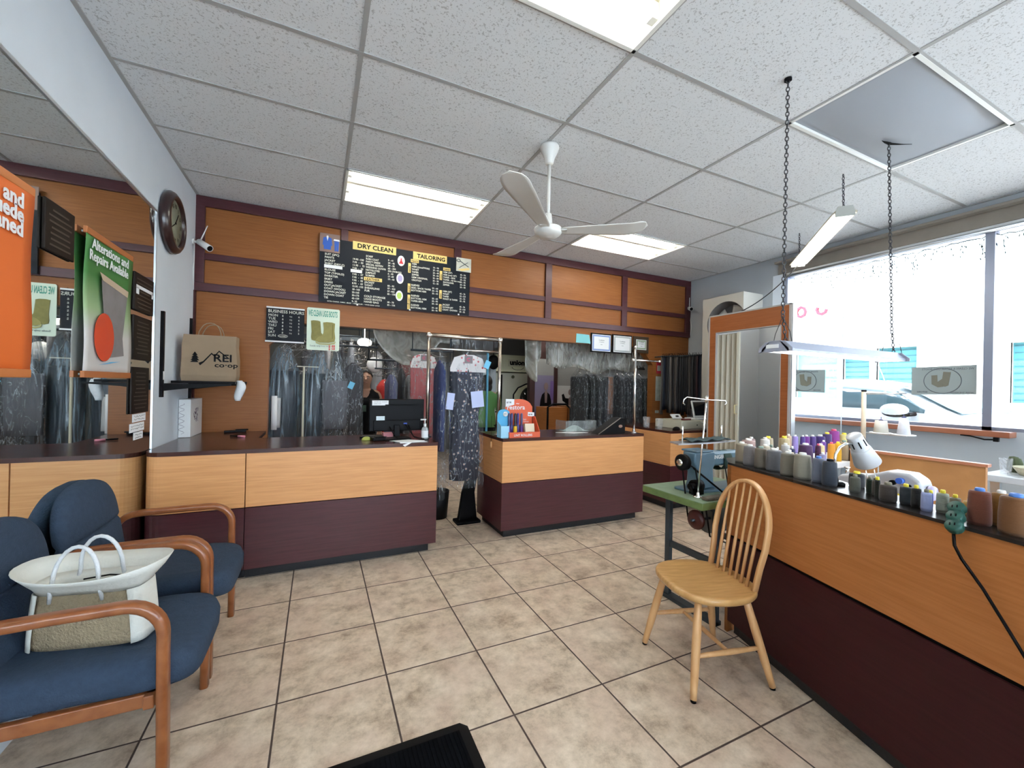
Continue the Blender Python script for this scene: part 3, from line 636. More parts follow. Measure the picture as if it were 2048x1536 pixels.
for k in range(8):
    an = 2 * PI * k / 8; rr = .0325
    c = a + rot @ Vector((math.cos(an) * rr, math.sin(an) * rr, LL * .24)); tx = rot @ Vector((-math.sin(an), math.cos(an), 0)); ax = rot @ Vector((.01 * math.cos(an) * 6, .01 * math.sin(an) * 6, 1)).normalized()
    mb.obox(c, (.005, .003, .034), Matrix((tx, tx.cross(ax), ax)).transposed())
mb.build('vent_slot', M_black, t)

# ------------------------------------------------------------ green sewing table and blue machine
M_gt = mat('green_top', (.26, .36, .24), .45, var=.25, vs=12); M_gt2 = mat('green_edge', (.16, .24, .08), .5, var=.4, vs=20)
M_steelb = mat('blue_grey_steel', (.045, .06, .075), .45, .3)
t = thing('sewing_table', 'industrial sewing table with pale green top and dark steel legs', 'sewing table', (2.4, 1.86, 0))
MB().box(1.99, 2.69, 1.64, 2.11, .742, .745).build('tabletop', M_gt, t)
MB().box(1.988, 2.69, 1.638, 2.112, .70, .742).build('edge', M_gt2, t, bevel=.006)
for x in (2.15, 2.62):
    for y in (1.68, 2.04): MB().box(x - .004, x + .024, y - .02, y + .02, .0, .70).build('leg', M_steelb, t, bevel=.002)
    MB().box(x, x + .02, 1.70, 2.02, .34, .38).build('cross_bar', M_steelb, t)
    MB().box(x - .02, x + .04, 1.66, 2.10, .0, .025).build('foot', M_steelb, t)
mb = MB().box(2.18, 2.70, 1.83, 1.85, .10, .13)
for k in range(9): mb.box(2.25 + k * .045, 2.27 + k * .045, 1.70, 1.98, .09, .10)
mb.box(2.24, 2.65, 1.70, 1.715, .085, .105); mb.box(2.24, 2.65, 1.965, 1.98, .085, .105)
mb.build('treadle', M_steelb, t)
ry = Matrix.Rotation(R(90), 3, 'Y'); rx = Matrix.Rotation(R(90), 3, 'X')
MB().lathe([(0, -.012), (.03, -.014), (.055, -.01), (.058, 0), (.055, .01), (.03, .014), (0, .012)], (2.06, 1.74, .615), 24, ry).build('pulley', mat('pulley_maroon', (.07, .015, .012), .4), t)
MB().cyl((2.20, 1.78, .58), (2.36, 1.78, .58), .075, n=20).build('motor', mat('motor_grey', (.12, .125, .13), .5), t)
MB().cyl((2.02, 1.74, .615), (2.22, 1.76, .60), .008).build('shaft', M_steelb, t)
MB().tube([(2.06, 1.80, .615), (2.10, 1.89, .93), (2.13, 1.90, .93), (2.13, 1.81, .90), (2.08, 1.70, .60)], .005, 6).build('drive_belt', M_black, t)
MB().box(2.08, 2.12, 1.66, 1.665, .40, .401).build('cable_clip', M_black, t)
MB().tube([(2.09, 1.70, .70), (2.13, 1.70, .52), (2.3, 1.72, .45), (2.28, 1.70, .30), (2.36, 1.72, .15), (2.40, 1.74, .10)], .005, 6).build('cable', M_black, t)
# machine
M_blue = mat('machine_blue', (.11, .20, .27), .35, var=.08, coat=.3)
t = thing('sewing_machine', 'blue industrial sewing machine on the green table beside the bench', 'sewing machine', (2.35, 1.88, .745))
MB().prism(rrect(.58, .17, .02), 'z', 0, .014).build('x', M_blue) if False else None
mb = MB(); mb.prism([(2.36 + a, 1.88 + b) for a, b in rrect(.50, .17, .02)], 'z', .745, .760)
mb.build('bed', M_blue, t, bevel=.003)
MB().prism([(2.165, .758), (2.36, .758), (2.325, .79), (2.315, .88), (2.33, .905), (2.33, .995), (2.15, .995), (2.145, .93), (2.19, .86), (2.185, .80)], 'y', 1.83, 1.93).build('pillar', M_blue, t, bevel=.012, seg=3)
MB().box(2.32, 2.58, 1.84, 1.92, .895, .990).build('arm', M_blue, t, bevel=.02, seg=3)
MB().box(2.56, 2.63, 1.84, 1.92, .84, .985).build('head', M_blue, t, bevel=.012)
MB().cyl((2.60, 1.88, .76), (2.60, 1.88, .84), .004).build('needle_bar', M_chrome, t)
MB().box(2.15, 2.30, 1.82, 1.94, .995, 1.006).build('top_cover', M_blue, t, bevel=.003)
MB().lathe([(0, -.03), (.02, -.03), (.04, -.02), (.050, -.018), (.052, -.008), (.046, 0), (.050, .008), (.05, .016), (.02, .02), (0, .02)], (2.10, 1.88, .93), 28, ry).build('hand_wheel', M_black, t)
MB().lathe([(.02, -.002), (.022, -.034), (.012, -.036), (0, -.036)], (2.10, 1.88, .93), 16, ry).build('wheel_hub', M_chrome, t)
mb = MB(); mb.surf(lambda u, v: (2.40 + .07 * u + .02 * math.sin(v * 4), 1.88 + .052 * math.cos(2 * PI * v), .94 + .062 * math.sin(2 * PI * v) - .012), 4, 24)
mb.build('green_cloth_band', mat('green_cloth', (.015, .045, .035), .8), t, solid=.006)
MB().text('SINGER', (2.315, 1.829 + .0105, .945), size=.034, bold=.02).build('lettering', M_paper, t)
mb = MB(); mb.tube([(2.14, 1.835, .90), (2.30, 1.74, .75)], .006, 8); mb.tube([(2.42, 1.83, .90), (2.42, 1.80, .76)], .004, 6); mb.build('knee_rod', M_black, t)
mb = MB(); mb.cyl((2.10, 1.80, .80), (2.16, 1.80, .80), .035); mb.cyl((2.06, 1.79, .80), (2.10, 1.79, .80), .02); mb.tube([(2.05, 1.76, .76), (2.06, 1.78, .80), (2.08, 1.80, .77)], .006); mb.box(2.10, 2.17, 1.78, 1.83, .745, .79)
mb.build('bobbin_winder', M_black, t)
tg = MB().box(2.05, 2.20, 1.655, 1.70, .746, .766).build('sharpening_block', mat('stone', (.14, .12, .09), .9, bump=.6, bs=90), None, label='worn brown sharpening block on the green sewing table', cat='block', bevel=.006)
t = thing('thread_stand', 'chrome two-arm thread stand with spool tray on the green sewing table', 'thread stand', (2.09, 1.75, .745))
MB().lathe([(0, 0), (.028, 0), (.026, .008), (.01, .012), (.008, .03), (0, .03)], (2.075, 1.745, .745), 18).build('base', M_chrome, t)
MB().cyl((2.075, 1.745, .76), (2.135, 1.745, 1.355), .005).build('pole', M_chrome, t)
mb = MB(); zt = 1.33
mb.tube([(1.955, 1.745, zt - .03), (1.94, 1.745, zt - .02), (1.945, 1.745, zt), (1.97, 1.745, zt + .015), (2.134, 1.745, zt), (2.30, 1.745, zt - .005), (2.31, 1.745, zt - .02), (2.295, 1.745, zt - .03)], .0035, 6); mb.cyl((2.134, 1.745, zt - .015), (2.134, 1.745, zt + .02), .009)
mb.build('guide_arm', M_chrome, t)
MB().prism([(1.86, 1.70), (1.90, 1.80), (2.14, 1.79), (2.36, 1.78), (2.37, 1.72), (2.10, 1.69)], 'z', 1.072, 1.080).build('tray', M_alu, t)
for x in (1.94, 2.27): MB().cyl((x, 1.745, 1.08), (x, 1.745, 1.175), .004).build('spool_pin', M_chrome, t)
MB().surf(lambda u, v: (1.96 + .34 * u, 1.70 + .09 * v, 1.083 + .012 * math.sin(9 * u + 3 * v) ** 2 + .004), 20, 6).build('fabric_scrap', mat('scrap_green', (.03, .05, .05), .9), None, solid=.004, label='dark green fabric scrap on the thread stand tray', cat='fabric')

# ------------------------------------------------------------ white overlock on the desk
t = thing('sewing_machine', 'white sewing machine on the wooden desk behind the front spools', 'sewing machine', (2.62, 1.08, .75))
M_mw = mat('machine_white', (.42, .43, .45), .3)
X = 2.60
MB().box(X - .10, X + .10, .86, 1.24, .75, .79).build('bed', M_mw, t, bevel=.01)
pr = [(.915, .79), (1.02, .79), (1.03, .90), (1.20, .905), (1.21, .84), (1.255, .84), (1.26, .93), (1.24, .955), (1.12, .975), (1.04, 1.012), (.96, 1.012), (.92, .985), (.905, .93)]
MB().prism(pr, 'x', X - .06, X + .06).build('body', M_mw, t, bevel=.016, seg=3)
MB().lathe([(0, 0), (.03, 0), (.034, .008), (.034, .02), (.03, .026), (0, .026)], (X, .885, .93), 24, Matrix.Rotation(R(-90), 3, 'X')).build('hand_wheel', mat('wheel_lilac', (.45, .40, .60), .3), t)
MB().cyl((X, 1.235, .95), (X, 1.235, .985), .008).lathe([(0, 0), (.014, 0), (.014, .006), (0, .006)], (X, 1.235, .985), 14).build('presser_knob', M_chrome, t)
mb = MB()
for k in range(4): mb.tube([(X - .055, 1.08 + k * .034, .93), (X - .07, 1.08 + k * .034, .97), (X - .06, 1.09 + k * .034, 1.000 - k * .012), (X - .04, 1.10 + k * .034, 1.004 - k * .012), (X - .02, 1.10 + k * .034, .955)], .0022, 6)
mb.tube([(X, 1.10, .98), (X, 1.10, 1.065)], .003, 6); mb.build('thread_guide', M_chrome, t)
mb = MB().cyl((X - .060, .985, .975), (X - .085, .985, .975), .014); mb.build('tension_dial', mat('dial_blue', (.05, .15, .6), .4), t)
MB().cyl((X - .060, 1.015, .96), (X - .078, 1.015, .96), .012).cyl((X - .060, .955, .955), (X - .07, .955, .955), .008).build('tension_disc', M_black, t)
MB().box(X - .064, X - .06, .96, 1.0, .86, .91).build('sticker', M_caps['y'], t)
# thread stand at window with two cones
t = thing('thread_stand', 'beige cone stand with thin arm in front of the window', 'thread stand', (3.2, 1.43, 0))
M_beige = mat('beige_tube', (.55, .46, .34), .45)
MB().cyl((3.18, 1.425, .95), (3.20, 1.437, 1.40), .0125).build('pole', M_beige, t) 
MB().cyl((3.18, 1.425, .0), (3.18, 1.425, .95), .0125).build('lower_pole', M_beige, t)
MB().cyl((3.20, 1.437, 1.40), (3.20, 1.437, 1.412), .014).build('end_plug', M_black, t)
MB().tube([(3.20, 1.437, 1.385), (3.2, 1.30, 1.388), (3.20, 1.225, 1.394), (3.20, 1.23, 1.398), (3.20, 1.30, 1.392), (3.2, 1.437, 1.392)], .003, 6).build('thread_arm', M_alu, t)
MB().tube([(3.2, 1.435, 1.40), (3.2, 1.40, 1.385), (3.2, 1.36, 1.388), (3.2, 1.325, 1.402), (3.2, 1.32, 1.43), (3.2, 1.34, 1.5), (3.2, 1.365, 1.57)], .0025, 6).build('thread', M_paper, t)
MB().cyl((3.20, 1.44, 1.135), (3.20, 1.22, 1.140), .005).build('tray_bar', M_alu, t)
for y, nm in ((1.345, 'a'), (1.235, 'b')): MB().cyl((3.20, y, 1.142), (3.20, y, 1.147), .055, n=24).build('tray_disc', M_white, t)
for y, c, nm, r0, r1, h in ((1.345, (.62, .60, .53), 'ivory', .037, .029, .075), (1.235, (.62, .63, .68), 'white', .032, .020, .10)):
    s = thing('thread_cone', '%s thread cone on the stand in front of the window' % nm, 'thread spool', (3.20, y, 1.147), group='cones on the window stand')
    MB(True).lathe([(0, 0), (r0, 0), (r1, h), (0, h)], n=24).build('thread', mat('cone_' + nm, c, .7, bump=.2, stretch=(1, 1, 20)), s)
    MB(True).lathe([(0, h), (.012, h), (.010, h + .006), (.002, h + .008), (.002, h + .022), (0, h + .022)], n=12).build('tip', mat('tip_navy', (.05, .05, .15), .5) if nm == 'ivory' else bpy.data.materials['tip_navy'], s)
for i, (x, y, r, h, c, z, lab) in enumerate(((3.30, 1.50, .033, .115, (.14, .18, .33), .95, 'blue grey thread spool at the foot of the window cone stand'), (3.15, 1.40 + .065, .024, .11, (.008, .01, .012), .95, 'black thread spool in front of the blue grey one by the cone stand'))):
    s = thing('thread_spool', lab, 'thread spool', (x, y, z), group='thread spools')
    MB(True).lathe([(0, 0), (r, 0), (r * .95, h), (0, h)], n=22).build('thread', mat('th_%d' % i, c, .7, bump=.2), s)
    MB(True).lathe([(0, h), (.012, h), (.010, h + .008), (0, h + .008)], n=12).build('cap', M_caps['w'], s)
for k, (x, y) in enumerate(((4.02, .98), (4.10, 1.02))):
    s = thing('thread_spool', 'olive green thread cone %s on the grey work table' % ('left' if k == 0 else 'behind the basket'), 'thread spool', (x, y, .901) if k else (4.18, 1.05, .901), group='thread spools')
    MB(True).lathe([(0, 0), (.032, 0), (.030, .06), (.02, .09), (0, .095)], n=18).build('thread', mat('olive_%d' % k, (.07, .09, .04), .8), s)
# ------------------------------------------------------------ blue armchairs
M_fab = mat('blue_fabric', (.046, .070, .112), .95, var=.25, vs=45, bump=.35, bs=150, spec=.15)
M_arm = wood('arm_wood', (.24, .072, .022), (.36, .125, .042), (4, 4, 4), rough=.3, sc=5, coat=.15)
def armchair(loc, w, label):
    t = thing('armchair', label, 'armchair', loc, 0, 'blue waiting armchairs')
    hw = w / 2
    for s in (-1, 1):
        y = s * hw; r = .105
        pts = [(.275, 0), (.275, .15), (.272, .35), (.27, .50)]
        pts += arc((.27 - r, .655 - r), r, 0, PI / 2, 7)[0:]
        pts += [(0, .655), (-.12, .652)] + arc((-.19 + .03, .65 - r), r, PI / 2, PI, 6) + [(-.262, .40), (-.262, .2), (-.262, 0)]
        out = []
        for p in pts:
            if not out or (abs(out[-1][0] - p[0]) + abs(out[-1][1] - p[1])) > .004: out.append(p)
        MB(True).tube([(x, y, z) for x, z in out], 0, sec=rrect(.046, .032, .011, 3), up=(0, 1, 0)).build('arm_frame', M_arm, t)
    hb = hw - .025
    MB(True).box(.215, .245, -hw + .012, hw - .012, .30, .345).build('front_rail', M_arm, t, bevel=.004)
    for s in (-1, 1): MB(True).box(-.25, .26, s * hb - .012 * s - .012, s * hb - .012 * s + .012, .30, .345).build('side_rail', M_arm, t, bevel=.004)
    # seat cushion
    mb = MB(True); rs = []
    sw = hb - .005
    for k, (z, o) in enumerate(((.345, .02), (.352, .004), (.375, -.004), (.42, -.006), (.448, .004), (.460, .03), (.462, .08))):
        pl = []
        for a in range(40):
            th = 2 * PI * a / 40; cx = math.cos(th); cy = math.sin(th)
            ex = .42
            X = (abs(cx) ** ex) * (1 if cx > 0 else -1); Y = (abs(cy) ** ex) * (1 if cy > 0 else -1)
            bulge = 1.0 - .03 * X
            rx = .32 - o; x = .03 + rx * X
            zz = z - (.02 * max(0, X) ** 6)
            pl.append((x, (sw - o) * Y * (1.03 if X > 0 else .98), zz))
        rs.append(pl)
    mb.rings(rs); mb.build('seat', M_fab, t)
    # backrest : padded, leaning back, seam across
    mb = MB(True); rs = []
    H0, H1 = .42, .895; n = 44
    for i in range(n + 1):
        q = i / n; z = H0 + (H1 - H0) * q
        wv = (hb + .012) * (1.0 if q < .55 else math.sqrt(max(.0, 1 - ((q - .55) / .452) ** 2.6)))
        wv = max(wv, .02); th = .045 * (1 if q < .9 else math.sqrt(max(.02, 1 - ((q - .9) / .105) ** 2)))
        if q < .08: th *= .6 + 5 * q
        seam = .020 * math.exp(-((q - .50) / .022) ** 2)
        xc = -.215 - .075 * q
        pl = []
        for a in range(28):
            th_ = 2 * PI * a / 28; cx = math.cos(th_); cy = math.sin(th_)
            X = (abs(cx) ** .8) * (1 if cx > 0 else -1); Y = (abs(cy) ** .6) * (1 if cy > 0 else -1)
            pl.append((xc + (th - seam) * X, wv * Y, z))
        rs.append(pl)
    mb.rings(rs); mb.build('backrest', M_fab, t)
    return t
ch1 = armchair((-.715, 1.97, 0), .555, 'blue fabric armchair with wooden arms, nearest the viewer, holding the tote bag')
ch2 = dup(ch1, (-.715, 2.590, 0), 0, 'empty blue fabric armchair with wooden arms, next to the service counter')

# jute tote
M_jute = mat('jute', (.38, .30, .19), .9, var=.3, vs=30, bump=.8, bs=120)
M_canv = mat('white_canvas', (.74, .74, .68), .85, var=.06, bump=.2, bs=80)
t = thing('tote_bag', 'jute tote bag with white canvas mouth and rope handles on the near blue armchair', 'bag', (-.70, 1.93, .462), R(-12))
def tring(hx, hy, z, n=36, ex=.5, dx=0, dy=0, tip=0, dz=0):
    pl = []
    for a in range(n):
        th = 2 * PI * a / n; cx = math.cos(th); cy = math.sin(th)
        X = (abs(cx) ** ex) * (1 if cx > 0 else -1); Y = (abs(cy) ** ex) * (1 if cy > 0 else -1)
        pl.append((dx + hx * X, dy + hy * Y, z + dz * abs(X) ** 2))
    return pl
mb = MB(True); mb.mi = 0
mb.rings([tring(.165, .062, .0), tring(.17, .064, .02), tring(.165, .064, .10), tring(.150, .062, .19)], cap=False)
mb.add(tring(.165, .062, .002), [list(range(36))]); mb.build('jute_body', M_jute, t, solid=.003)
MB(True).rings([tring(.151, .063, .185), tring(.165, .075, .205, ex=.6), tring(.195, .105, .230, ex=.75, dz=.01), tring(.218, .140, .255, ex=.85, dz=.022)], cap=False).build('canvas_mouth', M_canv, t, solid=.003)
MB(True).rings([tring(.165, .075, .215), tring(.14, .05, .20), tring(.13, .04, .12)], cap=False).build('lining', M_canv, t, solid=.002)
for sx in (-1, 1): MB(True).surf(lambda u, v: (sx * (.173 - .016 * v ** 1.5 - .030 * abs(2 * u - 1) ** 5 * 1), (u - .5) * 2 * .066, .002 + .188 * v), 14, 6).build('side_gusset', M_canv, t, solid=.004)
for sy in (-1, 1):
    pts = [(-.075, sy * .060, .16), (-.070, sy * .066, .20)] + [(-.065 * math.cos(a), sy * (.066 - .01 * math.sin(a)), .23 + .115 * math.sin(a)) for a in [PI * k / 12 for k in range(13)]] + [(.070, sy * .066, .20), (.075, sy * .060, .16)]
    MB(True).tube([(x - .02, y + (-.01 if sy > 0 else 0), z) for x, y, z in pts], .0065, 8).build('handle', mat('rope_white', (.70, .72, .74), .7, bump=.4, bs=200) if sy < 0 else bpy.data.materials['rope_white'], t)
MB(True).tube([(-.02, -.03, .222), (.05, -.02, .228), (.11, -.03, .226), (.15, -.055, .218)], .003, 6).build('dark_trim', M_black, t)

# ------------------------------------------------------------ windsor chair
M_pine = wood('pine', (.66, .35, .14), (.80, .47, .22), (5, 5, 1.2), rough=.38, sc=5, coat=.15)
M_pineS = wood('pine_seat', (.56, .30, .10), (.70, .41, .16), (2, 14, 2), rough=.32, sc=5, coat=.2)
ang = math.atan2(.258, -.966)
t = thing('dining_chair', 'light pine spindle-back chair standing beside the angled bench', 'chair', (1.785, 1.450, 0), ang)
# local +x = front
mb = MB(True); rs = []
def seat_pt(th, sc, z):
    cx, cy = math.cos(th), math.sin(th)
    rx = .215 if cx > 0 else .215; ry = .225 - .02 * (-cx if cx < 0 else 0)
    e = .78
    return ((abs(cx) ** e) * (1 if cx > 0 else -1) * rx * sc, (abs(cy) ** e) * (1 if cy > 0 else -1) * ry * sc, z)
zs = ((.412, .93), (.414, .97), (.424, 1), (.436, 1), (.443, .985), (.445, .95), (.441, .8), (.436, .6), (.434, .3), (.435, .02))
mb.rings([[seat_pt(2 * PI * a / 48, sc, z) for a in range(48)] for z, sc in zs]); mb.build('seat', M_pineS, t)
legs = []
for fx_, fy_, tx_, ty_ in ((.197, .213, .13, .14), (.205, -.203, .13, -.14), (-.222, .195, -.12, .13), (-.208, -.203, -.12, -.13)):
    p0 = Vector((tx_, ty_, .415)); p1 = Vector((fx_, fy_, .012)); legs.append((p0, p1))
    MB(True).tube([p0.lerp(p1, q) for q in (0, .15, .4, .7, .9, 1)], [.015, .0175, .0195, .0185, .0155, .0145], 14).build('leg', M_pine, t)
    MB(True).cyl(p1 + Vector((0, 0, .002)), p1 - Vector((0, 0, .010)), .0125).build('foot_pad', M_black, t)
def at(l, q): return legs[l][0].lerp(legs[l][1], q)
for a, b in ((0, 2), (1, 3)): MB(True).tube([at(a, .58).lerp(at(b, .58), q) for q in (0, .2, .5, .8, 1)], [.009, .011, .0135, .011, .009], 10).build('stretcher', M_pine, t)
m0 = at(0, .58).lerp(at(2, .58), .5); m1 = at(1, .58).lerp(at(3, .58), .5)
MB(True).tube([m0.lerp(m1, q) for q in (0, .2, .5, .8, 1)], [.008, .010, .0125, .010, .008], 10).build('stretcher', M_pine, t)
MB(True).cyl(m1 + Vector((0, -.012, 0)), m1 + Vector((0, -.0155, 0)), .006).build('screw', M_black, t)
# hoop
def back_x(z): return -.150 - .30 * (z - .44) * .62
hp = []
for k in range(25):
    a = PI * k / 24
    y = .170 * math.cos(a)
    z = .70 + .225 * math.sin(a) if True else 0
    if abs(math.cos(a)) > .98: pass
    hp.append((y, z))
path = [(.155, .43), (.163, .55), (.170, .64)] + hp[1:-1] + [(-.170, .64), (-.163, .55), (-.155, .43)]
path = [(y * (1.03 if z > .6 else 1), z) for y, z in path]
MB(True).tube([(back_x(z) + .03 * (abs(y) / .17) * (z < .6) * 0, y, z) for y, z in path], 0, sec=rrect(.030, .018, .006, 2), up=(0, 0, 1) if False else (1, 0, 0)).build('back_hoop', M_pine, t)
for k in range(6):
    yb = -.105 + .042 * k; yt = yb * 1.12
    zt = .70 + .225 * math.sqrt(max(0, 1 - (yt / .175) ** 2)) - .008
    p0 = Vector((back_x(.44) - .01 + abs(yb) * .1, yb, .436)); p1 = Vector((back_x(zt), yt, zt))
    MB(True).tube([p0.lerp(p1, q) for q in (0, .35, .7, 1)], [.0075, .0085, .0065, .0055], 8).build('spindle', M_pine, t)

# mat
t = thing('floor_mat', 'black ribbed entrance mat at the bottom edge of the view', 'mat', (.10, 1.0, 0))
rb = MB(); ct = .03
rb.prism([(-.55, .35), (.577, .35), (.577, 1.565), (.552, 1.592), (-.55, 1.592)], 'z', .0, .006); rb.build('rubber_border', M_black, t)
rb = MB().box(-.50, .538, .40, 1.555, .006, .010)
for k in range(64): rb.box(-.495 + k * .0162, -.487 + k * .0162, .405, 1.55, .010, .013)
rb.build('ribbed_pile', mat('mat_pile', (.005, .006, .008), .95, var=.5, vs=60, spec=.05), t)

# ------------------------------------------------------------ wall clock
t = thing('wall_clock', 'round wall clock with thick dark brown rim high on the left wall', 'clock', (LX, 3.80, 2.54))
MB().lathe([(0, 0), (.205, 0), (.222, .012), (.225, .03), (.215, .05), (.195, .064), (.178, .066), (.168, .05), (.165, .038), (0, .038)], (LX, 3.80, 2.54), 48, ry).build('rim', mat('clock_brown', (.022, .007, .007), .3, coat=.4), t)
MB().lathe([(0, .038), (.166, .038), (.166, .041), (0, .041)], (LX, 3.80, 2.54), 48, ry).build('dial', mat('dial', (.26, .28, .20), .6), t)
mb = MB(); xc = LX + .043
for k in range(12):
    a = PI / 2 - k * PI / 6; s = ['XII', 'I', 'II', 'III', 'IIII', 'V', 'VI', 'VII', 'VIII', 'IX', 'X', 'XI'][k]
    # seen from +x : right hand = -y ... numerals stand along the dial
    dy = math.cos(a); dz = math.sin(a)
    mb.text(s, (xc, 3.80 + dy * .125 , 2.54 + dz * .125 - .014), (0, 1, 0), (0, 0, 1), .042, 'CENTER')
mb.build('numerals', mat('numeral', (.05, .05, .03), .6), t)
mb = MB(); mb.obox((xc + .002, 3.80 + .03, 2.54 + .04), (.002, .008, .11), Matrix.Rotation(R(-38), 3, 'X')); mb.obox((xc + .003, 3.80 - .05, 2.54 - .03), (.002, .006, .13), Matrix.Rotation(R(-58), 3, 'X')); mb.cyl((xc, 3.80, 2.54), (xc + .006, 3.80, 2.54), .007)
mb.build('hands', M_black, t)
# ------------------------------------------------------------ cameras
def seccam(base, tip, label, side, ant):
    t = thing('security_camera', label, 'security camera', base, group='wall security cameras')
    b = Vector(base); e = Vector(tip)
    MB().cyl(b, b + Vector((side * .012, 0, 0)), .026).build('mount_base', M_white, t)
    mid = b + Vector((side * .06, -.01, -.005)); MB().tube([b + Vector((side * .01, 0, 0)), b + Vector((side * .035, 0, 0)), mid], .011, 10).build('mount_arm', M_white, t)
    d = (e - mid).normalized(); a0 = mid - d * .02; 
    MB().cyl(a0, e, .026, .028, 20).build('housing', M_white, t)
    MB().cyl(e, e + d * .003, .024, .022, 20).build('lens', M_black, t)
    MB().tube([mid + Vector((0, 0, .02)), mid + Vector(ant)], [.006, .004], 8).build('antenna', M_white, t)
    return t
seccam((LX, 4.44, 2.60), (-.885, 4.36, 2.535), 'white bullet security camera with raised antenna in the left back corner', 1, (.05, -.01, .155))
seccam((RX, 4.50, 2.63), (5.02, 4.40, 2.595), 'white bullet security camera with antenna in the right back corner', -1, (-.01, -.01, .16))
for x, ys_, nm in ((LX + .006, 4.46, 'left'), (RX - .006, 4.50, 'right')):
    MB().tube([(x, ys_, 2.585), (x, ys_ + .015, 2.45), (x, ys_ - .01, 2.35), (x, ys_ + .01, 2.22)], .004, 6).build('camera_cable', M_white, None, label='white cable hanging below the %s corner security camera' % nm, cat='cable')

# ------------------------------------------------------------ wall shelf and things on it
t = thing('wall_shelf', 'black bracket shelf on the left wall carrying the paper bag', 'shelf', (-.85, 4.1, 1.33))
for y, z0, z1 in ((3.70, 1.255, 1.87), (4.42, 1.20, 1.92)):
    MB().box(LX, LX + .02, y - .014, y + .014, z0, z1).build('wall_standard', M_black, t)
    MB().prism([(LX + .02, 1.30), (LX + .02, 1.355), (-.60, 1.355), (-.60, 1.345), (-.80, 1.33)], 'y', y - .008, y + .008).build('bracket_arm', M_black, t)
MB().box(LX + .02, -.60, 3.86, 4.46, 1.355, 1.375).build('shelf_board', M_black, t, bevel=.002)
MB().box(LX + .0201, LX + .022, 3.69, 3.71, 1.38, 1.44).build('price_sticker', M_paper, t)
M_kraft = mat('kraft', (.33, .235, .15), .85, var=.12, vs=10, bump=.2, bs=12)
t = thing('paper_bag', 'brown kraft paper bag with black mountain logo and twisted handles on the shelf', 'bag', (-.79, 4.08, 1.375))
mb = MB(); x0, x1, y0_, y1_ = -.985, -.615, 4.00, 4.16
def pring(z, g, s=0): return [(x0 + g + s, y0_ + g, z), (x1 - g + s, y0_ + g * .5, z), (x1 - g + s, y1_ - g, z), (x0 + g + s, y1_ - g, z)]
mb.rings([pring(1.376, .006), pring(1.42, .0), pring(1.55, .002, .003), pring(1.66, .006, -.002), pring(1.745, .010, .004)], cap=False, smooth=False)
mb.add(pring(1.377, .006), [(0, 1, 2, 3)]); mb.build('bag_body', M_kraft, t, solid=.003)
for y in (4.02, 4.14): MB().tube([(-.88, y, 1.70), (-.875, y, 1.77)] + [(-.80 - .065 * math.cos(a), y, 1.775 + .07 * math.sin(a)) for a in [PI * k / 8 for k in range(1, 8)]] + [(-.73, y, 1.77), (-.725, y, 1.70)], .004, 6).build('twisted_handle', M_kraft, t)
yl = 3.9985
mb = MB(); mb.text('REI', (-.775, yl, 1.535), size=.085, sx=1.15, bold=.02); mb.text('co·op', (-.765, yl, 1.49), size=.052, sx=1.35, bold=.02)
def flat(mb, pts, y, z=None): return mb.prism(pts, 'y', y - .0006, y + .0006)
flat(mb, [(-.925, 1.525), (-.87, 1.525), (-.88, 1.54), (-.865, 1.54), (-.88, 1.56), (-.868, 1.56), (-.885, 1.58), (-.875, 1.58), (-.895, 1.61), (-.912, 1.58), (-.902, 1.58), (-.918, 1.56), (-.908, 1.56), (-.922, 1.54), (-.91, 1.54)], yl)
flat(mb, [(-.84, 1.535), (-.785, 1.605), (-.765, 1.585), (-.735, 1.625), (-.66, 1.56), (-.67, 1.56), (-.735, 1.613), (-.763, 1.572), (-.785, 1.592), (-.835, 1.525), (-.86, 1.50), (-.87, 1.52)], yl)
mb.build('printed_logo', M_black, t)
mb = MB(); mb.surf(lambda u, v: (-.585 + .018 * math.cos(2 * PI * v) * (1 + .9 * math.sin(PI * u)) + .01 * math.sin(5 * u), 3.96 + .018 * math.sin(2 * PI * v) * (1 + .6 * math.sin(PI * u)), 1.385 - .165 * u), 12, 14)
mb.surf(lambda u, v: (-.565 + .012 * math.cos(2 * PI * v) * (1 + 1.2 * math.sin(PI * u)), 3.955 + .012 * math.sin(2 * PI * v), 1.375 - .085 * u), 8, 12)
mb.build('plastic_bag', mat('white_bag', (.70, .72, .74), .35, bump=.6, bs=25), None, label='small crumpled white plastic bag hanging from the end of the wall shelf', cat='bag', solid=.002)
t = thing('cardboard_box', 'flat white box with handwriting standing on the counter against the wall', 'box', (-.98, 4.33, .91))
MB().box(LX + .003, -.945, 4.14, 4.50, .911, 1.222).build('carton', M_white, t, bevel=.002)
rnd = random.Random(5); mb = MB()
pl = [(-1.005 + .02 * math.sin(i * 1.3) , 4.1385, .94 + .25 * i / 26) for i in range(27)]; mb.tube(pl, .0012, 4)
for k in range(3):
    pl = [(-.9435, 4.24 + .12 * i / 12 + rnd.uniform(-.02, .02), 1.05 + .035 * k + rnd.uniform(-.03, .03)) for i in range(13)]; mb.tube(pl, .001, 4)
mb.build('handwriting', mat('ink', (.14, .07, .13), .6), t)
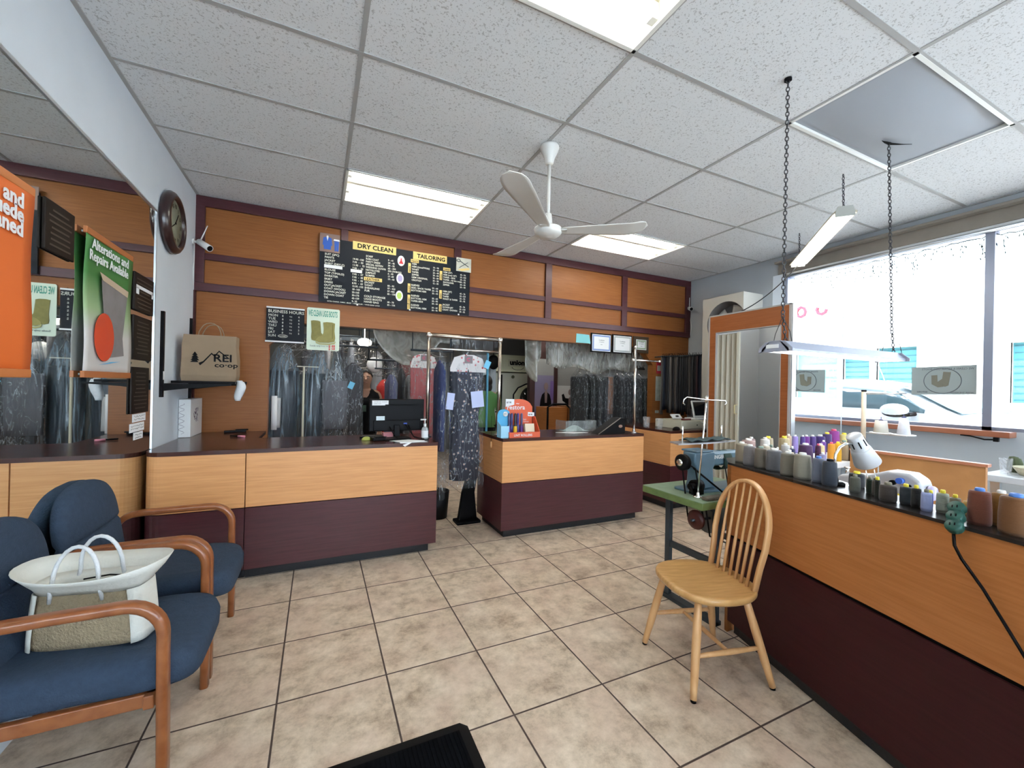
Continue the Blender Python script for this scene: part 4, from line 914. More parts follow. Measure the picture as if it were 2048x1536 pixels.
# pens / marker / stapler
tag(MB().obox((-.68, 4.44, .921), (.17, .028, .02), Matrix.Rotation(R(10), 3, 'Z')).obox((-.63, 4.45, .934), (.10, .024, .012), Matrix.Rotation(R(10), 3, 'Z')).build('stapler', M_black, bevel=.004), 'black stapler lying on the worktop at the back wall', 'stapler')
t = thing('marker_pen', 'pink and black marker pen lying on the left worktop', 'pen', (-.60, 4.05, .918))
MB().cyl((-.66, 4.10, .919), (-.60, 4.06, .919), .007, n=10).build('cap', M_black, t); MB().cyl((-.60, 4.06, .919), (-.55, 4.03, .919), .009, n=12).build('barrel', mat('pink_plastic', (.80, .28, .36), .3), t)

# ------------------------------------------------------------ desk monitor group
t = thing('computer_monitor', 'black desktop monitor seen from behind on the service counter', 'monitor', (.63, 3.62, .91))
rz = Matrix.Rotation(R(4), 3, 'Z')
MB().obox((.625, 3.62, 1.118), (.47, .028, .275), rz).build('screen_housing', M_black, t, bevel=.008)
MB().obox((.625, 3.603, 1.03), (.40, .016, .09), rz).build('rear_bulge', M_black, t, bevel=.006)
MB().obox((.655, 3.601, 1.205), (.27, .004, .008), rz).build('vent_slot', M_blackm, t)
MB().obox((.62, 3.60, .985), (.05, .03, .10), rz).build('stand_neck', M_black, t, bevel=.005); MB().obox((.62, 3.60, .918), (.22, .15, .012), rz).build('stand_base', M_black, t, bevel=.004)
MB().obox((.480, 3.595, 1.222), (.135, .002, .042), rz).build('paper_label', M_paper, t)
MB().obox((.483, 3.593, 1.075), (.070, .002, .07), rz).build('sticky_note', mat('note_blue', (.68, .78, .80), .7), t)
mb = MB()
for k, s in enumerate(('EMI:', 'TOMBU')): mb.text(s, (.462, 3.5915 + .0, 1.083 - k * .02), (.9976, .0698, 0), (0, 0, 1), .016)
mb.text('NO REFUND  THURSDAY', (.43, 3.591, 1.228), (.9976, .0698, 0), (0, 0, 1), .0095); mb.text('NAME  DATE', (.43, 3.591, 1.212), (.9976, .0698, 0), (0, 0, 1), .0095)
mb.build('handwriting', M_black, t)
MB().obox((.69, 3.592, 1.045), (.030, .012, .012), rz).build('video_plug', mat('plug_blue', (.03, .08, .45), .4), t)
mb = MB(); mb.tube([(.69, 3.588, 1.04), (.71, 3.56, 1.0), (.76, 3.53, .93), (.80, 3.50, .915), (.86, 3.45, .915)], .004, 6); mb.tube([(.56, 3.59, 1.02), (.58, 3.55, .97), (.62, 3.50, .918)], .003, 6); mb.tube([(.72, 3.59, 1.03), (.75, 3.54, .94), (.83, 3.52, .915), (.88, 3.55, .915)], .004, 6); mb.build('cable', M_black, t)
tag(MB().obox((.45, 3.72, .921), (.22, .12, .018), Matrix.Rotation(R(-18), 3, 'Z')).build('keyboard', M_black, bevel=.004), 'black keyboard behind the monitor base on the service counter', 'keyboard')
tag(MB().obox((.46, 3.55, .925), (.11, .07, .028), Matrix.Rotation(R(15), 3, 'Z')).obox((.47, 3.54, .942), (.08, .045, .008), Matrix.Rotation(R(15), 3, 'Z')).build('card_reader', M_black, bevel=.006), 'small black card terminal in front of the monitor', 'card terminal')
tag(MB().sph((.375, 3.60, .911), (.040, .030, .030), 16, 6, z0=0).build('computer_mouse', mat('mouse_yellow', (.50, .55, .12), .4)), 'yellow green computer mouse left of the card terminal', 'computer mouse')
tag(MB().obox((.56, 3.70, .935), (.085, .06, .045), Matrix.Rotation(R(5), 3, 'Z')).build('note_block', mat('pink_paper', (.75, .30, .32), .7)), 'pink note block under the monitor', 'note block')
t = thing('paper_sheets', 'loose white paper sheets overhanging the counter front below the monitor', 'paper', (.68, 3.42, .912))
MB().prism([(.56, 3.49), (.79, 3.46), (.83, 3.37), (.62, 3.34)], 'z', .911, .914).build('sheet', M_paper, t)
MB().prism([(.54, 3.46), (.70, 3.50), (.82, 3.41), (.68, 3.335)], 'z', .9145, .9175).build('sheet', M_paper, t)
MB().add([(.60, 3.345, .917), (.70, 3.326, .917), (.64, 3.318, .885)], [(0, 1, 2)]).build('folded_corner', M_paper, t, solid=.001)
t = thing('sanitizer_bottle', 'clear pump sanitizer bottle with white label at the counter end', 'bottle', (.853, 3.55, .91))
MB().lathe([(0, 0), (.027, 0), (.029, .008), (.029, .085), (.022, .10), (.011, .108), (0, .108)], (.853, 3.55, .911), 20).build('bottle', film_mat('gel', (.75, .85, .88), .35, .6, (3, 3, 3)), t)
MB().cyl((.853, 3.55, .925), (.853, 3.55, .985), .0296, n=20, cap=False).build('label', M_paper, t)
mb = MB().cyl((.853, 3.55, 1.018), (.853, 3.55, 1.045), .012).cyl((.853, 3.55, 1.045), (.853, 3.55, 1.075), .005); mb.box(.815, .862, 3.542, 3.558, 1.075, 1.085); mb.build('pump', M_white, t)

# ------------------------------------------------------------ rack poles
t = thing('garment_rack', 'chrome pipe rack bridging the two service counters with hanging garments', 'rack', (1.2, 3.65, .91))
ya = 3.66
for x in (.90, 1.60):
    MB().cyl((x, ya, .91), (x, ya, 1.82), .016, n=18).build('post', M_brass, t)
    MB().lathe([(0, 0), (.04, 0), (.04, .006), (.02, .01), (.02, .03), (0, .03)], (x, ya, .911), 18).build('flange', M_chrome, t)
    MB().sph((x, ya, 1.833), .028, 16, 10).build('ball_joint', M_chrome, t)
MB().cyl((.90, ya, 1.833), (1.60, ya, 1.833), .017, n=18).build('top_pipe', M_brass, t)
MB().cyl((.90, ya, 1.715), (1.60, ya, 1.715), .010, n=14).build('lower_bar', M_chrome, t)
t = thing('garment_pole', 'chrome pole with short hook arm on the right end of the centre counter', 'pole', (3.12, 3.46, .91))
MB().cyl((3.12, 3.46, .91), (3.12, 3.46, 1.83), .013, n=16).build('post', M_chrome, t)
MB().lathe([(0, 0), (.035, 0), (.035, .006), (.018, .01), (.018, .025), (0, .025)], (3.12, 3.46, .911), 18).build('flange', M_chrome, t)
MB().sph((3.12, 3.46, 1.84), .018).build('finial', M_chrome, t)
MB().cyl((3.10, 3.46, 1.70), (3.47, 3.46, 1.70), .009).sph((3.47, 3.46, 1.70), .015).sph((3.09, 3.46, 1.70), .018).build('hook_arm', M_chrome, t)

# ------------------------------------------------------------ counter displays
M_or = mat('card_orange', (.75, .12, .045), .5); M_cb = mat('card_blue', (.08, .42, .72), .5)
t = thing('counter_display', 'orange card display of lint rollers on the centre counter', 'display', (1.74, 3.50, .91))
bx0, bx1 = 1.60, 1.92
arcp = [(bx0 + .02, .911), (bx0 + .02, 1.19)] + [((bx0 + bx1) / 2 + .005 - .135 * math.cos(a), 1.19 + .075 * math.sin(a)) for a in [PI * k / 12 for k in range(1, 12)]] + [(bx1 - .01, 1.19), (bx1 - .01, .911)]
MB().prism(arcp, 'y', 3.545, 3.549).build('back_card', M_or, t)
mb = MB(); mb.prism([(3.40, .911), (3.545, .911), (3.545, 1.10), (3.50, 1.10), (3.40, .96)], 'x', bx1 - .004, bx1); mb.prism([(3.40, .911), (3.545, .911), (3.545, 1.0), (3.40, .96)], 'x', bx0, bx0 + .004)
mb.box(bx0, bx1, 3.398, 3.402, .911, .962); mb.box(bx0, bx1, 3.40, 3.545, .911, .915); mb.build('tray', M_or, t)
mb = MB(); yy = 3.5435
mb.text('restora', (1.635, yy, 1.165), size=.062, sx=1.05, bold=.012); mb.text('~', (1.73, yy, 1.205), size=.06); mb.text('LINT ROLLERS', (1.645, 3.3970, .924), size=.030, sx=1, bold=.012)
mb.text('Click', (1.80, yy, 1.06), size=.022); mb.text('& Refresh', (1.80, yy, 1.04), size=.018)
mb.build('lettering', M_paper, t)
MB().prism([(bx0 + .02, 1.19), (bx0 + .11, 1.21), (bx0 + .11, 1.265), (bx0 + .02, 1.265)], 'y', 3.541, 3.543).prism([(1.86, 1.10), (1.93, 1.095), (1.93, 1.135), (1.86, 1.14)], 'y', 3.541, 3.543).build('price_tag', M_paper, t)
mb = MB(); mb.text('$7.95', (bx0 + .03, 3.540, 1.225), size=.022, bold=.02); mb.text('$3.50', (1.868, 3.540, 1.11), size=.018, bold=.02); mb.build('price_text', M_black, t)
mc = [(.06, .05, .14), (.03, .03, .16), (.012, .012, .02), (.04, .03, .20)]
for k in range(5):
    x = 1.635 + .033 * k; y = 3.49 + .012 * (k % 2)
    r = thing('lint_roller', '%s lint roller standing in the orange display, %s from the left' % (['dark grey', 'indigo', 'deep violet', 'black', 'navy blue'][k], ['first', 'second', 'third', 'fourth', 'fifth'][k]), 'lint roller', (x, y, .916), group='lint rollers in the display')
    MB(True).lathe([(0, 0), (.016, 0), (.016, .10), (.010, .11), (.0115, .125), (.012, .20), (.008, .215), (0, .218)], n=14).build('handle', mat('roller_%d' % k, mc[k % 4], .4), r)
    if k % 2 == 0: MB(True).cyl((0, 0, .02), (0, 0, .095), .0168, n=14, cap=False).build('wrapper', mat('wrap_%d' % k, (.10, .03, .22) if k != 2 else (.85, .55, .03), .5), r)
tag(MB().obox((1.84, 3.47, .975), (.10, .035, .115), Matrix.Rotation(R(-12), 3, 'X')).build('refill_pack', mat('refill', (.72, .62, .45), .6), bevel=.002), 'cream refill pack standing in the right of the orange display', 'refill pack')
t = thing('counter_display', 'light blue card display box at the left end of the centre counter', 'display', (1.53, 3.50, .91))
pl = [(1.525, .911), (1.525, 1.12)] + [(1.59 - .06 * math.cos(a), 1.135 + .035 * math.sin(a)) for a in [PI * k / 8 for k in range(9)]] + [(1.655, 1.12), (1.655, .911)]
MB().prism([(x - .035 + .03, z) for x, z in pl], 'y', 3.50, 3.504).build('back_card', M_cb, t)
MB().prism([(3.42, .911), (3.50, .911), (3.50, 1.06), (3.42, 1.02)], 'x', 1.522, 1.526).box(1.522, 1.605, 3.418, 3.422, .911, 1.02).build('tray', mat('card_pale', (.35, .66, .85), .5), t)
MB().lathe([(0, -.002), (.024, -.002), (.024, .002), (0, .002)], (1.60, 3.497, 1.125), 20, rx).build('round_badge', M_paper, t)
MB().text('7.9', (1.582, 3.4935, 1.118), size=.02, bold=.02).build('badge_text', M_black, t)
for k in range(3): tag(MB().box(1.532 + .024 * k, 1.552 + .024 * k, 3.43, 3.47, .912, .985 + .008 * k).build('small_carton', [M_paper, mat('silver_card', (.5, .55, .5), .4), M_paper][k], bevel=.001), ['white', 'silver', 'pale'][k] + ' small carton standing in the blue display', 'carton')
tag(MB().prism([(2.27, 3.69), (2.47, 3.71), (2.62, 3.60), (2.42, 3.575)], 'z', .911, .913).build('paper_sheet', M_paper), 'single white paper sheet lying on the centre counter', 'paper')
t = thing('signature_terminal', 'black wedge-shaped scanner housing on the right of the centre counter', 'terminal', (2.80, 3.52, .91))
MB().prism([(2.62, .911), (2.965, .911), (2.965, 1.075), (2.90, 1.075)], 'y', 3.42, 3.56).build('housing', M_black, t, bevel=.004)
MB().sph((2.90, 3.418, .99), (.026, .004, .016), 14, 8).build('badge', mat('worn_copper', (.30, .18, .13), .5), t)
MB().tube([(2.62, 3.42, .915), (2.90, 3.42, 1.077)], .004, 6).build('worn_edge', mat('worn', (.30, .25, .2), .6), t)
t = thing('acrylic_tray', 'clear acrylic tray with green cloth behind the black scanner housing', 'tray', (2.62, 3.80, .91))
mb = MB(); mb.box(2.40, 2.80, 3.70, 3.704, .911, 1.03); mb.box(2.40, 2.404, 3.70, 3.9, .911, 1.03); mb.box(2.796, 2.80, 3.70, 3.9, .911, 1.03); mb.build('walls', film_mat('acrylic', (.5, .56, .56), .2, .4, (2, 2, 2)), t)
MB().surf(lambda u, v: (2.42 + .30 * u, 3.72 + .14 * v, .915 + .06 * math.sin(PI * u) * (.6 + .4 * math.sin(11 * u + 4 * v)) * math.sin(PI * v) ** .5), 24, 10).build('cloth', mat('pale_green_cloth', (.33, .42, .40), .8), t)
# wooden pull on string
t = thing('pull_handle', 'small wooden pull on a string hanging at the left side of the centre counter', 'pull', (1.505, 3.60, .82))
MB().lathe([(0, 0), (.009, .002), (.011, .02), (.008, .055), (0, .058)], (1.503, 3.60, .80), 12).build('grip', M_pine, t)
MB().cyl((1.503, 3.60, .858), (1.503, 3.60, 1.10), .0015, n=6).build('string', M_black, t)

# ------------------------------------------------------------ rear right counter things
t = thing('cash_drawer', 'cream metal cash drawer on the rear right counter', 'cash drawer', (4.15, 3.75, .91))
MB().box(3.98, 4.42, 3.60, 4.02, .911, 1.01).build('case', M_cream, t, bevel=.003); MB().box(4.0, 4.40, 3.594, 3.60, .925, .995).build('drawer_front', M_cream, t)
MB().cyl((4.24, 3.594, .96), (4.24, 3.59, .96), .008).build('lock', M_black, t)
t = thing('computer', 'white all-in-one computer with dark screen on the cash drawer', 'computer', (4.38, 3.80, 1.01))
rot = Matrix.Rotation(R(8), 3, 'Z') @ Matrix.Rotation(R(-12), 3, 'X')
MB().obox((4.50, 3.78, 1.145), (.32, .02, .22), rot).build('frame', M_white, t, bevel=.008)
MB().obox((4.50, 3.767, 1.15), (.28, .004, .175), rot).build('screen', mat('screen_dark', (.006, .008, .012), .1), t)
MB().obox((4.46, 3.80, 1.022), (.26, .16, .02), Matrix.Rotation(R(8), 3, 'Z')).build('base', M_white, t, bevel=.004)
t = thing('tablet_stand', 'small white tilted device left of the computer', 'tablet', (4.14, 3.80, 1.01))
MB().obox((4.13, 3.82, 1.05), (.16, .012, .075), Matrix.Rotation(R(-45), 3, 'X')).build('panel', M_white, t, bevel=.003); MB().obox((4.13, 3.805, 1.055), (.04, .012, .015), Matrix.Rotation(R(-45), 3, 'X')).build('button', M_black, t)
tag(MB().obox((4.17, 3.70, 1.022), (.13, .045, .02)).build('stapler', mat('dark_red', (.12, .01, .012), .4), bevel=.006), 'dark red stapler on the cash drawer', 'stapler')
tag(MB().sph((3.90, 3.60, .911), (.055, .032, .036), 16, 6, z0=0).build('computer_mouse', M_black), 'black mouse in front of the cash drawer', 'computer mouse')
clear_jar(3.745, 3.93, .911, .045, .13, 'left clear plastic cup on the rear right counter'); clear_jar(3.83, 3.80, .911, .045, .12, 'right clear plastic cup beside the cash drawer')
MB().tube([(4.30, 3.60, 1.0), (4.36, 3.55, .98), (4.42, 3.54, .95), (4.50, 3.50, .92)], .005, 6).build('charger_cable', M_white, None, label='white charger cable draped over the cash drawer edge', cat='cable')

t = thing('power_adapter', 'small black adapter with short cord hanging under the right end of the window sill', 'adapter', (5.0, 1.42, 1.0))
MB().box(5.00, 5.03, 1.34, 1.37, 1.02, 1.055).build('body', M_black, t, bevel=.003)
MB().tube([(5.015, 1.365, 1.035), (5.015, 1.42, 1.03), (5.015, 1.50, 1.05), (5.015, 1.56, 1.053)], .006, 6).build('cord', M_black, t)
# ------------------------------------------------------------ menu board and wall signs
Yw = BY - .032
t = thing('menu_board', 'long black price board headed DRY CLEAN and TAILORING on the back wall', 'sign', (.78, Yw, 2.19))
mx0, mx1, mz0, mz1 = -.015, 1.565, 2.192, 2.865
yb = Yw - .02
MB().box(mx0, mx1, yb, Yw, mz0, mz1 - .03).build('board', mat('board_black', (.007, .010, .016), .5, spec=.2), t)
ym = yb - .0015
def M3(x, z): return (mx0 + x * (mx1 - mx0), ym, mz1 - z * (mz1 - mz0))
# fractional coordinates: x 0..1, z 0..1 from top
M_yel = mat('sign_yellow', (.82, .60, .20), .6); M_ltxt = mat('sign_cream', (.72, .72, .62), .6)
def yb_(x0, x1, z0, z1): a = M3(x0, z0); b = M3(x1, z1); MB().box(a[0], b[0], ym - .001, ym + .001, b[2], a[2]).build('yellow_label', M_yel, t)
yb_(.195, .47, .03, .155); yb_(.585, .825, .045, .17)
yb_(.268, .382, .555, .608); yb_(.57, .625, .175, .225); yb_(.80, .852, .235, .285)
for x, z0, z1 in ((.553, .245, .40), (.553, .575, .72), (.553, .755, .895), (.553, .905, .99), (.775, .30, .45), (.775, .62, .76), (.775, .855, .975)): yb_(x, x + .018, z0, z1)
mb = MB()
def tx(s, x, z, size, **k): a = M3(x, z); mb.text(s, (a[0], ym - .0025, a[2]), size=size, **k)
tx('DRY CLEAN', .222, .124, .064, sx=1.05, bold=.03); tx('TAILORING', .612, .140, .062, sx=.98, bold=.03)
tx('LEATHER', .275, .600, .032, bold=.02, sx=1.1); tx('PANTS', .575, .217, .024, bold=.02); tx('DRESS', .805, .277, .024, bold=.02)
for s, x, z in (('PANTS', .568, .39), ('JACKET', .568, .715), ('SHIRT', .568, .885), ('COAT', .568, .98), ('DRESS', .790, .44), ('SKIRT', .790, .75), ('ZIPPER', .790, .97)):
    a = M3(x, z); mb.text(s, (a[0], ym - .0025, a[2]), (0, 0, 1), (-1, 0, 0), size=.021, bold=.02)
mb.build('black_lettering', M_black, t)
mb = MB()
L1 = ['SUIT (2PC)', 'PANTS', 'JACKET', 'SHIRT (DRY.C)', None, 'BLOUSE', 'TOP (T/POLO)', 'SWEATER', 'SKIRT', 'DRESS', 'OUT.JACKET', 'COAT (WOOL)', 'DOWN JACKET', 'DOWN COAT', 'TIE']
P1 = ['19.95 ─100', '7.95  ─  55', '11.95  ─  75', '7.50  ─  55', None, '7.95  ─  57', '7.95  ─  45', '7.95  ─  55', '8.95  ─  63', '15.95 ─122', '18 -165', '25-165', '30-175', '45─159', '9─ 35']
for i, s in enumerate(L1):
    z = .30 + i * .0462
    if s: tx(s, .030, z, .0275, sx=1.05, bold=.02)
for i, s in enumerate(P1):
    z = .318 + i * .0462
    if s: tx(s.replace('─', '-'), .195, z, .0255, bold=.02)
L2 = ['SCARF', 'RAIN COAT', 'PARTY DRESS', 'SPECIAL GOWN', 'WEDDING GOWN', 'HAT/GLOVES', 'JUMPSUIT', 'ROMPER']
P2 = ['9 - 41', '29 - 45', '39 - 95', '65 - 250', '350 (W/BOX)', '6 - 35', '17 -49', '19 - 43']
for i in range(8): tx(L2[i], .277, .245 + i * .0425, .0265, sx=.90, bold=.02); tx(P2[i], .418, .262 + i * .0425, .0245, bold=.02)
L3 = ['JACKET', 'COAT', 'SHEARLING', 'FUR', '', 'COLD STORAGE', 'UGGS BOOTS', 'HAND BAG']; P3 = ['80 - 95', '97 - 325', '57 -465', '85 - 158', '', '', '48 - 78', '35 - 156']
for i in range(8):
    tx(L3[i], .272 if i < 4 else .27, .65 + i * .043, .0275, sx=1.05, bold=.02); tx(P3[i], .418, .665 + i * .043, .0245, bold=.02)
L4 = ['HEM', 'HEM (Lined/Wide)', 'WAIST', 'TAPER', 'ZIPPER', 'HEM ORIGINAL', 'CROTCH']; P4 = ['16 - 46', '27 - 43', '22 - 48', '30 - 84', '32 - 84', '33 - 38', '12 - 35']
for i in range(7): tx(L4[i], .578, .262 + i * .0435, .0255, bold=.02); tx(P4[i], .725, .275 + i * .0435, .0235, bold=.02)
for z, ls in ((.605, ['SLEEVES', 'SIDE / BACK TAPER', 'BOTTOM HEM']), (.775, ['SLEEVES', 'BOTTOM, HEM', 'TAPER-SIDE']), (.935 - .008, ['SLEEVES', 'BOTTOM, HEM'])):
    for i, s in enumerate(ls): tx(s, .576, z + i * .043, .0255, bold=.02); tx(['35 - 65', '30 - 95', '35 - 43'][i], .722, z + .012 + i * .043, .0235, bold=.02)
for z, ls in ((.325, ['HEM (30")', 'HEM (over 30")', 'TAPER - SIDE', 'TAPER - All the way', 'SHOULDER', 'ZIPPER']), (.645, ['HEM (30")', 'WAIST', 'TAPER', 'WAIST & TAPER']), (.868, ['JACKET', 'DOWN JET', 'COAT / DOWN'])):
    for i, s in enumerate(ls): tx(s, .800, z + i * .042, .0245, bold=.02); tx(['45 - 96', '55 -125', '25 - 52', '45 - 95', '30 - 55', '25 - 48'][i], .925, z + .008 + i * .042, .0235, bold=.02)
tx('EXTRA CHARGE : FABRIC : BEADS   / TRIM COLOR   /  HAND BEADS  & 5120', .05, .992, .015, bold=.02)
mb.build('white_lettering', M_ltxt, t)
mb = MB(); a = M3(.028, .443); b = M3(.135, .490); mb.box(a[0], b[0], ym - .002, ym, b[2], a[2]); a = M3(.185, .462); b = M3(.255, .508); mb.box(a[0], b[0], ym - .002, ym, b[2], a[2]); mb.build('blank_sticker', M_paper, t)
for x, z, c, sh in ((.505, .23, (.55, .02, .03), 'dress'), (.50, .515, (.42, .36, .60), 'jacket'), (.497, .79, (.45, .62, .12), 'coat')):
    a = M3(x, z); s = MB(); s.prism([(a[0] + .038 * math.cos(q), a[2] + .055 * math.sin(q)) for q in [2 * PI * k / 28 for k in range(28)]], 'y', ym - .002, ym); ov = s.build('picture_oval', M_paper, t)
    q = MB()
    if sh == 'dress': q.prism([(a[0] + u * .001, a[2] + v * .001) for u, v in ((-7, 38), (-5, 25), (-8, 15), (-7, 5), (-25, -32), (25, -32), (7, 5), (8, 15), (5, 25), (7, 38), (0, 24))], 'y', ym - .004, ym - .002)
    else: q.prism([(a[0] + u * .001, a[2] + v * .001) for u, v in ((-8, 34), (-20, 26), (-27, -12), (-19, -14), (-17, -32), (17, -32), (19, -14), (27, -12), (20, 26), (8, 34))], 'y', ym - .004, ym - .002)
    q.build('picture', mat('pic_' + sh, c, .6), ov)
# suit picture (top left) and tailor picture (top right)
MB().box(mx0, mx0 + .185, yb - .004, yb, mz1 - .172, mz1 + .012).build('suit_photo', mat('photo_brown', (.24, .15, .12), .5), t)
mb = MB(); xx = mx0 + .07; zz = mz1 - .085; k = .001
mb.prism([(xx + u * k, zz + v * k) for u, v in ((-10, 62), (-38, 52), (-44, -20), (-34, -22), (-32, -62), (32, -62), (34, -22), (44, -20), (38, 52), (10, 62), (0, 20))], 'y', yb - .006, yb - .004)
mb.prism([(xx + .085 + u * k, zz + v * k) for u, v in ((-22, 30), (-18, -70), (-2, -70), (0, 0), (2, -70), (18, -70), (22, 30))], 'y', yb - .006, yb - .004)
mb.build('blue_suit', mat('suit_blue', (.02, .10, .45), .6), t)
mb = MB(); mb.prism([(xx + u * k, zz + v * k) for u, v in ((-9, 62), (0, 22), (9, 62), (7, 75), (-7, 75))], 'y', yb - .0065, yb - .006); mb.prism([(xx + .055, zz + .034), (xx + .06, zz + .05), (xx + .11, zz + .048), (xx + .115, zz + .032)], 'y', yb - .0065, yb - .006); mb.build('white_collar', M_paper, t)
MB().box(mx1 - .165, mx1 + .012, yb - .004, yb, mz1 - .175, mz1 - .02).build('tailor_photo', mat('photo_pale', (.62, .62, .52), .5, var=.4, vs=14), t)
mb = MB(); xx = mx1 - .08; zz = mz1 - .095
mb.tube([(xx - .06 + .02 * math.cos(q), yb - .006, zz + .04 + .014 * math.sin(q)) for q in [2 * PI * i / 14 for i in range(14)]], .004, 5, closed=True); mb.tube([(xx - .04, yb - .006, zz + .035), (xx + .06, yb - .006, zz - .02)], .004, 5); mb.tube([(xx - .05, yb - .006, zz - .04), (xx + .05, yb - .006, zz + .03)], .003, 5); mb.build('scissors', M_steelb, t)
MB().prism([(xx - .07, zz - .06), (xx + .07, zz - .03), (xx + .075, zz - .05), (xx - .02, zz - .075)], 'y', yb - .0055, yb - .004).build('tape', M_yel, t)
mb = MB()
for x in (.23, .57, .92): a = M3(x, 1.0); mb.box(a[0] - .008, a[0] + .008, ym - .004, ym + .001, mz0 - .006, mz0 + .01)
mb.build('clip', M_white, t)
# hours
t = thing('hours_sign', 'black BUSINESS HOURS sign with white rails hanging above the left opening', 'sign', (-.30, BY, 1.765))
hx0, hx1, hz0, hz1 = -.464, -.137, 1.768, 2.10; yh = BY - .02
MB().box(hx0, hx1, yh, yh + .008, hz0, hz1).build('panel', mat('hours_black', (.005, .006, .011), .5, spec=.2), t)
MB().box(hx0, hx1, yh - .004, yh + .008, hz1 - .010, hz1 + .004).box(hx0 - .006, hx1, yh - .004, yh + .008, hz0 - .004, hz0 + .010).build('rail', M_white, t)
mb = MB(); y = yh - .001
mb.text('BUSINESS HOURS', (hx0 + .014, y, hz1 - .052), size=.041, sx=.97, bold=.006)
for i, (d, a, b, c) in enumerate((('MON', '8', 'TO', '6'), ('TUE', '8', 'TO', '6'), ('WED', '8', 'TO', '6'), ('THU', '8', 'TO', '5'), ('FRI', '8', 'TO', '5'), ('SAT', '8', 'TO', '5'), ('SUN', '', '', ''))):
    z = hz1 - .088 - i * .0325; mb.text(d, (hx0 + .016, y, z), size=.033, sx=1.05); mb.text(a, (hx0 + .132, y, z), size=.026); mb.text(b, (hx0 + .195, y, z), size=.017); mb.text(c, (hx0 + .272, y, z), size=.026)
mb.text('CLOSED', (hx0 + .105, y, z), size=.024, sx=.8)
mb.tube([(hx0 + .143 + .042 * math.cos(q), y, z + .009 + .014 * math.sin(q)) for q in [2 * PI * i / 18 for i in range(18)]], .0012, 4, closed=True)
mb.build('lettering', M_ltxt, t)
MB().tube([(hx0 + .05, yh, hz1), (hx0 + .055, yh - .004, hz1 + .012), (hx0 + .06, yh, hz1)], .002, 5).tube([(hx1 - .05, yh, hz1), (hx1 - .045, yh - .004, hz1 + .012), (hx1 - .04, yh, hz1)], .002, 5).build('hanger_clip', M_black, t)
# boots poster
t = thing('boot_poster', 'white poster WE CLEAN UGG BOOTS with two tan boots beside the hours sign', 'poster', (.035, BY, 1.71))
ux0, ux1, uz0, uz1 = -.115, .186, 1.708, 2.130; yu = BY - .014
MB().prism([(ux0 + .01, uz0), (ux1 - .01, uz0), (ux1, uz0 + .01), (ux1, uz1 - .01), (ux1 - .01, uz1), (ux0 + .01, uz1), (ux0, uz1 - .01), (ux0, uz0 + .01)], 'y', yu, yu + .003).build('sheet', mat('poster_mint', (.66, .76, .62), .5), t)
MB().text('WE CLEAN UGG BOOTS', (ux0 + .012, yu - .001, uz1 - .082), size=.084, sx=.29, bold=.02).build('green_title', mat('title_green', (.03, .28, .20), .5), t)
def boot(pts, c, nm): return MB().prism([(ux0 + u, uz0 + v) for u, v in pts], 'y', yu - .004, yu).build(nm, c, t)
boot([(.036, .290), (.060, .296), (.100, .295), (.122, .288), (.128, .215), (.132, .175), (.150, .150), (.150, .115), (.120, .095), (.070, .092), (.045, .100), (.040, .125), (.044, .18), (.040, .24)], mat('boot_olive', (.26, .235, .08), .85, var=.3, vs=30), 'boot_picture')
yu -= .003
boot([(.148, .280), (.180, .287), (.230, .286), (.258, .277), (.254, .20), (.262, .13), (.256, .092), (.200, .078), (.120, .076), (.088, .088), (.085, .108), (.105, .132), (.138, .150), (.152, .175), (.155, .22)], mat('boot_khaki', (.34, .305, .11), .85, var=.25, vs=30), 'boot_picture')
yu -= .003
boot([(.084, .098), (.090, .082), (.122, .070), (.200, .070), (.258, .086), (.262, .100), (.266, .086), (.258, .070), (.200, .056), (.118, .056), (.086, .068), (.080, .086)], mat('boot_sole', (.46, .44, .20), .8), 'boot_sole_picture')
boot([(.235, .265), (.240, .265), (.238, .12), (.232, .12)], mat('boot_seam', (.18, .16, .05), .8), 'boot_seam_picture')
yu += .006
MB().text('$ 48', (ux0 + .20, yu - .001, uz0 + .035), size=.034, bold=.03).text('$ 58', (ux0 + .20, yu - .001, uz0 + .008), size=.034, bold=.03).build('price_text', mat('price_red', (.65, .05, .04), .5), t)
MB().text('Suede only', (ux0 + .03, yu - .001, uz0 + .035), size=.022).text('Women   Men', (ux0 + .13, yu - .001, uz0 + .038), size=.012).build('small_text', M_steelb, t)
# certificates
def frame(x0, x1, z0, z1, fc, inner, label, b=.018, tilt=0):
    t = thing('framed_certificate', label, 'framed certificate', ((x0 + x1) / 2, BY, z0), group='framed certificates')
    y = BY - .02
    MB().box(x0, x1, y, BY - .002, z0, z1).build('frame', fc, t, bevel=.003)
    MB().box(x0 + b, x1 - b, y - .001, y, z0 + b, z1 - b).build('sheet', M_paper, t)
    q = b + .028
    mb = MB(); mb.box(x0 + b + .008, x1 - b - .008, y - .0018, y - .001, z0 + b + .008, z1 - b - .008); mb.build('border', inner, t)
    MB().box(x0 + q, x1 - q, y - .0026, y - .0018, z0 + q, z1 - q).build('inner_sheet', M_paper, t)
    mb = MB(); xc = (x0 + x1) / 2; zc = (z0 + z1) / 2
    mb.text('Certificate', (xc, y - .003, zc + .03), size=.022, align='CENTER'); mb.text('of Completion', (xc, y - .003, zc + .008), size=.014, align='CENTER'); mb.text('Award', (xc, y - .003, zc - .025), size=.012, align='CENTER'); mb.build('text', M_steelb, t)
frame(3.312, 3.655, 1.872, 2.132, M_black, mat('border_blue', (.22, .32, .62), .6), 'black framed certificate with blue border, left of the two large ones')
frame(3.672, 4.018, 1.874, 2.139, M_black, mat('border_grey', (.42, .46, .46), .6), 'black framed certificate with grey border, middle of the three frames')
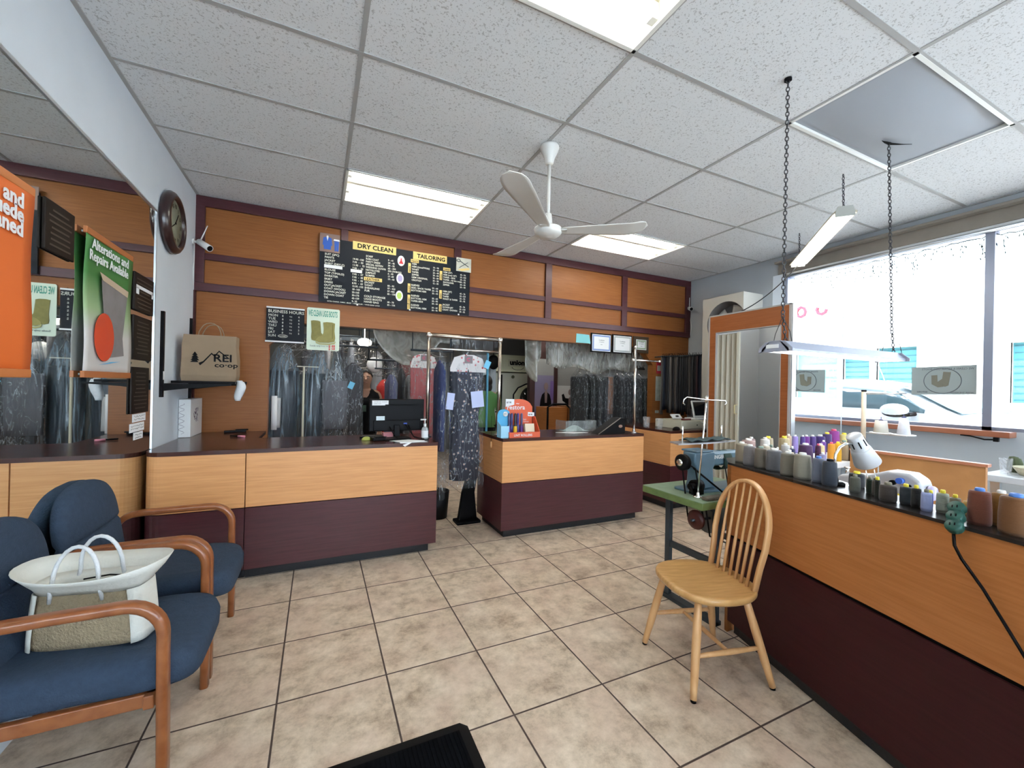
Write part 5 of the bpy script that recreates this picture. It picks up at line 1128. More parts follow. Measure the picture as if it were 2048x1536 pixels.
frame(4.045, 4.325, 1.904, 2.138, mat('frame_brown', (.05, .03, .015), .5), mat('border_green', (.35, .45, .32), .6), 'brown framed green certificate, smallest and rightmost', .045)
tag(MB().prism([(3.085, 2.105), (3.29, 2.10), (3.318, 1.975), (3.29, 1.985), (3.08, 1.985)], 'y', BY - .006, BY - .003).build('notice_sheet', mat('sheet_cyan', (.22, .58, .62), .6)), 'turquoise notice sheet taped left of the framed certificates', 'notice')
t = thing('notice_strip', 'red and white paper notices pinned under the chamfer beside the belts', 'notice', (4.47, BY, 1.3))
mb = MB().box(4.50, 4.60, BY - .004, BY - .001, 1.62, 1.80); mb.build('red_card', mat('card_red', (.45, .02, .04), .5), t)
MB().box(4.515, 4.58, BY - .006, BY - .004, 1.66, 1.74).box(4.49, 4.62, BY - .004, BY - .001, 1.22, 1.58).box(4.49, 4.56, BY - .004, BY - .001, 1.04, 1.08).build('paper', mat('notice_pale', (.45, .48, .42), .6, var=.5, vs=22), t)

# ------------------------------------------------------------ banners and plaques on the mirror
def banner(y0, y1, z0, z1, x, col, rail, label, name='hanging_banner', mats=None):
    t = thing(name, label, 'banner', (x, (y0 + y1) / 2, z0))
    zt = z1
    MB().surf(lambda u, v: (x + .003 * math.sin(3 + 5 * u) + .004 * math.sin(2 * PI * v * 1.2), y0 + (y1 - y0) * u, z0 + (zt - z0) * v), 10, 16).build('cloth', col, t, solid=.0015)
    for z, nm in ((z0, 'bottom_rail'), (z1, 'top_rail')): MB().box(x - .008, x + .008, y0 - .002, y1 + .002, z - .016, z + .016).build(nm, rail, t, bevel=.003)
    for yy in (y0 + .04, y1 - .04): MB().cyl((LX + .006, yy, z1), (x, yy, z1), .006, n=8).cyl((LX + .006, yy, z0), (x, yy, z0), .006, n=8).build('standoff', M_alu, t)
    return t
M_rail = mat('banner_rail', (.45, .15, .045), .45)
xo = LX + .024
t = banner(1.62, 2.185, 1.395, 2.085, xo, mat('banner_orange', (.82, .17, .03), .55, var=.1, vs=3), mat('rail_orange', (.60, .20, .06), .4), 'orange banner with white lettering at the left edge of the mirror')
mb = MB()
for s, z in (('Leather and', 2.000), ('Suede', 1.948), ('Cleaned', 1.896)): mb.text(s, (xo + .0085, 2.120, z), (0, 1, 0), (0, 0, 1), .076, 'RIGHT', sx=1.0, bold=.03)
mb.build('white_lettering', M_paper, t)
xg = LX + .024; gy0, gy1, gz0, gz1 = 2.575, 3.10, 1.40, 2.080
def green_mat():
    m = bpy.data.materials.new('banner_green'); t, b, o = nodes(m)
    tc = N(t, 'ShaderNodeTexCoord'); sp = N(t, 'ShaderNodeSeparateXYZ'); t.links.new(tc.outputs['Generated'], sp.inputs[0])
    rp = N(t, 'ShaderNodeValToRGB'); e = rp.color_ramp.elements; e[0].position = .30; e[0].color = (.62, .60, .58, 1); e[1].position = .72; e[1].color = (.05, .20, .045, 1)
    x = e.new(.48); x.color = (.35, .50, .26, 1)
    t.links.new(sp.outputs[2], rp.inputs[0]); t.links.new(rp.outputs[0], b.inputs['Base Color']); b.inputs['Roughness'].default_value = .5
    return m
t = banner(gy0, gy1, gz0, gz1, xg, green_mat(), M_rail, 'green banner Alterations and Repairs Available in front of the mirror')
mb = MB(); mb.text('Alterations and', (xg + .009, gy0 + .045, 2.008), (0, 1, 0), (0, 0, 1), .068, sx=.98, bold=.015); mb.text('Repairs Available', (xg + .009, gy0 + .022, 1.950), (0, 1, 0), (0, 0, 1), .068, sx=.93, bold=.015); mb.build('white_lettering', M_paper, t)
def fx_(pts, c, nm, o=.009): return MB().prism([(gy0 + a * (gy1 - gy0), gz0 + b * (gz1 - gz0)) for a, b in pts], 'x', xg + o - .001, xg + o).build(nm, c, t)
fx_([(.28, .70), (.86, .66), (.76, .30), (.80, .16), (.45, .13), (.36, .35)], mat('sleeve_grey', (.24, .22, .22), .7, var=.3, vs=12), 'sleeve_picture')
fx_([(.24, .75), (.88, .70), (.86, .65), (.30, .70)], mat('sleeve_lining', (.55, .42, .30), .7), 'lining_picture', .010)
fx_([(.35 + .20 * math.cos(q), .28 + .18 * math.sin(q)) for q in [2 * PI * k / 30 for k in range(30)]], mat('button_red', (.68, .07, .02), .4), 'button_picture', .0115)
fx_([(.25, .07), (.50, .10), (.72, .11), (.50, .09)], M_cb, 'thread_picture', .010)
# dark plaques stuck on the mirror
M_plq = mat('plaque_brown', (.011, .007, .005), .5, spec=.2)
def plaque(y0, y1, z0, z1, label, n):
    t = thing('wall_plaque', label, 'plaque', (LX + .008, (y0 + y1) / 2, z0), group='dark policy plaques on the mirror'); x = LX + .007
    MB().box(x, x + .012, y0, y1, z0, z1).build('plate', M_plq, t, bevel=.004)
    mb = MB(); rnd = random.Random(n); z = z1 - .04
    while z > z0 + .02:
        wv = (y1 - y0) * rnd.uniform(.5, .82); c = (y0 + y1) / 2; mb.box(x + .012, x + .0126, c - wv / 2, c + wv / 2, z, z + .007); z -= .024
    mb.build('engraved_lines', mat('engraved', (.06, .045, .03), .5) if n == 1 else bpy.data.materials['engraved'], t)
    return t
plaque(2.28, 2.50, 1.90, 2.11, 'dark rounded plaque on the mirror between the orange and green banners', 1)
p_ = plaque(3.17, 3.48, 1.80, 2.03, 'upper dark plaque with white tape right of the green banner', 2)
MB().box(LX + .0195, LX + .021, 3.19, 3.46, 1.935, 1.955).box(LX + .0195, LX + .021, 3.19, 3.23, 1.90, 1.94).box(LX + .0195, LX + .021, 3.44, 3.46, 1.91, 1.945).build('white_tape', M_paper, p_)
plaque(3.17, 3.46, 1.50, 1.77, 'middle dark plaque right of the green banner', 3)
plaque(3.16, 3.43, 1.17, 1.455, 'lower dark plaque right of the green banner', 4)
for y0, y1, z0, z1, w in ((3.22, 3.42, 1.115, 1.165, 'top'), (3.18, 3.40, 1.055, 1.108, 'middle'), (3.24, 3.38, 1.005, 1.05, 'bottom')):
    t = thing('paper_note', 'small handwritten paper note on the mirror, %s of three' % w, 'note', (LX + .007, (y0 + y1) / 2, z0), group='handwritten notes on the mirror')
    MB().box(LX + .0065, LX + .008, y0, y1, z0, z1).build('sheet', M_paper, t)
    mb = MB()
    for k in range(2):
        zz = z1 - .016 - k * .018; rnd = random.Random(int(y0 * 100) + k)
        mb.tube([(LX + .0085, y0 + .015 + (y1 - y0 - .03) * i / 18, zz + rnd.uniform(-.005, .005)) for i in range(19)], .0009, 4)
    mb.build('handwriting', M_black, t)

# ------------------------------------------------------------ belts on the right
M_b = [mat('belt_%d' % i, c, .55) for i, c in enumerate(((.010, .011, .014), (.006, .006, .008), (.035, .033, .036), (.012, .014, .022), (.030, .006, .010), (.10, .085, .075), (.02, .03, .022), (.008, .014, .03)))]
A = Vector((4.47, 4.42, 1.86)); B = Vector((4.93, 3.93, 1.88))
t = thing('belt_rail', 'metal rail at the right wall carrying the hanging belts', 'rail', A)
MB().cyl(A, B, .008).build('bar', M_steelb, t); MB().cyl(A, (A.x, BY, A.z), .008).cyl(B, (RX, B.y, B.z), .008).build('wall_arm', M_steelb, t)
d = (B - A).normalized(); proto = None; rnd = random.Random(11)
cols = ['black', 'black', 'charcoal', 'dark navy', 'dark wine', 'taupe', 'dark olive', 'navy']
nB = 24
for i in range(nB):
    p = A.lerp(B, (i + .5) / nB); k = rnd.choice((0, 0, 1, 1, 2, 3, 4, 5, 6, 7)) if i not in (4, 13, 20) else 5
    L = rnd.uniform(.76, .86); w = .010
    s = thing('hanging_strap', '%s strap hanging on the right wall rail, %s from the back wall' % (cols[k], ['1st', '2nd', '3rd', '4th', '5th', '6th', '7th', '8th', '9th', '10th', '11th', '12th', '13th', '14th', '15th', '16th', '17th', '18th', '19th', '20th', '21st', '22nd', '23rd', '24th'][i]), 'strap', (p.x, p.y, p.z), group='straps on the right wall rail')
    n = Vector((-d.y, d.x, 0))
    ph = rnd.uniform(0, 6)
    MB().surf(lambda u, v: p + d * ((v - .5) * (.034 + .008 * u) + .004 * math.sin(6 * u + ph)) + n * (.012 * math.sin(PI * v + ph) + .01) + Vector((0, 0, .015 - L * u)), 10, 4).build('strap', M_b[k], s, solid=.004)
    q = MB()
    q.tube([p + n * .012 * math.cos(a) + Vector((0, 0, .012 * math.sin(a) + .002)) for a in [PI * j / 8 * 2 for j in range(8)]], .003, 5, closed=True)
    q.tube([p + Vector((0, 0, .012)), p + d * rnd.uniform(-.02, .02) + Vector((0, 0, .04)), p + d * rnd.uniform(-.03, .03) + n * .01 + Vector((0, 0, .03))], .003, 4)
    q.build('hook', M_black, s)

# ------------------------------------------------------------ wall cabinet with round opening
t = thing('wall_vent_cabinet', 'white cabinet with large round grey fan opening on the right wall', 'vent cabinet', (4.9, 3.68, 1.2))
cx0 = 4.77; cy0, cy1 = 3.40, 3.985; cz1 = 2.63; cc = (3.64, 2.27); rr = .275
n = 40; ring_o = []; ring_i = []
pan = MB()
vsx = [(cx0, cc[0] + rr * math.cos(2 * PI * k / n), cc[1] + rr * math.sin(2 * PI * k / n)) for k in range(n)]
def toedge(k):
    a = 2 * PI * k / n; c, s = math.cos(a), math.sin(a); tt = 9
    if c > 1e-6: tt = min(tt, (cy1 - cc[0]) / c)
    if c < -1e-6: tt = min(tt, (cy0 - cc[0]) / c)
    if s > 1e-6: tt = min(tt, (cz1 - cc[1]) / s)
    if s < -1e-6: tt = min(tt, (1.25 - cc[1]) / s)
    return (cx0, cc[0] + c * tt, cc[1] + s * tt)
pan.add(vsx + [toedge(k) for k in range(n)], [(k, (k + 1) % n, n + (k + 1) % n, n + k) for k in range(n)])
for ya, za, yb2, zb in ((cy1, cz1, 0, 0),): pass
# corner fillers
for yy, zz in ((cy0, cz1), (cy1, cz1), (cy0, 1.25), (cy1, 1.25)):
    ks = sorted(range(n), key=lambda k: (toedge(k)[1] - yy) ** 2 + (toedge(k)[2] - zz) ** 2)[:2]
    pan.add([toedge(ks[0]), toedge(ks[1]), (cx0, yy, zz)], [(0, 1, 2)])
M_wcab = mat('cabinet_cream', (.60, .58, .52), .5, var=.06)
pan.build('front_panel', M_wcab, t)
MB().box(cx0, RX, cy0 - .003, cy0, 1.25, cz1).box(cx0, RX, cy1, cy1 + .003, 1.25, cz1).box(cx0, RX, cy0, cy1, cz1 - .003, cz1).box(cx0, RX, cy0, cy1, 1.25, 1.253).build('side_panel', M_wcab, t)
mb = MB(); mb.rings([[(x, cc[0] + rr * math.cos(2 * PI * k / n), cc[1] + rr * math.sin(2 * PI * k / n)) for k in range(n)] for x in (cx0, cx0 + .22)], cap=False); mb.add([(cx0 + .22, cc[0] + rr * math.cos(2 * PI * k / n), cc[1] + rr * math.sin(2 * PI * k / n)) for k in range(n)], [list(range(n))])
mb.build('fan_recess', mat('recess_grey', (.22, .21, .21), .6), t)
for k in range(4):
    a = 2 * PI * k / 4 + .6
    MB().surf(lambda u, v: (cx0 + .12 + .04 * (v - .5), cc[0] + (.04 + .20 * u) * math.cos(a + (v - .5) * .9), cc[1] + (.04 + .20 * u) * math.sin(a + (v - .5) * .9)), 6, 6).build('fan_blade', mat('vent_blade', (.40, .39, .37), .4) if k == 0 else bpy.data.materials['vent_blade'], t, solid=.003)
MB().cyl((cx0 + .08, cc[0], cc[1]), (cx0 + .22, cc[0], cc[1]), .045).build('fan_hub', bpy.data.materials['vent_blade'], t)

# ------------------------------------------------------------ fitting booth
t = thing('fitting_booth', 'free-standing fitting booth with orange frame, accordion door and mirror side', 'fitting booth', (4.36, 2.77, 0))
bxx, byy, bz = 3.95, 2.335, 2.21; X1 = 4.78; Y1 = 3.215
M_boo = wood('booth_orange', (.30, .085, .020), (.38, .12, .034), rough=.4)
mb = MB(); mb.box(bxx, bxx + .045, byy + .02, 2.43, 0, bz - .008); mb.box(bxx, bxx + .045, 3.125, Y1 - .01, 0, bz - .008); mb.box(bxx, bxx + .045, 2.43, 3.125, 2.02, bz - .008); mb.build('door_frame', M_boo, t)
M_edge = mat('edge_grey', (.42, .40, .38), .5)
mb = MB(); mb.box(bxx - .004, bxx + .05, byy + .0, Y1, bz - .010, bz + .004); mb.box(bxx - .004, bxx + .05, byy + .0, byy + .022, 0, bz); mb.box(bxx - .004, bxx + .05, Y1 - .012, Y1 + .004, 0, bz); mb.box(bxx - .003, bxx + .045, 2.426, 2.434, 0, 2.02); mb.box(bxx - .003, bxx + .045, 3.121, 3.129, 0, 2.02); mb.box(bxx - .003, bxx + .045, 2.43, 3.125, 2.016, 2.024); mb.build('edge_band', M_edge, t)
MB().box(bxx + .05, X1, byy, byy + .02, 0, bz).build('side_board', M_edge, t)
MB().box(bxx + .055, X1 - .004, byy - .006, byy, .05, bz - .004).build('side_mirror', mat('clear_mirror', (.93, .96, .96), .01, 1), t)
mb = MB(); mb.box(bxx + .0, bxx + .058, byy - .012, byy, 0, bz); mb.box(X1 - .006, X1, byy - .010, byy, 0, bz); mb.build('mirror_trim', M_alu, t)
MB().box(X1, X1 + .02, byy, Y1, 0, bz).box(bxx + .05, X1, Y1 - .02, Y1, 0, bz).build('inner_wall', mat('booth_grey', (.50, .53, .56), .5), t)
MB().box(X1 - .002, X1 + .0, 2.86, 2.864, 0, bz).build('wall_seam', M_edge, t)
acc = MB(); pts = []
for k in range(9): pts.append((bxx + .02 + (.060 if k % 2 else 0), 2.885 + [0, .012, .06, .072, .12, .132, .18, .192, .238][k]))
for k in range(8):
    a, b = pts[k], pts[k + 1]; acc.add([(a[0], a[1], .03), (b[0], b[1], .03), (b[0], b[1], 2.0), (a[0], a[1], 2.0)], [(0, 1, 2, 3)])
acc.build('accordion_door', mat('accordion_cream', (.52, .48, .38), .5), t, solid=.004)
MB().box(bxx + .005, bxx + .03, 2.855, 2.885, .03, 2.0).build('lead_post', mat('lead_cream', (.58, .57, .48), .5), t, bevel=.003)
MB().tube([(bxx + .005, 2.868, 1.15), (bxx - .03, 2.868, 1.155), (bxx - .03, 2.868, 1.24), (bxx + .005, 2.868, 1.245)], .006, 8).build('door_handle', mat('handle_yellow', (.62, .54, .30), .4), t)
# boot sign on the window glass (seen from behind)
t = thing('window_sign', 'grey boot repair sign stuck on the shop window, seen from behind', 'sign', (RX + .06, 1.74, 1.39), group=None)
xs_ = RX + .060
MB().prism([(1.525, 1.402), (1.955, 1.390), (1.957, 1.650), (1.525, 1.662)], 'x', xs_, xs_ + .003).build('sheet', mat('sign_grey', (.30, .34, .33), .8), t)
mb = MB(); c = (1.742, 1.522)
mb.tube([(xs_ - .001, c[0] + .125 * math.cos(q), c[1] + .115 * math.sin(q)) for q in [2 * PI * k / 40 for k in range(40)]], .0025, 5, closed=True); 
mb.text('WE CLEAN & REPAIR UGG BOOTS', (xs_ - .001, 1.54, 1.622), (0, 1, 0), (0, 0, 1), .026, sx=.86); mb.text('BEFORE', (xs_ - .001, 1.84, 1.41), (0, 1, 0), (0, 0, 1), .022); mb.text('AFTER THE REPAIR', (xs_ - .001, 1.54, 1.41), (0, 1, 0), (0, 0, 1), .018)
mb.build('printed_outline', mat('print_grey', (.10, .11, .13), .8), t)
MB().prism([(1.685, 1.60), (1.735, 1.605), (1.742, 1.54), (1.775, 1.51), (1.775, 1.475), (1.72, 1.468), (1.70, 1.48)], 'x', xs_ - .002, xs_).build('boot_picture', mat('boot_print', (.17, .16, .12), .8), t)
MB().prism([(1.775, 1.575), (1.815, 1.572), (1.812, 1.49), (1.77, 1.462), (1.735, 1.468), (1.735, 1.49), (1.772, 1.512)], 'x', xs_ - .0035, xs_ - .0021).build('boot_picture', bpy.data.materials['boot_print'], t)
# ------------------------------------------------------------ garments
def g_rings(prof, folds, amp, seed, n=36, ex=.8):
    rnd = random.Random(seed); ph = [rnd.uniform(0, 6) for _ in range(4)]; rs = []
    for z, a, b in prof:
        pl = []
        for k in range(n):
            th = 2 * PI * k / n; c, s = math.cos(th), math.sin(th)
            X = (abs(c) ** ex) * (1 if c > 0 else -1); Y = (abs(s) ** ex) * (1 if s > 0 else -1)
            f = 1 + amp * (math.sin(folds * th + ph[0] + z * 2) + .5 * math.sin((folds * 2 + 1) * th + ph[1] - z * 3))
            pl.append((a * X * f, b * Y * (f + amp * math.sin(folds * th + ph[2])), z))
        rs.append(pl)
    return rs
def garment(label, loc, rz, m, w=.22, d=.07, top=-.10, h=.75, kind='jacket', film=True, seed=1, ticket=None, film_h=None, cape=None, fm=None, group='garments in plastic covers', name=None, print_=None):
    """local x = shoulder line; hangs from z=0 (rail)"""
    t = thing(name or {'jacket': 'jacket', 'pants': 'trousers', 'dress': 'dress'}[kind], label, {'jacket': 'jacket', 'pants': 'trousers', 'dress': 'dress'}[kind], loc, rz, group)
    hk = MB(True).tube([(0, 0, -.075), (0, 0, -.035), (.012, 0, -.022), (.016, 0, -.006), (.008, 0, .008), (-.006, 0, .008), (-.012, 0, -.002)], .0022, 6)
    hk.tube([(-w * .95, 0, top - .06), (0, 0, -.075), (w * .95, 0, top - .06)], .0025, 6); hk.build('wire_hanger', M_chrome, t)
    b = top - h; mb = MB(True)
    if kind == 'pants':
        prof = [(top, w * .98, d * .35), (top - .02, w, d * .7), (top - h * .4, w * .97, d * .8), (top - h * .8, w * .92, d * .8), (b, w * .9, d * .75)]
        am, fo = .05, 5
    elif kind == 'dress':
        prof = [(top, w * .75, d * .5), (top - .05, w * .85, d * .8), (top - .3 * h, w * .8, d), (top - .45 * h, w * .7, d), (top - .75 * h, w * .8, d * 1.1), (b, w * .72, d * 1.1)]
        am, fo = .10, 9
    else:
        prof = [(top + .035, w * .18, d * .35), (top + .02, w * .30, d * .5), (top - .03, w * .80, d * .8), (top - .07, w * .97, d), (top - .2, w, d), (top - .5 * h, w * .95, d), (b, w * .93, d)]
        am, fo = .045, 6
    mb.rings(g_rings(prof, fo, am, seed)); mb.build('garment', m, t)
    if film:
        fh = film_h or h + .10
        prof = [(-.02, .02, .02), (-.06, w * .45, d * .5), (top - .0, w * 1.02, d * 1.05), (top - .2, w * 1.12, d * 1.25), (top - fh * .6, w * 1.08, d * 1.25), (top - fh, w * 1.15, d * 1.35)]
        MB(True).rings(g_rings(prof, 4, .05, seed + 9), cap=False).build('plastic_cover', fm or M_film, t)
    if ticket:
        MB(True).obox((w * ticket[0], -d * 1.5, ticket[1]), (.055, .002, .075), Matrix.Rotation(.4, 3, 'Y')).build('paper_ticket', mat('ticket_blue', (.16, .50, .72), .6) if 'ticket_blue' not in bpy.data.materials else bpy.data.materials['ticket_blue'], t)
    if cape:
        c = MB(True).prism([(-w * 1.02, top - .045), (-w * .8, -.075), (-.05, -.045), (.05, -.045), (w * .8, -.075), (w * 1.02, top - .045), (w * 1.0, top - .075), (-w * 1.0, top - .075)], 'y', -d * .9, -d * .85); c.build('paper_cape', spots_mat('cape_print', (.62, .60, .60), (.50, .10, .12), 26, .22, .32) if 'cape_print' not in bpy.data.materials else bpy.data.materials['cape_print'], t)
        MB(True).box(-.04, .04, -d * .93, -d * .9, -.125, -.055).build('cape_badge', mat('badge_grey', (.20, .17, .18), .6) if 'badge_grey' not in bpy.data.materials else bpy.data.materials['badge_grey'], t)
        MB(True).text('C', (-.02, -d * .94, -.105), size=.045, bold=.04).build('badge_letter', M_caps['r'], t)
    return t
def cm(n, c, **k): return mat('cloth_' + n, c, .85, var=.2, vs=12, bump=.35, bs=25, stretch=(3, 3, .6), **k)
def rail(label, x0, x1, y, z, wall=True):
    t = thing('garment_rail', label, 'rail', ((x0 + x1) / 2, y, z)); MB().cyl((x0, y, z), (x1, y, z), .012).build('bar', M_steelb, t)
    mb = MB()
    for x in (x0 + .02, x1 - .02): mb.cyl((x, y, z), (x, y, 2.75), .006)
    mb.build('hanger_rod', M_steelb, t); return t
# left bay
rail('steel garment rail behind the left part of the opening', -.98, .62, 4.92, 1.80)
lb = [(-.36, (.012, .016, .026), 'navy'), (-.19, (.022, .030, .042), 'slate')]
garment('dark navy coat in thick plastic, leftmost in the pass-through', (-.34, 4.92, 1.80), R(4), cm('navy', (.010, .013, .022)), .15, .07, -.30, .85, 'pants', seed=2, fm=M_film3, film_h=.9)
garment('dark slate coat in thick plastic, second from the left in the pass-through', (-.02, 4.92, 1.80), R(-3), cm('slate', (.020, .028, .040)), .13, .07, -.32, .85, 'pants', seed=3, fm=M_film3, film_h=.9)
garment('black coat in plastic behind the grey trousers', (.18, 4.92, 1.80), R(0), cm('coal', (.012, .014, .018)), .065, .05, -.30, .85, 'jacket', seed=4, fm=M_film3, film_h=.9)
garment('grey trousers folded on a hanger in clear plastic left of the man', (.165, 4.76, 1.60), R(2), cm('grey', (.115, .12, .14)), .125, .03, -.19, .52, 'pants', seed=5, film_h=.66, ticket=(1.25, -.24))
garment('dark grey plastic-covered jacket right behind the grey trousers', (.35, 4.92, 1.80), R(5), cm('dgrey', (.035, .034, .040)), .11, .06, -.22, .85, 'jacket', seed=6)
tag(MB().surf(lambda u, v: (-.40 + .06 * math.sin(PI * v), 4.70 + .01 * u, .92 + .30 * u), 6, 6).surf(lambda u, v: (-.42 + .05 * v, 4.70, .90 + .34 * u), 2, 2).build('white_shirt_sleeve', M_paper, solid=.02), 'strip of white shirt showing at the left edge of the opening', 'shirt')
tag(MB().cyl((-.138, 4.72, .0), (-.138, 4.72, 1.545), .010).box(-.20, .0, 4.716, 4.724, 1.54, 1.548).build('stand_pole', M_cream), 'thin cream stand pole among the plastic covers on the left', 'pole')
# middle bay garments
rail('steel garment rail behind the desk monitor', .50, 1.55, 4.95, 1.66)
garment('red knitted dress hanging behind the man', (.87, 6.05, 1.60), R(75), mat('red_knit', (.40, .025, .02), .9, bump=.6, bs=60), .20, .11, -.19, .85, 'jacket', seed=7, film=False)
rail('short steel rail carrying the red dress', .72, 1.05, 6.05, 1.60)
garment('blue grey jacket in clear plastic right of the red dress', (.78, 4.95, 1.66), R(90), cm('bluegrey', (.085, .095, .19)), .20, .06, -.20, .80, 'jacket', seed=8)
garment('black dress in clear plastic next to the blue grey jacket', (.895, 4.95, 1.66), R(90), cm('blk', (.008, .008, .010)), .20, .025, -.12, .80, 'jacket', seed=9)
garment('white patterned shirt in clear plastic with blue ticket', (.985, 4.95, 1.66), R(90), mat('white_pattern', (.72, .74, .74), .8, c2=(.12, .12, .14), vs=35), .20, .035, -.20, .85, 'jacket', seed=10, ticket=(.6, -.18))
rail('thin steel rail carrying the pink trousers', .95, 1.45, 4.72, 1.78)
garment('dusty pink trousers under a printed paper cape in clear plastic', (1.10, 4.72, 1.78), R(2), mat('pink_cloth', (.42, .10, .11), .8, var=.35, vs=9, bump=.5, bs=18, stretch=(4, 4, .5)), .155, .035, -.13, .92, 'pants', seed=11, cape=True)
# floral dress on the chrome rack
def floral():
    m = bpy.data.materials.new('floral_cloth'); t, b, o = nodes(m)
    tc = N(t, 'ShaderNodeTexCoord'); n = N(t, 'ShaderNodeTexVoronoi'); n.inputs['Scale'].default_value = 24; t.links.new(tc.outputs['Object'], n.inputs['Vector'])
    rp = N(t, 'ShaderNodeValToRGB'); e = rp.color_ramp.elements; rp.color_ramp.interpolation = 'CONSTANT'
    e[0].position = 0; e[0].color = (.55, .38, .34, 1); e[1].position = .30; e[1].color = (.010, .012, .030, 1); x = e.new(.16); x.color = (.30, .20, .08, 1); x = e.new(.22); x.color = (.10, .12, .20, 1)
    t.links.new(n.outputs['Distance'], rp.inputs[0]); t.links.new(rp.outputs[0], b.inputs['Base Color']); b.inputs['Roughness'].default_value = .8
    return m
g = garment('dark floral dress in clear plastic hanging on the chrome pipe rack', (1.26, 3.66, 1.715), R(2), floral(), .175, .06, -.13, 1.08, 'dress', seed=12, cape=True, ticket=(1.0, -.13), film_h=1.15)
MB().obox((1.08, 3.56, 1.24), (.07, .002, .15), Matrix.Rotation(.12, 3, 'Y')).build('inner_label', mat('label_lilac', (.50, .56, .80), .6), g)
MB().obox((1.34, 3.56, 1.26), (.12, .002, .15), Matrix.Rotation(-.12, 3, 'Y')).build('inner_label', bpy.data.materials['label_lilac'], g)
garment('blue dress in long plastic just left of the floral dress', (1.005, 3.66, 1.715), R(90), cm('blue', (.015, .03, .12)), .15, .035, -.14, .78, 'jacket', seed=13, film_h=1.20)
MB().surf(lambda u, v: (1.475 + .012 * math.cos(2 * PI * v), 3.66 + .012 * math.sin(2 * PI * v), 1.70 - .75 * u), 8, 8).build('strap', mat('teal_strap', (.06, .22, .32), .6), None, label='teal strap hanging beside the right post of the chrome rack', cat='strap')
garment('royal blue garment hanging low behind the floral dress', (1.50, 4.72, 1.30), R(50), cm('royal', (.012, .03, .40)), .10, .05, -.25, .42, 'jacket', seed=14, film=False)
rail('low steel rail carrying the royal blue garment', 1.40, 1.64, 4.72, 1.30)
# black bins standing on the floor between the counters
t = thing('office_chair_base', 'black upright stand on the floor between the counters', 'stand', (1.33, 3.95, 0))
MB().prism([(1.30, .02), (1.50, .02), (1.47, .30), (1.52, .62), (1.46, .64), (1.40, .5), (1.34, .3)], 'y', 3.92, 3.98).build('upright', M_black, t, bevel=.01)
MB().box(1.27, 1.52, 3.86, 4.02, 0, .03).build('foot', M_black, t, bevel=.008)
tag(MB().lathe([(0, 0), (.10, 0), (.12, .28), (.11, .28), (.09, .01), (0, .01)], (1.16, 4.2, 0), 20).build('waste_bin', M_black), 'black waste bin on the floor behind the rack garments', 'bin')
# right bay: row of black clothes
rail('steel garment rail behind the centre counter', 3.30, 4.62, 4.92, 1.70)
rb_ = [(3.40, 'first', (.006, .006, .008)), (3.52, 'second', (.007, .007, .008)), (3.65, 'third', (.010, .010, .012)), (3.76, 'fourth', (.012, .013, .018)), (3.915, 'tan', (.22, .105, .055)), (4.06, 'fifth', (.010, .012, .018)), (4.17, 'sixth', (.006, .006, .010)), (4.28, 'seventh', (.009, .012, .018)), (4.38, 'eighth', (.012, .012, .014)), (4.50, 'ninth', (.006, .008, .008))]
for i, (x, nm, c) in enumerate(rb_):
    if nm == 'tan': garment('tan brown trousers in clear plastic among the black clothes', (x, 4.88, 1.70), R(0), mat('tan_leather', c, .4, bump=.4, bs=14), .068, .04, -.14, .55, 'pants', seed=31, film_h=.7)
    else: garment('black garment in clear plastic, %s from the left behind the centre counter' % nm, (x, 4.92, 1.70), R(90), cm('bk%d' % i, c), .20, .038, -.15, .82 + .03 * (i % 3), 'jacket' if i % 3 else 'pants', seed=20 + i)
# film drapes
def drape(label, fn, m, th=.001):
    return tag(MB().surf(fn, 24, 18).build('plastic_drape', m, solid=th), label, 'plastic sheet', 'plastic drapes over the opening')
drape('big translucent plastic sheet sagging from the lintel above the monitor', lambda u, v: (.56 + 1.0 * u - .06 * math.sin(PI * v) * (1 - u), 4.80 + .20 * math.sin(PI * u) * math.sin(PI * v) + .015 * math.sin(22 * u), 2.74 - (.82 + .30 * math.sin(PI * min(1, u * 1.35)) ** .8 + .04 * u) * v), M_film2)
drape('long translucent plastic sheet hanging right of the dryer machine', lambda u, v: (2.42 + .30 * u + .05 * v * (1 - u), 4.80 + .08 * math.sin(9 * u), 2.74 - (.94 + .35 * math.sin(PI * u)) * v), M_film2)
drape('wide translucent plastic sheet above the black clothes', lambda u, v: (2.78 + 1.72 * u, 4.78 + .05 * math.sin(19 * u + 3 * v), 2.74 - (1.04 + .04 * math.sin(17 * u) + .08 * math.sin(PI * u)) * v), film_mat('grey_drape', (.40, .40, .36), .50, .85, (4, 4, 1.5), .25, .08))
drape('narrow plastic sheet hanging behind the chrome rack top', lambda u, v: (1.42 + .62 * u, 4.72 + .03 * math.sin(14 * u), 2.74 - (.86 + .15 * math.sin(PI * u)) * v), M_film)
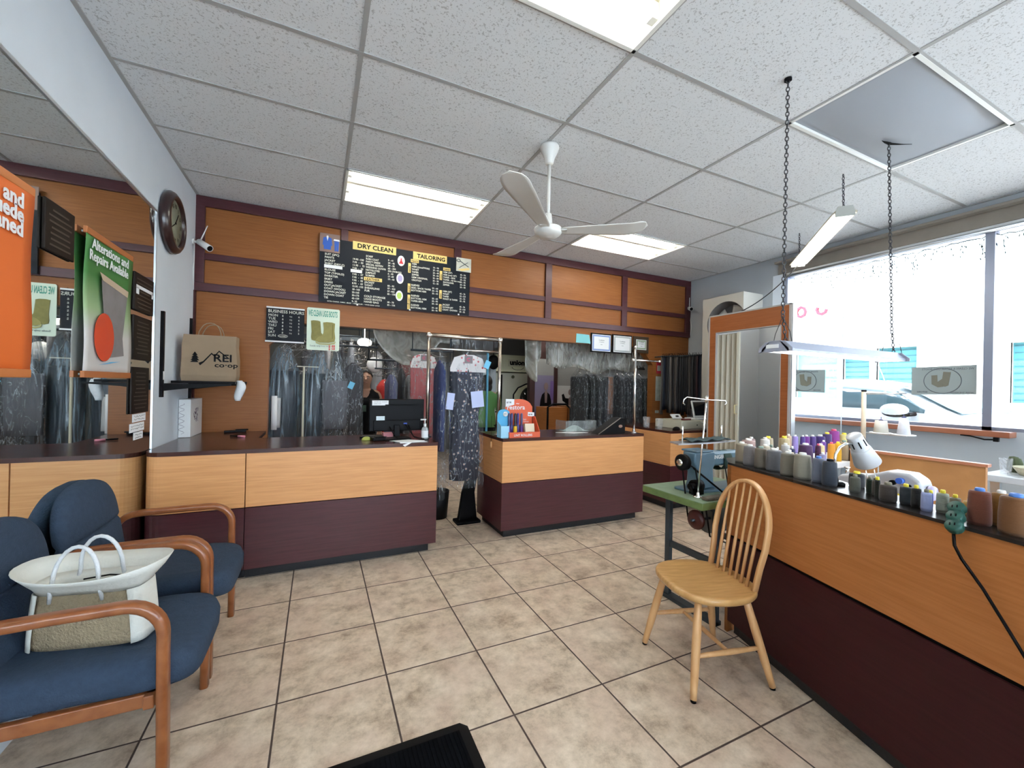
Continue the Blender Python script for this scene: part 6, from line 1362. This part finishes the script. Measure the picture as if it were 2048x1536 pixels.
# conveyor with empty wire hangers
t = thing('garment_conveyor', 'overhead garment conveyor rail crowded with wire hangers in the back room', 'conveyor', (.55, 6.6, 1.9))
MB().box(-.6, 1.7, 6.58, 6.64, 2.02, 2.08).box(-.6, 1.7, 6.50, 6.72, 2.2, 2.23).build('track', M_steelb, t)
mb = MB()
for x in (-.5, .6, 1.6): mb.cyl((x, 6.61, 2.08), (x, 6.61, 2.749), .012)
mb.build('suspension_rod', M_steelb, t)
hang = thing('wire_hanger', 'empty wire hanger in the dense row on the back room conveyor', 'hanger', (-.4, 6.61, 2.02), R(80), 'empty wire hangers on the conveyor')
MB(True).tube([(0, 0, -.09), (0, 0, -.035), (.014, 0, -.022), (.016, 0, -.004), (0, 0, .006), (-.012, 0, 0)], .0028, 5).tube([(0, 0, -.09), (-.20, 0, -.17), (-.20, 0, -.18), (.20, 0, -.18), (.20, 0, -.17)], .0028, 5, closed=True).build('wire', M_chrome, hang)
rnd = random.Random(9)
for i in range(75): dup(hang, (-.45 + .029 * i, 6.61 + rnd.uniform(-.16, .16), 2.02 - rnd.choice((0, .10, .22, .34))), R(rnd.uniform(20, 160)))
for i, (x, y, c) in enumerate(((.12, 6.9, (.45, .45, .44)), (.35, 6.95, (.05, .05, .06)), (-.15, 6.9, (.12, .12, .14)), (.85, 7.0, (.5, .5, .52)), (1.1, 7.0, (.08, .08, .10)), (1.35, 6.95, (.3, .08, .08)))):
    garment('%s plastic-covered garment deep in the back room, %s' % (['pale grey', 'black', 'dark grey', 'white', 'charcoal', 'dull red'][i], ['behind the man', 'left behind the man', 'far left', 'above the red dress', 'right of the white one', 'behind the pink trousers'][i]), (x, y, 2.0), R(65 + 10 * i), cm('deep%d' % i, c), .2, .08, -.12, .9, 'jacket', seed=50 + i, group='back room garments')
rail('back room garment rail behind the conveyor', -.35, 1.6, 6.95, 2.02)
rail('back room garment rail right behind the lit boots poster', .02, .5, 5.75, 2.0)
for x, c, lb in ((.10, (.6, .6, .6), 'white shirt in plastic high behind the boots poster'), (.25, (.02, .02, .025), 'black jacket in plastic high beside the small work lamp'), (.38, (.35, .36, .38), 'light grey jacket in plastic left of the work lamp')):
    garment(lb, (x, 5.75, 2.0), R(90), cm('hi%d' % int(x * 100), c), .18, .038, -.12, .5, 'jacket', seed=int(x * 90), group='back room garments')
tag(MB().sph((.74, 6.25, 1.66), (.11, .06, .11), 20, 12).cyl((.74, 6.20, 1.64), (.74, 6.185, 1.64), .026).build('paper_roll', M_white), 'white paper roll end above the red dress', 'paper roll')
MB().cyl((.74, 6.25, 1.76), (.74, 6.25, 2.75), .006).build('roll_hanger', M_steelb, None, label='thin rod holding the white paper roll', cat='rod')
tag(MB().sph((.60, 6.3, 1.98), (.10, .10, .06), 16, 10).cyl((.60, 6.3, 2.04), (.60, 6.3, 2.75), .006).build('work_lamp', mat('lamp_warm', (1, .93, .78), .4, emit=7)), 'small glowing work lamp hanging over the conveyor', 'lamp')

# dryer machine
t = thing('dry_cleaning_machine', 'cream dry cleaning machine lettered union with round glass door in the back room', 'machine', (3.9, 7.9, 0))
M_mach = mat('machine_cream', (.88, .88, .64), .45, var=.05); M_mg = mat('machine_grey', (.62, .63, .52), .5, var=.06)
MB().box(3.20, 4.25, 7.55, 8.4, 0, 1.66).build('body', M_mg, t, bevel=.01)
MB().prism([(3.20, 1.68), (4.06, 1.68), (4.06, 1.86), (3.97, 1.90), (3.97, 2.02), (3.20, 2.02)], 'y', 7.50, 8.4).build('header', M_mach, t, bevel=.006)
MB().prism([(3.47 + a, 1.86 + b) for a, b in ((0, -.07), (.42, -.07), (.42, .07), (0, .07))], 'y', 7.495, 7.50).build('name_plate', mat('plate_pale', (.70, .70, .52), .5), t)
MB().text('union', (3.50, 7.49, 1.825), size=.14, sx=1.05, bold=.05).build('lettering', M_black, t)
MB().tube([(3.68 + .13 * math.cos(q), 7.49, 1.78 + .06 * math.sin(q)) for q in [PI + PI * k / 12 for k in range(13)]], .004, 5).build('arc_mark', M_black, t)
dr = [(3.62, .85), (3.62, 1.22), (3.72, 1.36), (3.90, 1.44), (4.2, 1.46), (4.2, .82), (3.70, .80)]
MB().tube([(x, 7.54, z) for x, z in dr], .015, 8, closed=True).build('door_frame', M_black, t)
MB().prism(dr, 'y', 7.535, 7.545).build('door_panel', M_mach, t)
MB().lathe([(0, 0), (.27, 0), (.25, .04), (0, .06)], (4.03, 7.53, 1.13), 30, rx).build('door_glass', mat('dark_glass', (.02, .03, .025), .08), t)
MB().cyl((3.60, 7.55, 1.58), (3.60, 7.53, 1.58), .032).build('knob', mat('knob_olive', (.10, .11, .06), .5), t)
MB().box(3.335, 3.36, 7.53, 7.55, .2, 1.62).box(3.20, 3.62, 7.52, 7.55, .86, .885).box(3.45, 3.47, 7.52, 7.55, .2, .86).build('rail', M_black, t)
MB().box(3.28, 3.33, 7.52, 7.55, 1.0, 1.2).build('door_latch', M_black, t)
# pale shutter, posts and partitions
t = thing('folding_screen', 'pale blue grey folding door beside the dry cleaning machine', 'folding door', (3.0, 7.3, 0))
for k in range(4): MB().prism([(2.72 + k * .10, 7.30 + .03 * (k % 2)), (2.82 + k * .10, 7.33 - .03 * (k % 2)), (2.82 + k * .10, 7.35 - .03 * (k % 2)), (2.72 + k * .10, 7.32 + .03 * (k % 2))], 'z', 0, 1.98).build('slat_panel', mat('screen_blue', (.36, .42, .46), .5) if k == 0 else bpy.data.materials['screen_blue'], t)
tag(MB().sph((3.02, 7.2, 1.84), (.12, .06, .14), 16, 10).cyl((3.02, 7.2, 1.98), (3.02, 7.2, 2.75), .008).build('black_hat', M_blackm), 'round black shape hanging left of the dry cleaning machine', 'hat')
t = thing('poster', 'poster of a person in a black suit on purple ground in the back room', 'poster', (3.72, 6.5, 1.08))
MB().box(3.54, 3.93, 6.49, 6.50, .85, 1.60).build('sheet', mat('poster_purple', (.16, .14, .22), .6), t)
MB().prism([(3.64, .95), (3.66, 1.15), (3.69, 1.25), (3.75, 1.30), (3.79, 1.30), (3.85, 1.25), (3.88, 1.15), (3.90, .95), (3.85, .95), (3.83, 1.0), (3.83, .86), (3.70, .86), (3.70, 1.0), (3.68, .95)], 'y', 6.486, 6.49).build('suit_picture', M_blackm, t)
MB().sph((3.77, 6.487, 1.40), (.045, .003, .07), 14, 8).prism([(3.75, 1.10), (3.74, 1.30), (3.77, 1.34), (3.80, 1.30), (3.79, 1.10)], 'y', 6.484, 6.486).build('skin_picture', mat('pic_skin', (.20, .14, .13), .7), t)
MB().box(3.86, 3.93, 6.487, 6.49, 1.15, 1.5).build('text_block', mat('purple', (.13, .08, .24), .6), t)
t = thing('poster', 'white poster of a person in a dark suit and tie in the back room', 'poster', (4.2, 6.5, 1.05))
MB().box(4.0, 4.42, 6.49, 6.50, .85, 1.42).build('sheet', mat('poster_grey', (.46, .47, .46), .6), t)
MB().prism([(4.20, .86), (4.19, 1.10), (4.13, 1.14), (4.11, 1.25), (4.15, 1.27), (4.19, 1.19), (4.28, 1.18), (4.37, 1.15), (4.40, 1.0), (4.38, .86)], 'y', 6.486, 6.49).build('suit_picture', bpy.data.materials['black_matte'], t)
MB().sph((4.29, 6.487, 1.30), (.038, .003, .055), 14, 8).prism([(4.26, .9), (4.26, 1.19), (4.29, 1.21), (4.32, 1.19), (4.32, .9)], 'y', 6.484, 6.486).build('skin_picture', bpy.data.materials['pic_skin'], t)
st(MB().box(3.42, 3.52, 6.46, 6.56, 0, 2.75).box(3.935, 3.995, 6.46, 6.56, 0, 2.75).box(3.42, 5.9, 6.50, 6.56, 1.9, 2.75), 'trim_6', mat('post_brown', (.035, .012, .010), .5))
st(MB().box(3.52, 5.9, 6.501, 6.56, .0, 1.9), 'wall_back_room_partition', mat('partition_grey', (.22, .22, .21), .7))
tag(MB().box(3.55, 3.95, 6.05, 6.45, 0, 1.04).build('back_cabinet', M_bench, bevel=.003), 'orange cabinet under the purple poster in the back room', 'cabinet')
tag(MB().box(3.98, 4.55, 5.90, 6.45, 0, 1.06).build('back_cabinet', M_oak, bevel=.003), 'orange cabinet under the white poster in the back room', 'cabinet')
MB().tube([(3.50, 5.95, .3), (3.50, 5.95, 1.05), (3.60, 5.95, 1.10), (3.86, 5.95, 1.10), (3.95, 5.95, 1.02), (3.95, 5.95, .3)], .018, 8).build('cart_frame', M_black, None, label='black bent pipe cart frame before the back room cabinets', cat='cart')
st(MB().box(2.4, 3.42, 6.62, 6.66, 2.25, 2.75), 'trim_7', mat('ceiling_boards', (.10, .075, .06), .7))

# ------------------------------------------------------------ people
M_skin = mat('skin', (.36, .19, .12), .5, var=.08, vs=6)
def person(label, loc, rz, s, top_m, leg_m, hair, arms, nosleeve=True):
    """base height 1.68, faces local -y"""
    t = thing('person', label, 'person', loc, rz)
    V = []; E = []; Rr = []
    def a(p, r, par=None):
        V.append(Vector(p) * s); Rr.append((r if isinstance(r, tuple) else (r, r)))
        if par is not None: E.append((par, len(V) - 1))
        return len(V) - 1
    pel = a((0, .0, .90), (.135, .10)); ch0 = a((0, 0, 1.05), (.125, .095), pel); ch = a((0, .005, 1.22), (.145, .105), ch0); chu = a((0, .01, 1.335), (.12, .085), ch)
    nk = a((0, .01, 1.40), .052, chu); jw = a((0, -.012, 1.475), (.058, .07), nk); hd = a((0, -.004, 1.545), (.074, .092), jw); tp = a((0, .004, 1.615), (.068, .084), hd); a((0, .004, 1.655), (.035, .045), tp)
    nb = a((0, -.098, 1.545), .012, hd); a((0, -.113, 1.525), .013, nb)
    for sd in (-1, 1):
        a((sd * .083, .008, 1.545), .016, hd)
        sh = a((sd * .165, .01, 1.345), .052, chu); el = a(arms[sd][0], .038, sh); wr = a(arms[sd][1], .027, el)
        e = Vector(arms[sd][1]); dd = (e - Vector(arms[sd][0])).normalized(); sdv = Vector((sd, 0, 0)); up = dd.cross(sdv).normalized(); sdv = up.cross(dd).normalized()
        pm = a(e + dd * .055, (.036, .018), wr)
        for k in range(4):
            q = (k - 1.5) * .017; l = (.030, .036, .033, .026)[k]
            f1 = a(e + dd * .095 + sdv * q, .0088, pm); f2 = a(e + dd * (.095 + l) + sdv * q * 1.1 + up * .008, .0080, f1); a(e + dd * (.09 + l * 1.8) + sdv * q * 1.1 + up * .022, .0070, f2)
        th = a(e + dd * .045 - sdv * .036, .0095, pm); a(e + dd * .085 - sdv * .048 + up * .01, .0080, th)
        hp = a((sd * .085, 0, .86), .088, pel); kn = a((sd * .095, -.01, .47), .055, hp); an = a((sd * .10, .01, .09), .036, kn); a((sd * .105, -.13, .035), .035, an)
    me = bpy.data.meshes.new('body'); me.from_pydata([tuple(v) for v in V], E, []); ob = bpy.data.objects.new('body', me); COL.objects.link(ob); ob.parent = t; WM[ob.name] = WM[t.name]
    me.materials.append(M_skin)
    sk = ob.modifiers.new('skin', 'SKIN'); sk.use_smooth_shade = True
    for i, d in enumerate(me.skin_vertices[0].data): d.radius = (Rr[i][0] * s, Rr[i][1] * s); d.use_root = (i == 0)
    su = ob.modifiers.new('sub', 'SUBSURF'); su.levels = 2; su.render_levels = 2
    def L(prof, ex=.85, cut=None, n=36):
        rs = []
        for z, ax, by, cy in prof: rs.append([Vector(((abs(math.cos(q)) ** ex) * math.copysign(1, math.cos(q)) * ax, cy + (abs(math.sin(q)) ** ex) * math.copysign(1, math.sin(q)) * by, z - (cut(q) if cut and z > 1.30 else 0))) * s for q in [2 * PI * k / n for k in range(n)]])
        return rs
    vneck = lambda q: .115 * max(0, -math.sin(q)) ** 6 if nosleeve else 0
    MB(True).rings(L([(.80, .175, .125, 0), (.95, .165, .118, 0), (1.08, .150, .112, 0), (1.20, .170, .125, 0), (1.29, .190, .134, .004), (1.345, .172 if nosleeve else .19, .124, .008), (1.385, .118, .100, .01), (1.405, .085, .085, .01)], cut=vneck), cap=False).build('top', top_m, t, solid=.004)
    if not nosleeve:
        for sd in (-1, 1): MB(True).tube([Vector((sd * .15, .01, 1.345)) * s, Vector((sd * .19, .01, 1.31)) * s, Vector(arms[sd][0]) * s], [.07 * s, .062 * s, .050 * s], 14).build('sleeve', top_m, t)
    mb = MB(True).rings(L([(.70, .155, .11, 0), (.82, .172, .122, 0), (.93, .160, .115, 0)]), cap=False)
    for sd in (-1, 1): mb.tube([Vector(p) * s for p in ((sd * .085, 0, .84), (sd * .092, -.005, .6), (sd * .096, -.01, .45), (sd * .10, .008, .11))], [.105 * s, .085 * s, .07 * s, .06 * s], 16)
    mb.build('trousers', leg_m, t)
    M_hair = mat('hair_black', (.008, .007, .007), .5) if 'hair_black' not in bpy.data.materials else bpy.data.materials['hair_black']
    if hair == 'short':
        MB(True).surf(lambda u, v: Vector((.084 * math.sin(u * (.72 + 1.3 * max(0, math.sin(2 * PI * v)) + .72 * abs(math.cos(2 * PI * v)))) * math.cos(2 * PI * v), .012 + .102 * math.sin(u * (.72 + 1.3 * max(0, math.sin(2 * PI * v)) + .72 * abs(math.cos(2 * PI * v)))) * math.sin(2 * PI * v), 1.580 + .098 * math.cos(u * (.72 + 1.3 * max(0, math.sin(2 * PI * v)) + .72 * abs(math.cos(2 * PI * v)))))) * s, 14, 32).build('hair', M_hair, t, solid=.008)
    else:
        MB(True).sph(Vector((0, .012, 1.56)) * s, (.105 * s, .118 * s, .12 * s), 22, 14).sph(Vector((0, .035, 1.47)) * s, (.10 * s, .085 * s, .11 * s), 20, 12).build('hair', M_hair, t)
    for sd in (-1, 1):
        MB(True).sph(Vector((sd * .030, -.083, 1.553)) * s, .0115 * s, 10, 8).build('eye', mat('eye_white', (.5, .48, .45), .3) if 'eye_white' not in bpy.data.materials else bpy.data.materials['eye_white'], t)
        MB(True).sph(Vector((sd * .030, -.0925, 1.553)) * s, .0055 * s, 8, 6).build('iris', M_black, t)
        MB(True).tube([Vector((sd * .014, -.093, 1.574)) * s, Vector((sd * .032, -.093, 1.579)) * s, Vector((sd * .050, -.082, 1.573)) * s], .0035 * s, 5).build('eyebrow', M_hair, t)
    MB(True).tube([Vector((-.024, -.083, 1.489)) * s, Vector((-.01, -.0905, 1.493)) * s, Vector((.01, -.0905, 1.493)) * s, Vector((.024, -.083, 1.489)) * s], .0055 * s, 6).build('lips', mat('lips', (.28, .10, .08), .5) if 'lips' not in bpy.data.materials else bpy.data.materials['lips'], t)
    return t
arm1 = {-1: [(-.215, .0, 1.09), (-.20, -.15, .90)], 1: [(.215, .0, 1.09), (.20, -.15, .90)]}
p1 = person('person in a black sleeveless V-neck top standing behind the counter, facing the room', (.555, 5.55, 0), R(-8), .935, M_blackm, mat('trouser_dark', (.015, .015, .02), .8), 'short', arm1)
MB(True).box(-.055, .015, -.130, -.126, 1.03, 1.11).build('shirt_print', mat('print_green', (.08, .16, .10), .6, c2=(.01, .01, .01), vs=40), p1)
p2 = person('person seen from behind with black bob hair and green top, walking into the back room', (2.40, 6.0, 0), R(165), .93, mat('green_shirt', (.09, .24, .07), .8), M_blackm, 'bob', {-1: [(-.22, .02, 1.08), (-.21, -.08, .86)], 1: [(.22, .02, 1.08), (.21, -.08, .86)]}, nosleeve=False)

# ------------------------------------------------------------ outdoors
st(MB().box(5.36, 40, -20, 25, -.14, -.08), 'floor', mat('asphalt', (.50, .50, .50), .9, var=.2, vs=20))
M_bld = mat('stucco_white', (.85, .86, .86), .8, var=.04)
t = thing('neighbour_building', 'white stucco building across the driveway outside the window', 'building', (12.5, 3, -.08))
bldw = [(4.05, 4.72, 1.30, 2.38), (4.83, 5.35, 1.30, 2.26), (1.2, 2.82, 1.28, 2.34), (-1.72, -.78, 1.26, 2.38)]
mb = MB(); XB = 11.0
ys = sorted({-12, 20} | {a for w in bldw for a in w[:2]})
for a, b in zip(ys[:-1], ys[1:]):
    w = [w for w in bldw if w[0] <= a and b <= w[1]]
    if w: mb.box(XB, XB + .3, a, b, -.1, w[0][2]); mb.box(XB, XB + .3, a, b, w[0][3], 5.2)
    else: mb.box(XB, XB + .3, a, b, -.1, 5.2)
mb.box(XB + .3, XB + 4, -12, 20, 5.0, 5.2)
mb.build('wall', M_bld, t)
M_cy = mat('blind_cyan', (.07, .26, .31), .4); M_bl = mat('blind_line', (.035, .13, .17), .5)
for i, (a, b, c, d_) in enumerate(bldw):
    f = MB().box(XB - .04, XB + .06, a - .06, a, c - .06, d_ + .06).box(XB - .04, XB + .06, b, b + .06, c - .06, d_ + .06).box(XB - .06, XB + .06, a - .1, b + .1, d_, d_ + .06).box(XB - .06, XB + .06, a - .1, b + .1, c - .06, c).build('window_frame', M_white, t)
    MB().box(XB + .10, XB + .12, a, b, c, d_).build('pane', M_cy, f)
    q = MB(); n = 9
    for k in range(n): z = c + (d_ - c) * (k + .5) / n; q.box(XB + .085, XB + .10, a + .02, b - .02, z, z + .012)
    if i < 3: q.build('blind_slats', M_bl, f)
    else:
        q = MB()
        for k, s_ in enumerate(('MONDAY THRU FRIDAY', '8', 'TO 6 PM', '8', 'SATURDAY', '8 TO 5', '', 'CLOSED')): q.text(s_, (XB + .095, b - .02, d_ - .30 - k * .085), (0, -1, 0), (0, 0, 1), .06, bold=.02)
        q.build('window_lettering', M_bl, f)
MB().text('O  OH', (XB - .03, -1.0, 3.27), (0, -1, 0), (0, 0, 1), .40, sx=.85, bold=.03, ex=.02).build('red_lettering', mat('neon_red', (.35, .01, .03), .5), t)
# parked white car
t = thing('car', 'white car parked just outside the shop window', 'car', (7.2, 3.0, -.08))
M_car = mat('car_white', (.82, .84, .86), .25, coat=.5); M_cg = mat('car_glass', (.055, .10, .115), .15); M_tyre = M_blackm
def stn(y):
    # y: rear 5.4 .. nose .7 ; returns z of hood/belt, roof, half widths
    pts = [(.7, .62, .62), (.85, .90, .90), (1.3, 1.02, 1.02), (1.95, 1.13, 1.14), (2.15, 1.16, 1.24), (2.45, 1.17, 1.42), (2.75, 1.18, 1.53), (3.2, 1.18, 1.59), (4.0, 1.19, 1.58), (4.7, 1.20, 1.48), (5.1, 1.16, 1.22), (5.35, 1.0, 1.0), (5.45, .7, .7)]
    for p, q in zip(pts[:-1], pts[1:]):
        if p[0] <= y <= q[0]: k = (y - p[0]) / (q[0] - p[0]); return p[1] + (q[1] - p[1]) * k, p[2] + (q[2] - p[2]) * k
xc, hw = 7.30, .90
mb = MB(); rs = []
Y = [.70, .76, .85, 1.0, 1.3, 1.6, 1.95, 2.15, 2.3, 2.45, 2.6, 2.75, 3.0, 3.2, 3.6, 4.0, 4.4, 4.7, 4.9, 5.1, 5.25, 5.35, 5.42, 5.45]
for y in Y:
    zb, zr = stn(y); e = min(1, (y - .66) / .3, (5.49 - y) / .2); w = hw * (.80 + .20 * max(0, e) ** .5); rw = w * (.97 - .27 * min(1, max(0, (zr - zb) / .4)))
    rs.append([(xc - w * .94, y, .18), (xc - w, y, .45), (xc - w, y, zb - .10), (xc - w * .97, y, zb), (xc - (w * .97 * .35 + rw * .65), y, zb + (zr - zb) * .65), (xc - rw * .90, y, zr - .02), (xc - rw * .6, y, zr), (xc, y, zr + .012), (xc + rw * .6, y, zr), (xc + rw * .90, y, zr - .02), (xc + (w * .97 * .35 + rw * .65), y, zb + (zr - zb) * .65), (xc + w * .97, y, zb), (xc + w, y, zb - .10), (xc + w, y, .45), (xc + w * .94, y, .18)])
mb.rings(rs); mb.build('body', M_car, t)
def side(y, f, sgn=-1, off=.004):
    zb, zr = stn(y); e = 1; w = hw; rw = w * (.97 - .27 * min(1, max(0, (zr - zb) / .4)))
    A_ = Vector((w * .97, 0, zb)); B_ = Vector((w * .97 * .35 + rw * .65, 0, zb + (zr - zb) * .65)); C_ = Vector((rw * .90, 0, zr - .02))
    p = A_.lerp(B_, f / .6) if f < .6 else B_.lerp(C_, (f - .6) / .4)
    return Vector((xc + sgn * (p.x + off), y, p.z + (.0 if f else .0)))
for sgn in (-1, 1):
    for (ya, yb_2), nm in (((2.30, 3.35), 'front'), ((3.42, 4.55), 'rear')):
        MB().surf(lambda u, v: side(ya + (yb_2 - ya) * u, .06 + (.80 if True else 0) * v * (min(1, .10 + (ya + (yb_2 - ya) * u - 2.22) * 2.2) if nm == 'front' else min(1, (4.75 - (ya + (yb_2 - ya) * u)) * 2)), sgn), 20, 4).build('side_window', M_cg, t, solid=.004)
MB().surf(lambda u, v: (xc + (v - .5) * 2 * (hw * .86 - .12 * u), 2.02 + .62 * u, stn(2.02 + .62 * u)[1] + .020 - .01 * (2 * v - 1) ** 2), 10, 10).build('windshield', mat('windshield_glass', (.30, .42, .44), .05), t, solid=.004)
mb = MB().sph((6.24, 2.50, 1.205), (.075, .135, .075), 18, 12); mb.build('door_mirror', M_car, t)
MB().sph((6.26, 2.50, 1.165), (.07, .125, .05), 16, 8, z1=0).tube([(6.30, 2.42, 1.15), (6.42, 2.38, 1.16)], .025).build('mirror_shell', M_black, t)
for y in (1.5, 4.5):
    for x in (6.42, 8.18): MB().lathe([(0, -.1), (.20, -.1), (.31, -.10), (.335, -.06), (.335, .06), (.31, .10), (.20, .1), (0, .1)], (x, y, .255), 28, ry).build('wheel', M_tyre, t)
MB().box(6.385, 6.395, 3.38, 3.39, .35, 1.15).build('door_gap', M_black, t)
MB().box(6.375, 6.40, 3.15, 3.30, 1.03, 1.05).build('door_handle', M_car, t)
